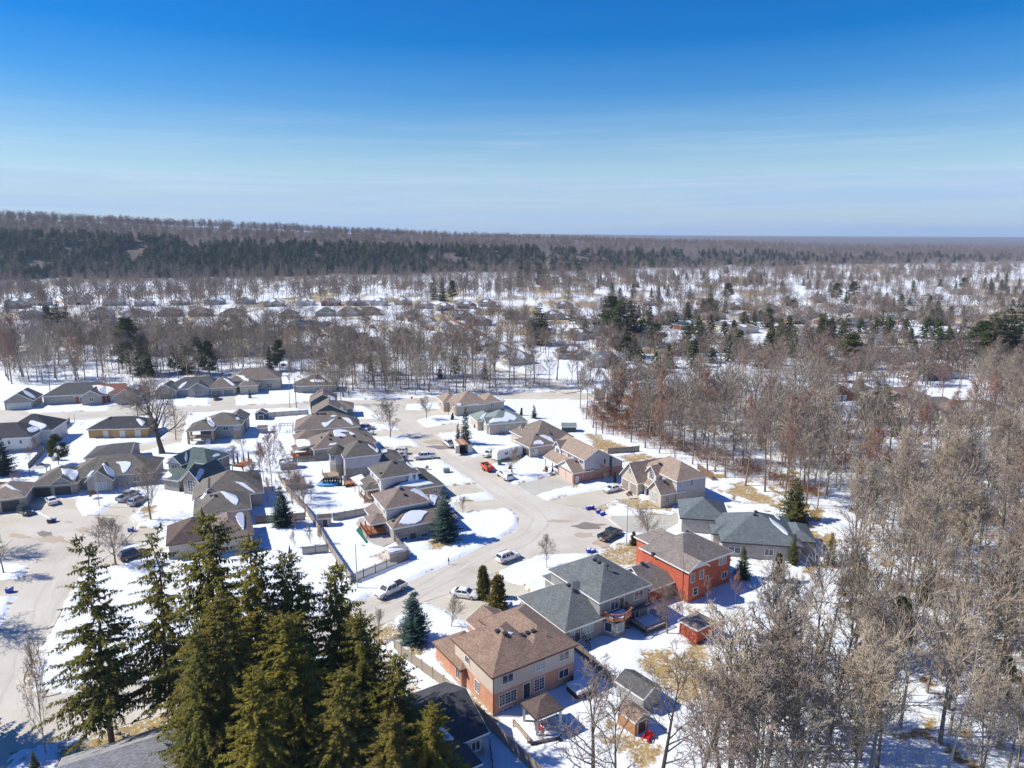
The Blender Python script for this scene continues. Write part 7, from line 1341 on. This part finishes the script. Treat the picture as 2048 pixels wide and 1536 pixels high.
row([(285, 613), (355, 611), (425, 610), (487, 609), (545, 614), (608, 612), (660, 612), (710, 612), (757, 612), (805, 611)], 3, 'from the left in the far row under the wooded hill', 'far row under the hill', seed=1)
row([(280, 632), (347, 631), (408, 630), (470, 632), (582, 634), (655, 630), (700, 630), (742, 628)], 184, 'from the left in the second far row, its back to the viewer', 'second far row', seed=2, garage=False)
row([(805, 642), (838, 652), (866, 662), (893, 673), (920, 685), (948, 699), (978, 713), (1012, 728)], -58, 'down the far street, on the side with the orange fence', 'far street, fence side', seed=3)
row([(618, 656), (655, 662), (690, 670), (722, 682), (755, 696)], 122, 'down the far street, on the side of the snowy road', 'far street, road side', seed=4, garage=False)
row([(250, 660), (305, 668), (365, 672), (430, 675), (490, 672), (545, 690), (600, 710)], 176, 'from the left in the back row behind the belt of trees', 'back row behind the trees', seed=5, garage=False)
row([(180, 690), (255, 706), (330, 712), (450, 716), (520, 712), (690, 728)], 6, 'from the left along the wood behind the cross street', 'houses along the wood', seed=6, garage=False)
row(sorted([(30, 618), (75, 612), (150, 610), (225, 612), (200, 640), (60, 640)]), 10, 'from the left in the far white-sided cluster below the hill', 'far left cluster', seed=7, two=True, upper=SD['white'])
row(sorted([(850, 618), (890, 622), (935, 618), (975, 614), (1030, 640), (925, 640), (960, 652), (1075, 660), (1130, 618), (1110, 640)]), 14, 'counting rightward in the far suburb below the pines', 'far suburb below the pines', seed=8, w=16, d=10)
RIGHT = [(1180, 650), (1165, 680), (1205, 672), (1290, 690), (1315, 650), (1345, 640), (1385, 660), (1430, 640), (1465, 662), (1490, 668), (1500, 642), (1560, 645), (1600, 648), (1625, 640), (1665, 650), (1720, 655)]
row([p + (8 if i % 2 else 22,) for i, p in enumerate(sorted(RIGHT))], 10, 'counting rightward across the wooded suburb, nearer belt', 'wooded suburb houses', seed=9, w=17, d=10)
R2_ = [(1420, 612), (1300, 612), (1480, 620), (1545, 625), (1690, 626), (1740, 640), (1790, 650), (1830, 640), (1880, 650), (1945, 645), (1990, 655), (1870, 600), (1930, 590), (1730, 600), (1640, 606), (2030, 690), (1930, 680), (1770, 690)]
row([p + (12,) for p in sorted(R2_)], 10, 'counting rightward across the wooded suburb, farther belt', 'farther wooded suburb houses', seed=10, w=16, d=10)
row(sorted([(1800, 724, 5), (1740, 722, 5), (1690, 745, 8), (1880, 760, 5), (1810, 815, 5), (1880, 838, 3), (1960, 850, 0), (1700, 800, 5)], key=lambda p: p[1]), 5, 'glimpsed through the bare wood, counting down the slope', 'houses glimpsed through the wood', seed=11, w=20, d=11)
row(sorted([(1330, 815, 12), (1420, 800, 8), (1270, 760, 5), (1150, 720, 5), (1215, 735, 5)]), 8, 'from the left behind the bare trees along the cross street', 'houses behind the street trees', seed=12, w=18, d=11)

# ------------------------------------------------------------------ woods made of countable trees
def in_poly(x, y, poly):
    ins = False; j = len(poly) - 1
    for i in range(len(poly)):
        if (poly[i][1] > y) != (poly[j][1] > y) and x < (poly[j][0] - poly[i][0]) * (y - poly[i][1]) / (poly[j][1] - poly[i][1]) + poly[i][0]: ins = not ins
        j = i
    return ins
WV = [V for V in []]
def scatter(poly_px, n, mind, seed, avoid=()):
    P = W(poly_px); q = random.Random(seed); xs_ = [p[0] for p in P]; ys_ = [p[1] for p in P]; out_ = []; tries = 0
    while len(out_) < n and tries < n * 60:
        tries += 1; x, y = q.uniform(min(xs_), max(xs_)), q.uniform(min(ys_), max(ys_))
        if not in_poly(x, y, P) or any((x - a) ** 2 + (y - b_) ** 2 < mind * mind for a, b_ in out_): continue
        if any(in_poly(x, y, hp) for hp in HARD[:4]): continue
        out_.append((x, y))
    return out_
def wood(poly, n, mind, seed, keys, label, group, hr=(18, 25)):
    q = random.Random(seed + 1)
    for x, y in scatter(poly, n, mind, seed):
        k = q.choice(keys); tree('bare_tree', k, (x, y), label, h=q.uniform(*hr), group=group, z=float(hill(np.array(x), np.array(y))), sx=q.uniform(.85, 1.15))
WK = ['wood%d' % i for i in range(7)]
wood([(1180, 812), (1260, 872), (1300, 905), (1430, 950), (1560, 985), (1640, 1010), (1800, 1000), (2150, 960), (2150, 790), (1600, 815), (1300, 806)], 40, 5.2, 1, WK + ['red0', 'red1', 'red2'] * 2 + ['tan0'], 'bare tree in the wood behind the street of gable houses', 'wood behind the gable houses', (14, 21))
EDGE = [(1160, 818), (1172, 840), (1186, 856), (1205, 868), (1226, 872), (1262, 886), (1290, 897), (1318, 908), (1350, 918), (1385, 930), (1415, 942), (1450, 956), (1490, 972), (1530, 986), (1570, 998), (1612, 1012)]
for i, (bx, by) in enumerate(EDGE): tree('bare_tree', (WK + ['red0', 'red2'])[(i * 5) % 9], G(bx, by), ORD[i] + ' bare tree along the back-yard edge of the wood, counting toward the viewer', h=rng.uniform(15, 21), group='trees along the back-yard edge', sx=rng.uniform(.8, 1.1))
wood([(1700, 1080), (1760, 1060), (2150, 980), (2300, 1300), (2200, 1700), (1430, 1700), (1430, 1540), (1540, 1420), (1620, 1320), (1680, 1200)], 50, 4.6, 2, WK + ['tan0', 'tan1', 'tan0', 'tan1', 'birch0'], 'bare tree in the shaded wood at the right-hand edge', 'shaded wood on the right', (16, 23))
wood([(560, 742), (700, 740), (850, 738), (1000, 745), (1180, 770), (1185, 782), (1020, 780), (880, 790), (700, 798), (640, 790), (690, 770)], 38, 5.5, 3, WK, 'tall bare tree in the belt along the cross street', 'belt along the cross street', (18, 24))
wood([(0, 715), (250, 705), (560, 715), (560, 752), (400, 752), (250, 770), (120, 768), (0, 770)], 34, 6.5, 4, WK + ['red0'], 'tall bare tree in the belt behind the houses across the street', 'belt behind the houses', (19, 26))
wood([(1180, 720), (1500, 715), (1700, 740), (1760, 790), (1500, 800), (1250, 785)], 20, 8, 5, WK + ['red0', 'red1', 'red2'], 'bare tree in the thicket beyond the cross street', 'thicket beyond the cross street', (10, 14))
wood([(1760, 700), (2150, 690), (2150, 800), (1900, 800), (1780, 770)], 13, 9, 6, WK + ['red1'], 'bare tree round the far car park', 'trees round the far car park', (13, 19))
wood([(1230, 790), (1330, 830), (1330, 880), (1230, 868), (1185, 830)], 18, 3.6, 7, ['oak0', 'oak1', 'oak0'], 'young tree still holding brown leaves at the wood edge', 'brown-leaved saplings', (6, 11))
wood([(1560, 900), (1750, 930), (1720, 990), (1580, 980)], 8, 5, 8, ['oak1', 'red1'], 'brown-leaved tree deep in the wood', 'brown-leaved trees in the wood', (7, 11))
for i, (bx, by, ty) in enumerate(((1700, 1240, 1100), (1790, 1330, 1190), (1850, 1210, 1110), (1560, 1400, 1290), (1490, 1420, 1330), (2010, 1260, 1130), (2000, 1420, 1310))):
    b_ = G(bx, by); tree('pine_tree', ['wpine0', 'pine1', 'dark1'][i % 3], b_, ORD[i] + ' dark evergreen counting down through the shaded wood', h=min(14, top_h(0, ty, b_)), group='evergreens in the shaded wood')
for bx, by, ty, lb, lean in ((1890, 1560, 1230, 'pale-barked leaning birch in the shaded wood', .12), (1545, 1640, 1390, 'white forked birch at the bottom of the wood', -.3), (1920, 1010, 830, 'pale leaning birch at the back of the wood', .45), (1440, 1580, 1300, 'grey tree with long crooked limbs at the edge of the yard', .1)):
    b_ = G(bx, by); tree('birch_tree', 'birch1' if 'birch' in lb else 'locust1', b_, lb, h=max(9, min(20, top_h(0, ty, b_))), lean=(0, lean))

# --- undergrowth: nobody could count it
def stuff_from(name, items, mat_of, label, cat, protos):
    """one object: low copies of small meshes joined"""
    Vs, Fs, n = [], [], 0
    for (x, y, z, s, rz, k) in items:
        v, f = protos[k]; ca, sa = math.cos(rz) * s[0], math.sin(rz) * s[0]
        w = np.empty_like(v); w[:, 0] = v[:, 0] * ca - v[:, 1] * sa + x; w[:, 1] = v[:, 0] * sa + v[:, 1] * ca + y; w[:, 2] = v[:, 2] * s[1] + z
        Vs.append(w); Fs.append(f + n); n += len(v)
    o = obj(name, np_mesh(name, np.concatenate(Vs), np.concatenate(Fs), mat_of)); tag(o, label, cat); o["kind"] = "stuff"; return o
def arr(tm): return np.array([tuple(p) for p in tm.v], dtype=np.float32), np.array(tm.f, dtype=np.int32)
def brush(seed, h=2.2, n=13):
    q = random.Random(seed); C = TM()
    def spike(p, e, w): s_ = (e - p).cross(Vector((q.gauss(0, 1), q.gauss(0, 1), q.gauss(0, 1)))).normalized() * w; C.tri(p + s_, p - s_, e)
    for i in range(n):
        p = Vector((q.gauss(0, .8), q.gauss(0, .8), -.1)); d = Vector((q.gauss(0, .35), q.gauss(0, .35), 1)).normalized(); e = p + d * h * q.uniform(.5, 1.1); spike(p, e, .03)
        for j in range(4): s_ = p.lerp(e, q.uniform(.3, .9)); spike(s_, s_ + rdir(q, d, R(q.uniform(25, 60))) * h * .4, .022)
    return arr(C)
def small_bare(seed, h=17, n=13, m=6, spread=.2, wd=.13):
    """a far tree: trunk, limbs and tapering twigs"""
    q = random.Random(seed); C = TM(); top = Vector((q.gauss(0, .5), q.gauss(0, .5), h * .95)); C.tube(Vector((0, 0, -.5)), top, .26, 0, 3)
    for i in range(n):
        t = .32 + .62 * (i + q.random()) / n; p = top * t; u = (t - .32) / .66; d = Vector((math.cos(i * 2.4), math.sin(i * 2.4), q.uniform(.6, 1.6))).normalized(); L = h * spread * (1.25 - .7 * u) * q.uniform(.75, 1.2); e = p + d * L + Vector((0, 0, L * .15)); k_ = (e - p).cross(Vector((q.gauss(0, 1), q.gauss(0, 1), q.gauss(0, 1)))).normalized() * wd; C.tri(p + k_, p - k_, e)
        for j in range(m):
            s_ = p.lerp(e, .25 + .7 * j / m + q.uniform(0, .1)); f = (rdir(q, d, R(q.uniform(20, 65))) + Vector((0, 0, .35))).normalized(); w_ = f.cross(Vector((q.gauss(0, 1), q.gauss(0, 1), q.gauss(0, 1)))).normalized() * wd; C.tri(s_ + w_, s_ - w_, s_ + f * L * q.uniform(.4, .75))
    return arr(C)
def small_con(seed, h=14, rad=3.0, tiers=9):
    q = random.Random(seed); C = TM(); C.tube(Vector((0, 0, -.5)), Vector((0, 0, h * .9)), .22, .05, 3)
    for i in range(tiers):
        t = .1 + .88 * i / tiers; r_ = rad * (1 - t) ** .6 + .25; n = 9
        for k in range(n):
            a = 6.283 * k / n + q.gauss(0, .2) + i; rr = r_ * q.uniform(.75, 1.2); d = Vector((math.cos(a), math.sin(a), 0)); s_ = Vector((-d.y, d.x, 0)); z = h * t
            C.tri(Vector((0, 0, z + h * .10)), d * rr + s_ * rr * .30 + Vector((0, 0, z - h * .02 * q.random())), d * rr - s_ * rr * .30 + Vector((0, 0, z - h * .03)))
    return arr(C)
q = random.Random(77)
M['twigs_mix'] = mat_plain('mixed_twigs', c(168, 154, 138), .95, .28, .05, spec=.1)
WOODR = W([(1200, 815), (1300, 905), (1560, 990), (1640, 1040), (1620, 1180), (1500, 1330), (1440, 1480), (1480, 1700), (2250, 1700), (2250, 800), (1600, 815)])
pts = scatter([(1200, 815), (1300, 905), (1560, 990), (1640, 1040), (1640, 1180), (1540, 1330), (1440, 1480), (1440, 1700), (2250, 1700), (2250, 800), (1600, 815)], 900, 1.3, 9)
stuff_from('undergrowth', [(x, y, 0, (q.uniform(.6, 1.3), q.uniform(.5, 1.4)), q.uniform(0, 6.28), q.randrange(4)) for x, y in pts], M['twigs_tan'], 'tangled brown undergrowth on the snow of the right-hand wood', 'undergrowth', [brush(i) for i in range(4)])
pts2 = scatter([(560, 735), (1180, 765), (1185, 782), (880, 792), (640, 795)], 420, 1.4, 10) + scatter([(0, 705), (560, 712), (560, 752), (250, 772), (0, 772)], 420, 1.6, 11) + scatter([(1180, 700), (1760, 710), (1760, 800), (1250, 790)], 260, 2.5, 12)
stuff_from('undergrowth', [(x, y, 0, (q.uniform(.7, 1.5), q.uniform(.6, 1.8)), q.uniform(0, 6.28), q.randrange(4)) for x, y in pts2], M['twigs'], 'grey brush and saplings under the belts of trees', 'undergrowth', [brush(10 + i) for i in range(4)])

pts3 = scatter([(1165, 825), (1200, 864), (1300, 892), (1420, 934), (1620, 1004), (1660, 985), (1500, 930), (1350, 880), (1200, 815)], 240, 1.2, 17)
stuff_from('leafy_brush', [(x, y, 0, (q.uniform(.7, 1.4), q.uniform(.8, 2.0)), q.uniform(0, 6.28), q.randrange(4)) for x, y in pts3], M['oakleaf'], 'rusty brown brush along the back-yard edge of the wood', 'undergrowth', [brush(20 + i, 2.2, 18) for i in range(4)])
# --- the lesser trees of the near woods, past those built one by one
mid_p = [small_bare(460 + i, 18, 26, 13, .25, .056) for i in range(6)]
q = random.Random(78)
OPEN = W([(1620, 690), (1930, 690), (1960, 880), (1760, 900), (1660, 860)])
ip = scatter([(1200, 812), (1300, 905), (1560, 985), (1680, 1040), (1700, 1180), (1630, 1300), (1560, 1400), (1450, 1530), (1450, 1700), (2250, 1700), (2250, 760), (1600, 790)], 620, 2.2, 13) + scatter([(560, 735), (1180, 765), (1185, 782), (880, 792), (640, 795)], 90, 3, 14) + scatter([(0, 700), (560, 705), (560, 752), (250, 772), (0, 772)], 150, 3, 15) + scatter([(1180, 690), (2200, 690), (2200, 800), (1250, 790)], 0, 4, 16)
stuff_from('wood_saplings', [(x, y, 0, (q.uniform(.7, 1.25), q.uniform(.45, 1.1)), q.uniform(0, 6.28), q.randrange(6)) for x, y in ip if not in_poly(x, y, OPEN) and (y < 140 or x < 20 or q.random() < .85)], M['twigs_mix'], 'thinner bare trees filling the woods between the larger ones', 'woods', mid_p)

ip = scatter([(1180, 690), (2200, 690), (2200, 800), (1250, 790)], 220, 3.5, 16)
stuff_from('thicket', [(x, y, 0, (q.uniform(.5, .9), q.uniform(.35, .65)), q.uniform(0, 6.28), q.randrange(6)) for x, y in ip if not in_poly(x, y, OPEN)], M['twigs_mix'], 'low grey thicket beyond the cross street', 'thicket', mid_p)
# --- the woods that read as one mass
def far_pts(n, y0, y1, seed, keep):
    q = random.Random(seed); out_ = []
    while len(out_) < n:
        u = q.random(); y = y0 * (y1 / y0) ** u; x = q.uniform(-.80, .84) * y
        if keep(x, y, q): out_.append((x, y))
    return out_
hz1 = lambda x, y: float(hill(np.array(x), np.array(y)))
def band(x, y):
    s = x / y; yb = np.interp(s, [-1.2, -.72, -.35, 0., .35, .75, 1.2], [640, 720, 800, 920, 1100, 1350, 1500]); wd = np.interp(s, [-1.2, -.72, -.35, 0., .35, .75], [420, 440, 470, 640, 900, 1000]); return (y - yb) / wd
M['far_twigs'] = mat_plain('far_twigs', c(146, 128, 114), .95, .32, .012, spec=.1); M['far_needles'] = mat_plain('far_needles', c(66, 72, 40), .95, .4, .03, spec=.1); M['hill_twigs'] = mat_plain('hill_twigs', c(152, 133, 122), .95, .25, .008, spec=.1)
bare_p = [small_bare(400 + i, wd=.17) for i in range(6)]; con_p = [small_con(420 + i, 13, 2.8 + .5 * i) for i in range(4)]
def density(x, y): return float(fbm(np.array(x / 60.), np.array(y / 60.), 71))
it = []
for x, y in far_pts(3700, 560, 2000, 21, lambda x, y, q: -0.42 < band(x, y) < 0.60 and density(x, y) > (.30 if band(x, y) > -.12 else .44)): it.append((x, y, hz1(x, y), (q.uniform(.9, 1.5), q.uniform(.75, 1.15)), q.uniform(0, 6.28), q.randrange(6)))
stuff_from('lower_hill_woods', it, M['far_twigs'], 'bare grey woods on the lower slope of the far hill', 'woods', bare_p)
it = []
for x, y in far_pts(3500, 640, 3200, 22, lambda x, y, q: .52 < band(x, y) < 1.35): it.append((x, y, hz1(x, y) - 4.0, (q.uniform(1.2, 1.9), q.uniform(.85, 1.2)), q.uniform(0, 6.28), q.randrange(6)))
stuff_from('hilltop_woods', it, M['hill_twigs'], 'bare brown woods along the top of the far hill', 'woods', bare_p)
it = []
for x, y in far_pts(2900, 640, 2200, 23, lambda x, y, q: .25 < band(x, y) < .51 and q.random() < np.interp(x / y, [-.7, -.2, .0, .25, .8], [.95, .9, .55, .25, .12]) and density(x, y) > .31): it.append((x, y, hz1(x, y), (q.uniform(1.0, 1.9), q.uniform(.6, 1.1)), q.uniform(0, 6.28), q.randrange(4)))
stuff_from('hillside_conifers', it, M['far_needles'], 'dark band of conifers along the far escarpment', 'conifers', con_p)
# trees of the far suburb beyond those that can be told apart
def sub_ok(x, y, q):
    if band(x, y) > -.05: return False
    s = x / y
    if y < 330 and s < .12: return False
    if s < .10: return q.random() < (.8 if y > 770 else (.25 if y > 500 else .8))
    if y < 265: return False
    return density(x, y) > (.30 if y > 440 else .47)
it = []
for x, y in far_pts(3000, 262, 1350, 24, sub_ok): it.append((x, y, hz1(x, y), (q.uniform(.6, 1.2), q.uniform(.4, .85)), q.uniform(0, 6.28), q.randrange(6)))
bare_d = [small_bare(440 + i, 17, 20, 7, .28, .10) for i in range(6)]
stuff_from('suburb_trees', it, M['far_twigs'], 'mass of bare trees over the far suburb roofs', 'trees', bare_d)
it = []
for x, y in far_pts(280, 300, 1300, 25, lambda x, y, q: band(x, y) < .02 and x / y > .12 and density(x, y) < .5): it.append((x, y, hz1(x, y), (q.uniform(.7, 1.3), q.uniform(.5, 1.1)), q.uniform(0, 6.28), q.randrange(4)))
stuff_from('suburb_conifers', it, M['far_needles'], 'scattered distant conifers over the far suburb', 'conifers', con_p)

# ------------------------------------------------------------------ the air
hm = bpy.data.materials.new('haze'); hm.use_nodes = True; hn = hm.node_tree.nodes; hn.clear(); ho = hn.new("ShaderNodeOutputMaterial"); pv = hn.new("ShaderNodeVolumePrincipled")
pv.inputs['Color'].default_value = (0.62, 0.80, 1.0, 1); pv.inputs['Density'].default_value = 0.00008; pv.inputs['Anisotropy'].default_value = 0.2; hm.node_tree.links.new(pv.outputs[0], ho.inputs['Volume'])
m = MB(); m.box(-14000, 14000, -400, 16000, -3, 190); o = m.build('haze', hm); o["kind"] = "stuff"; o["label"] = "thin blue winter haze in the air"; o["category"] = "haze"
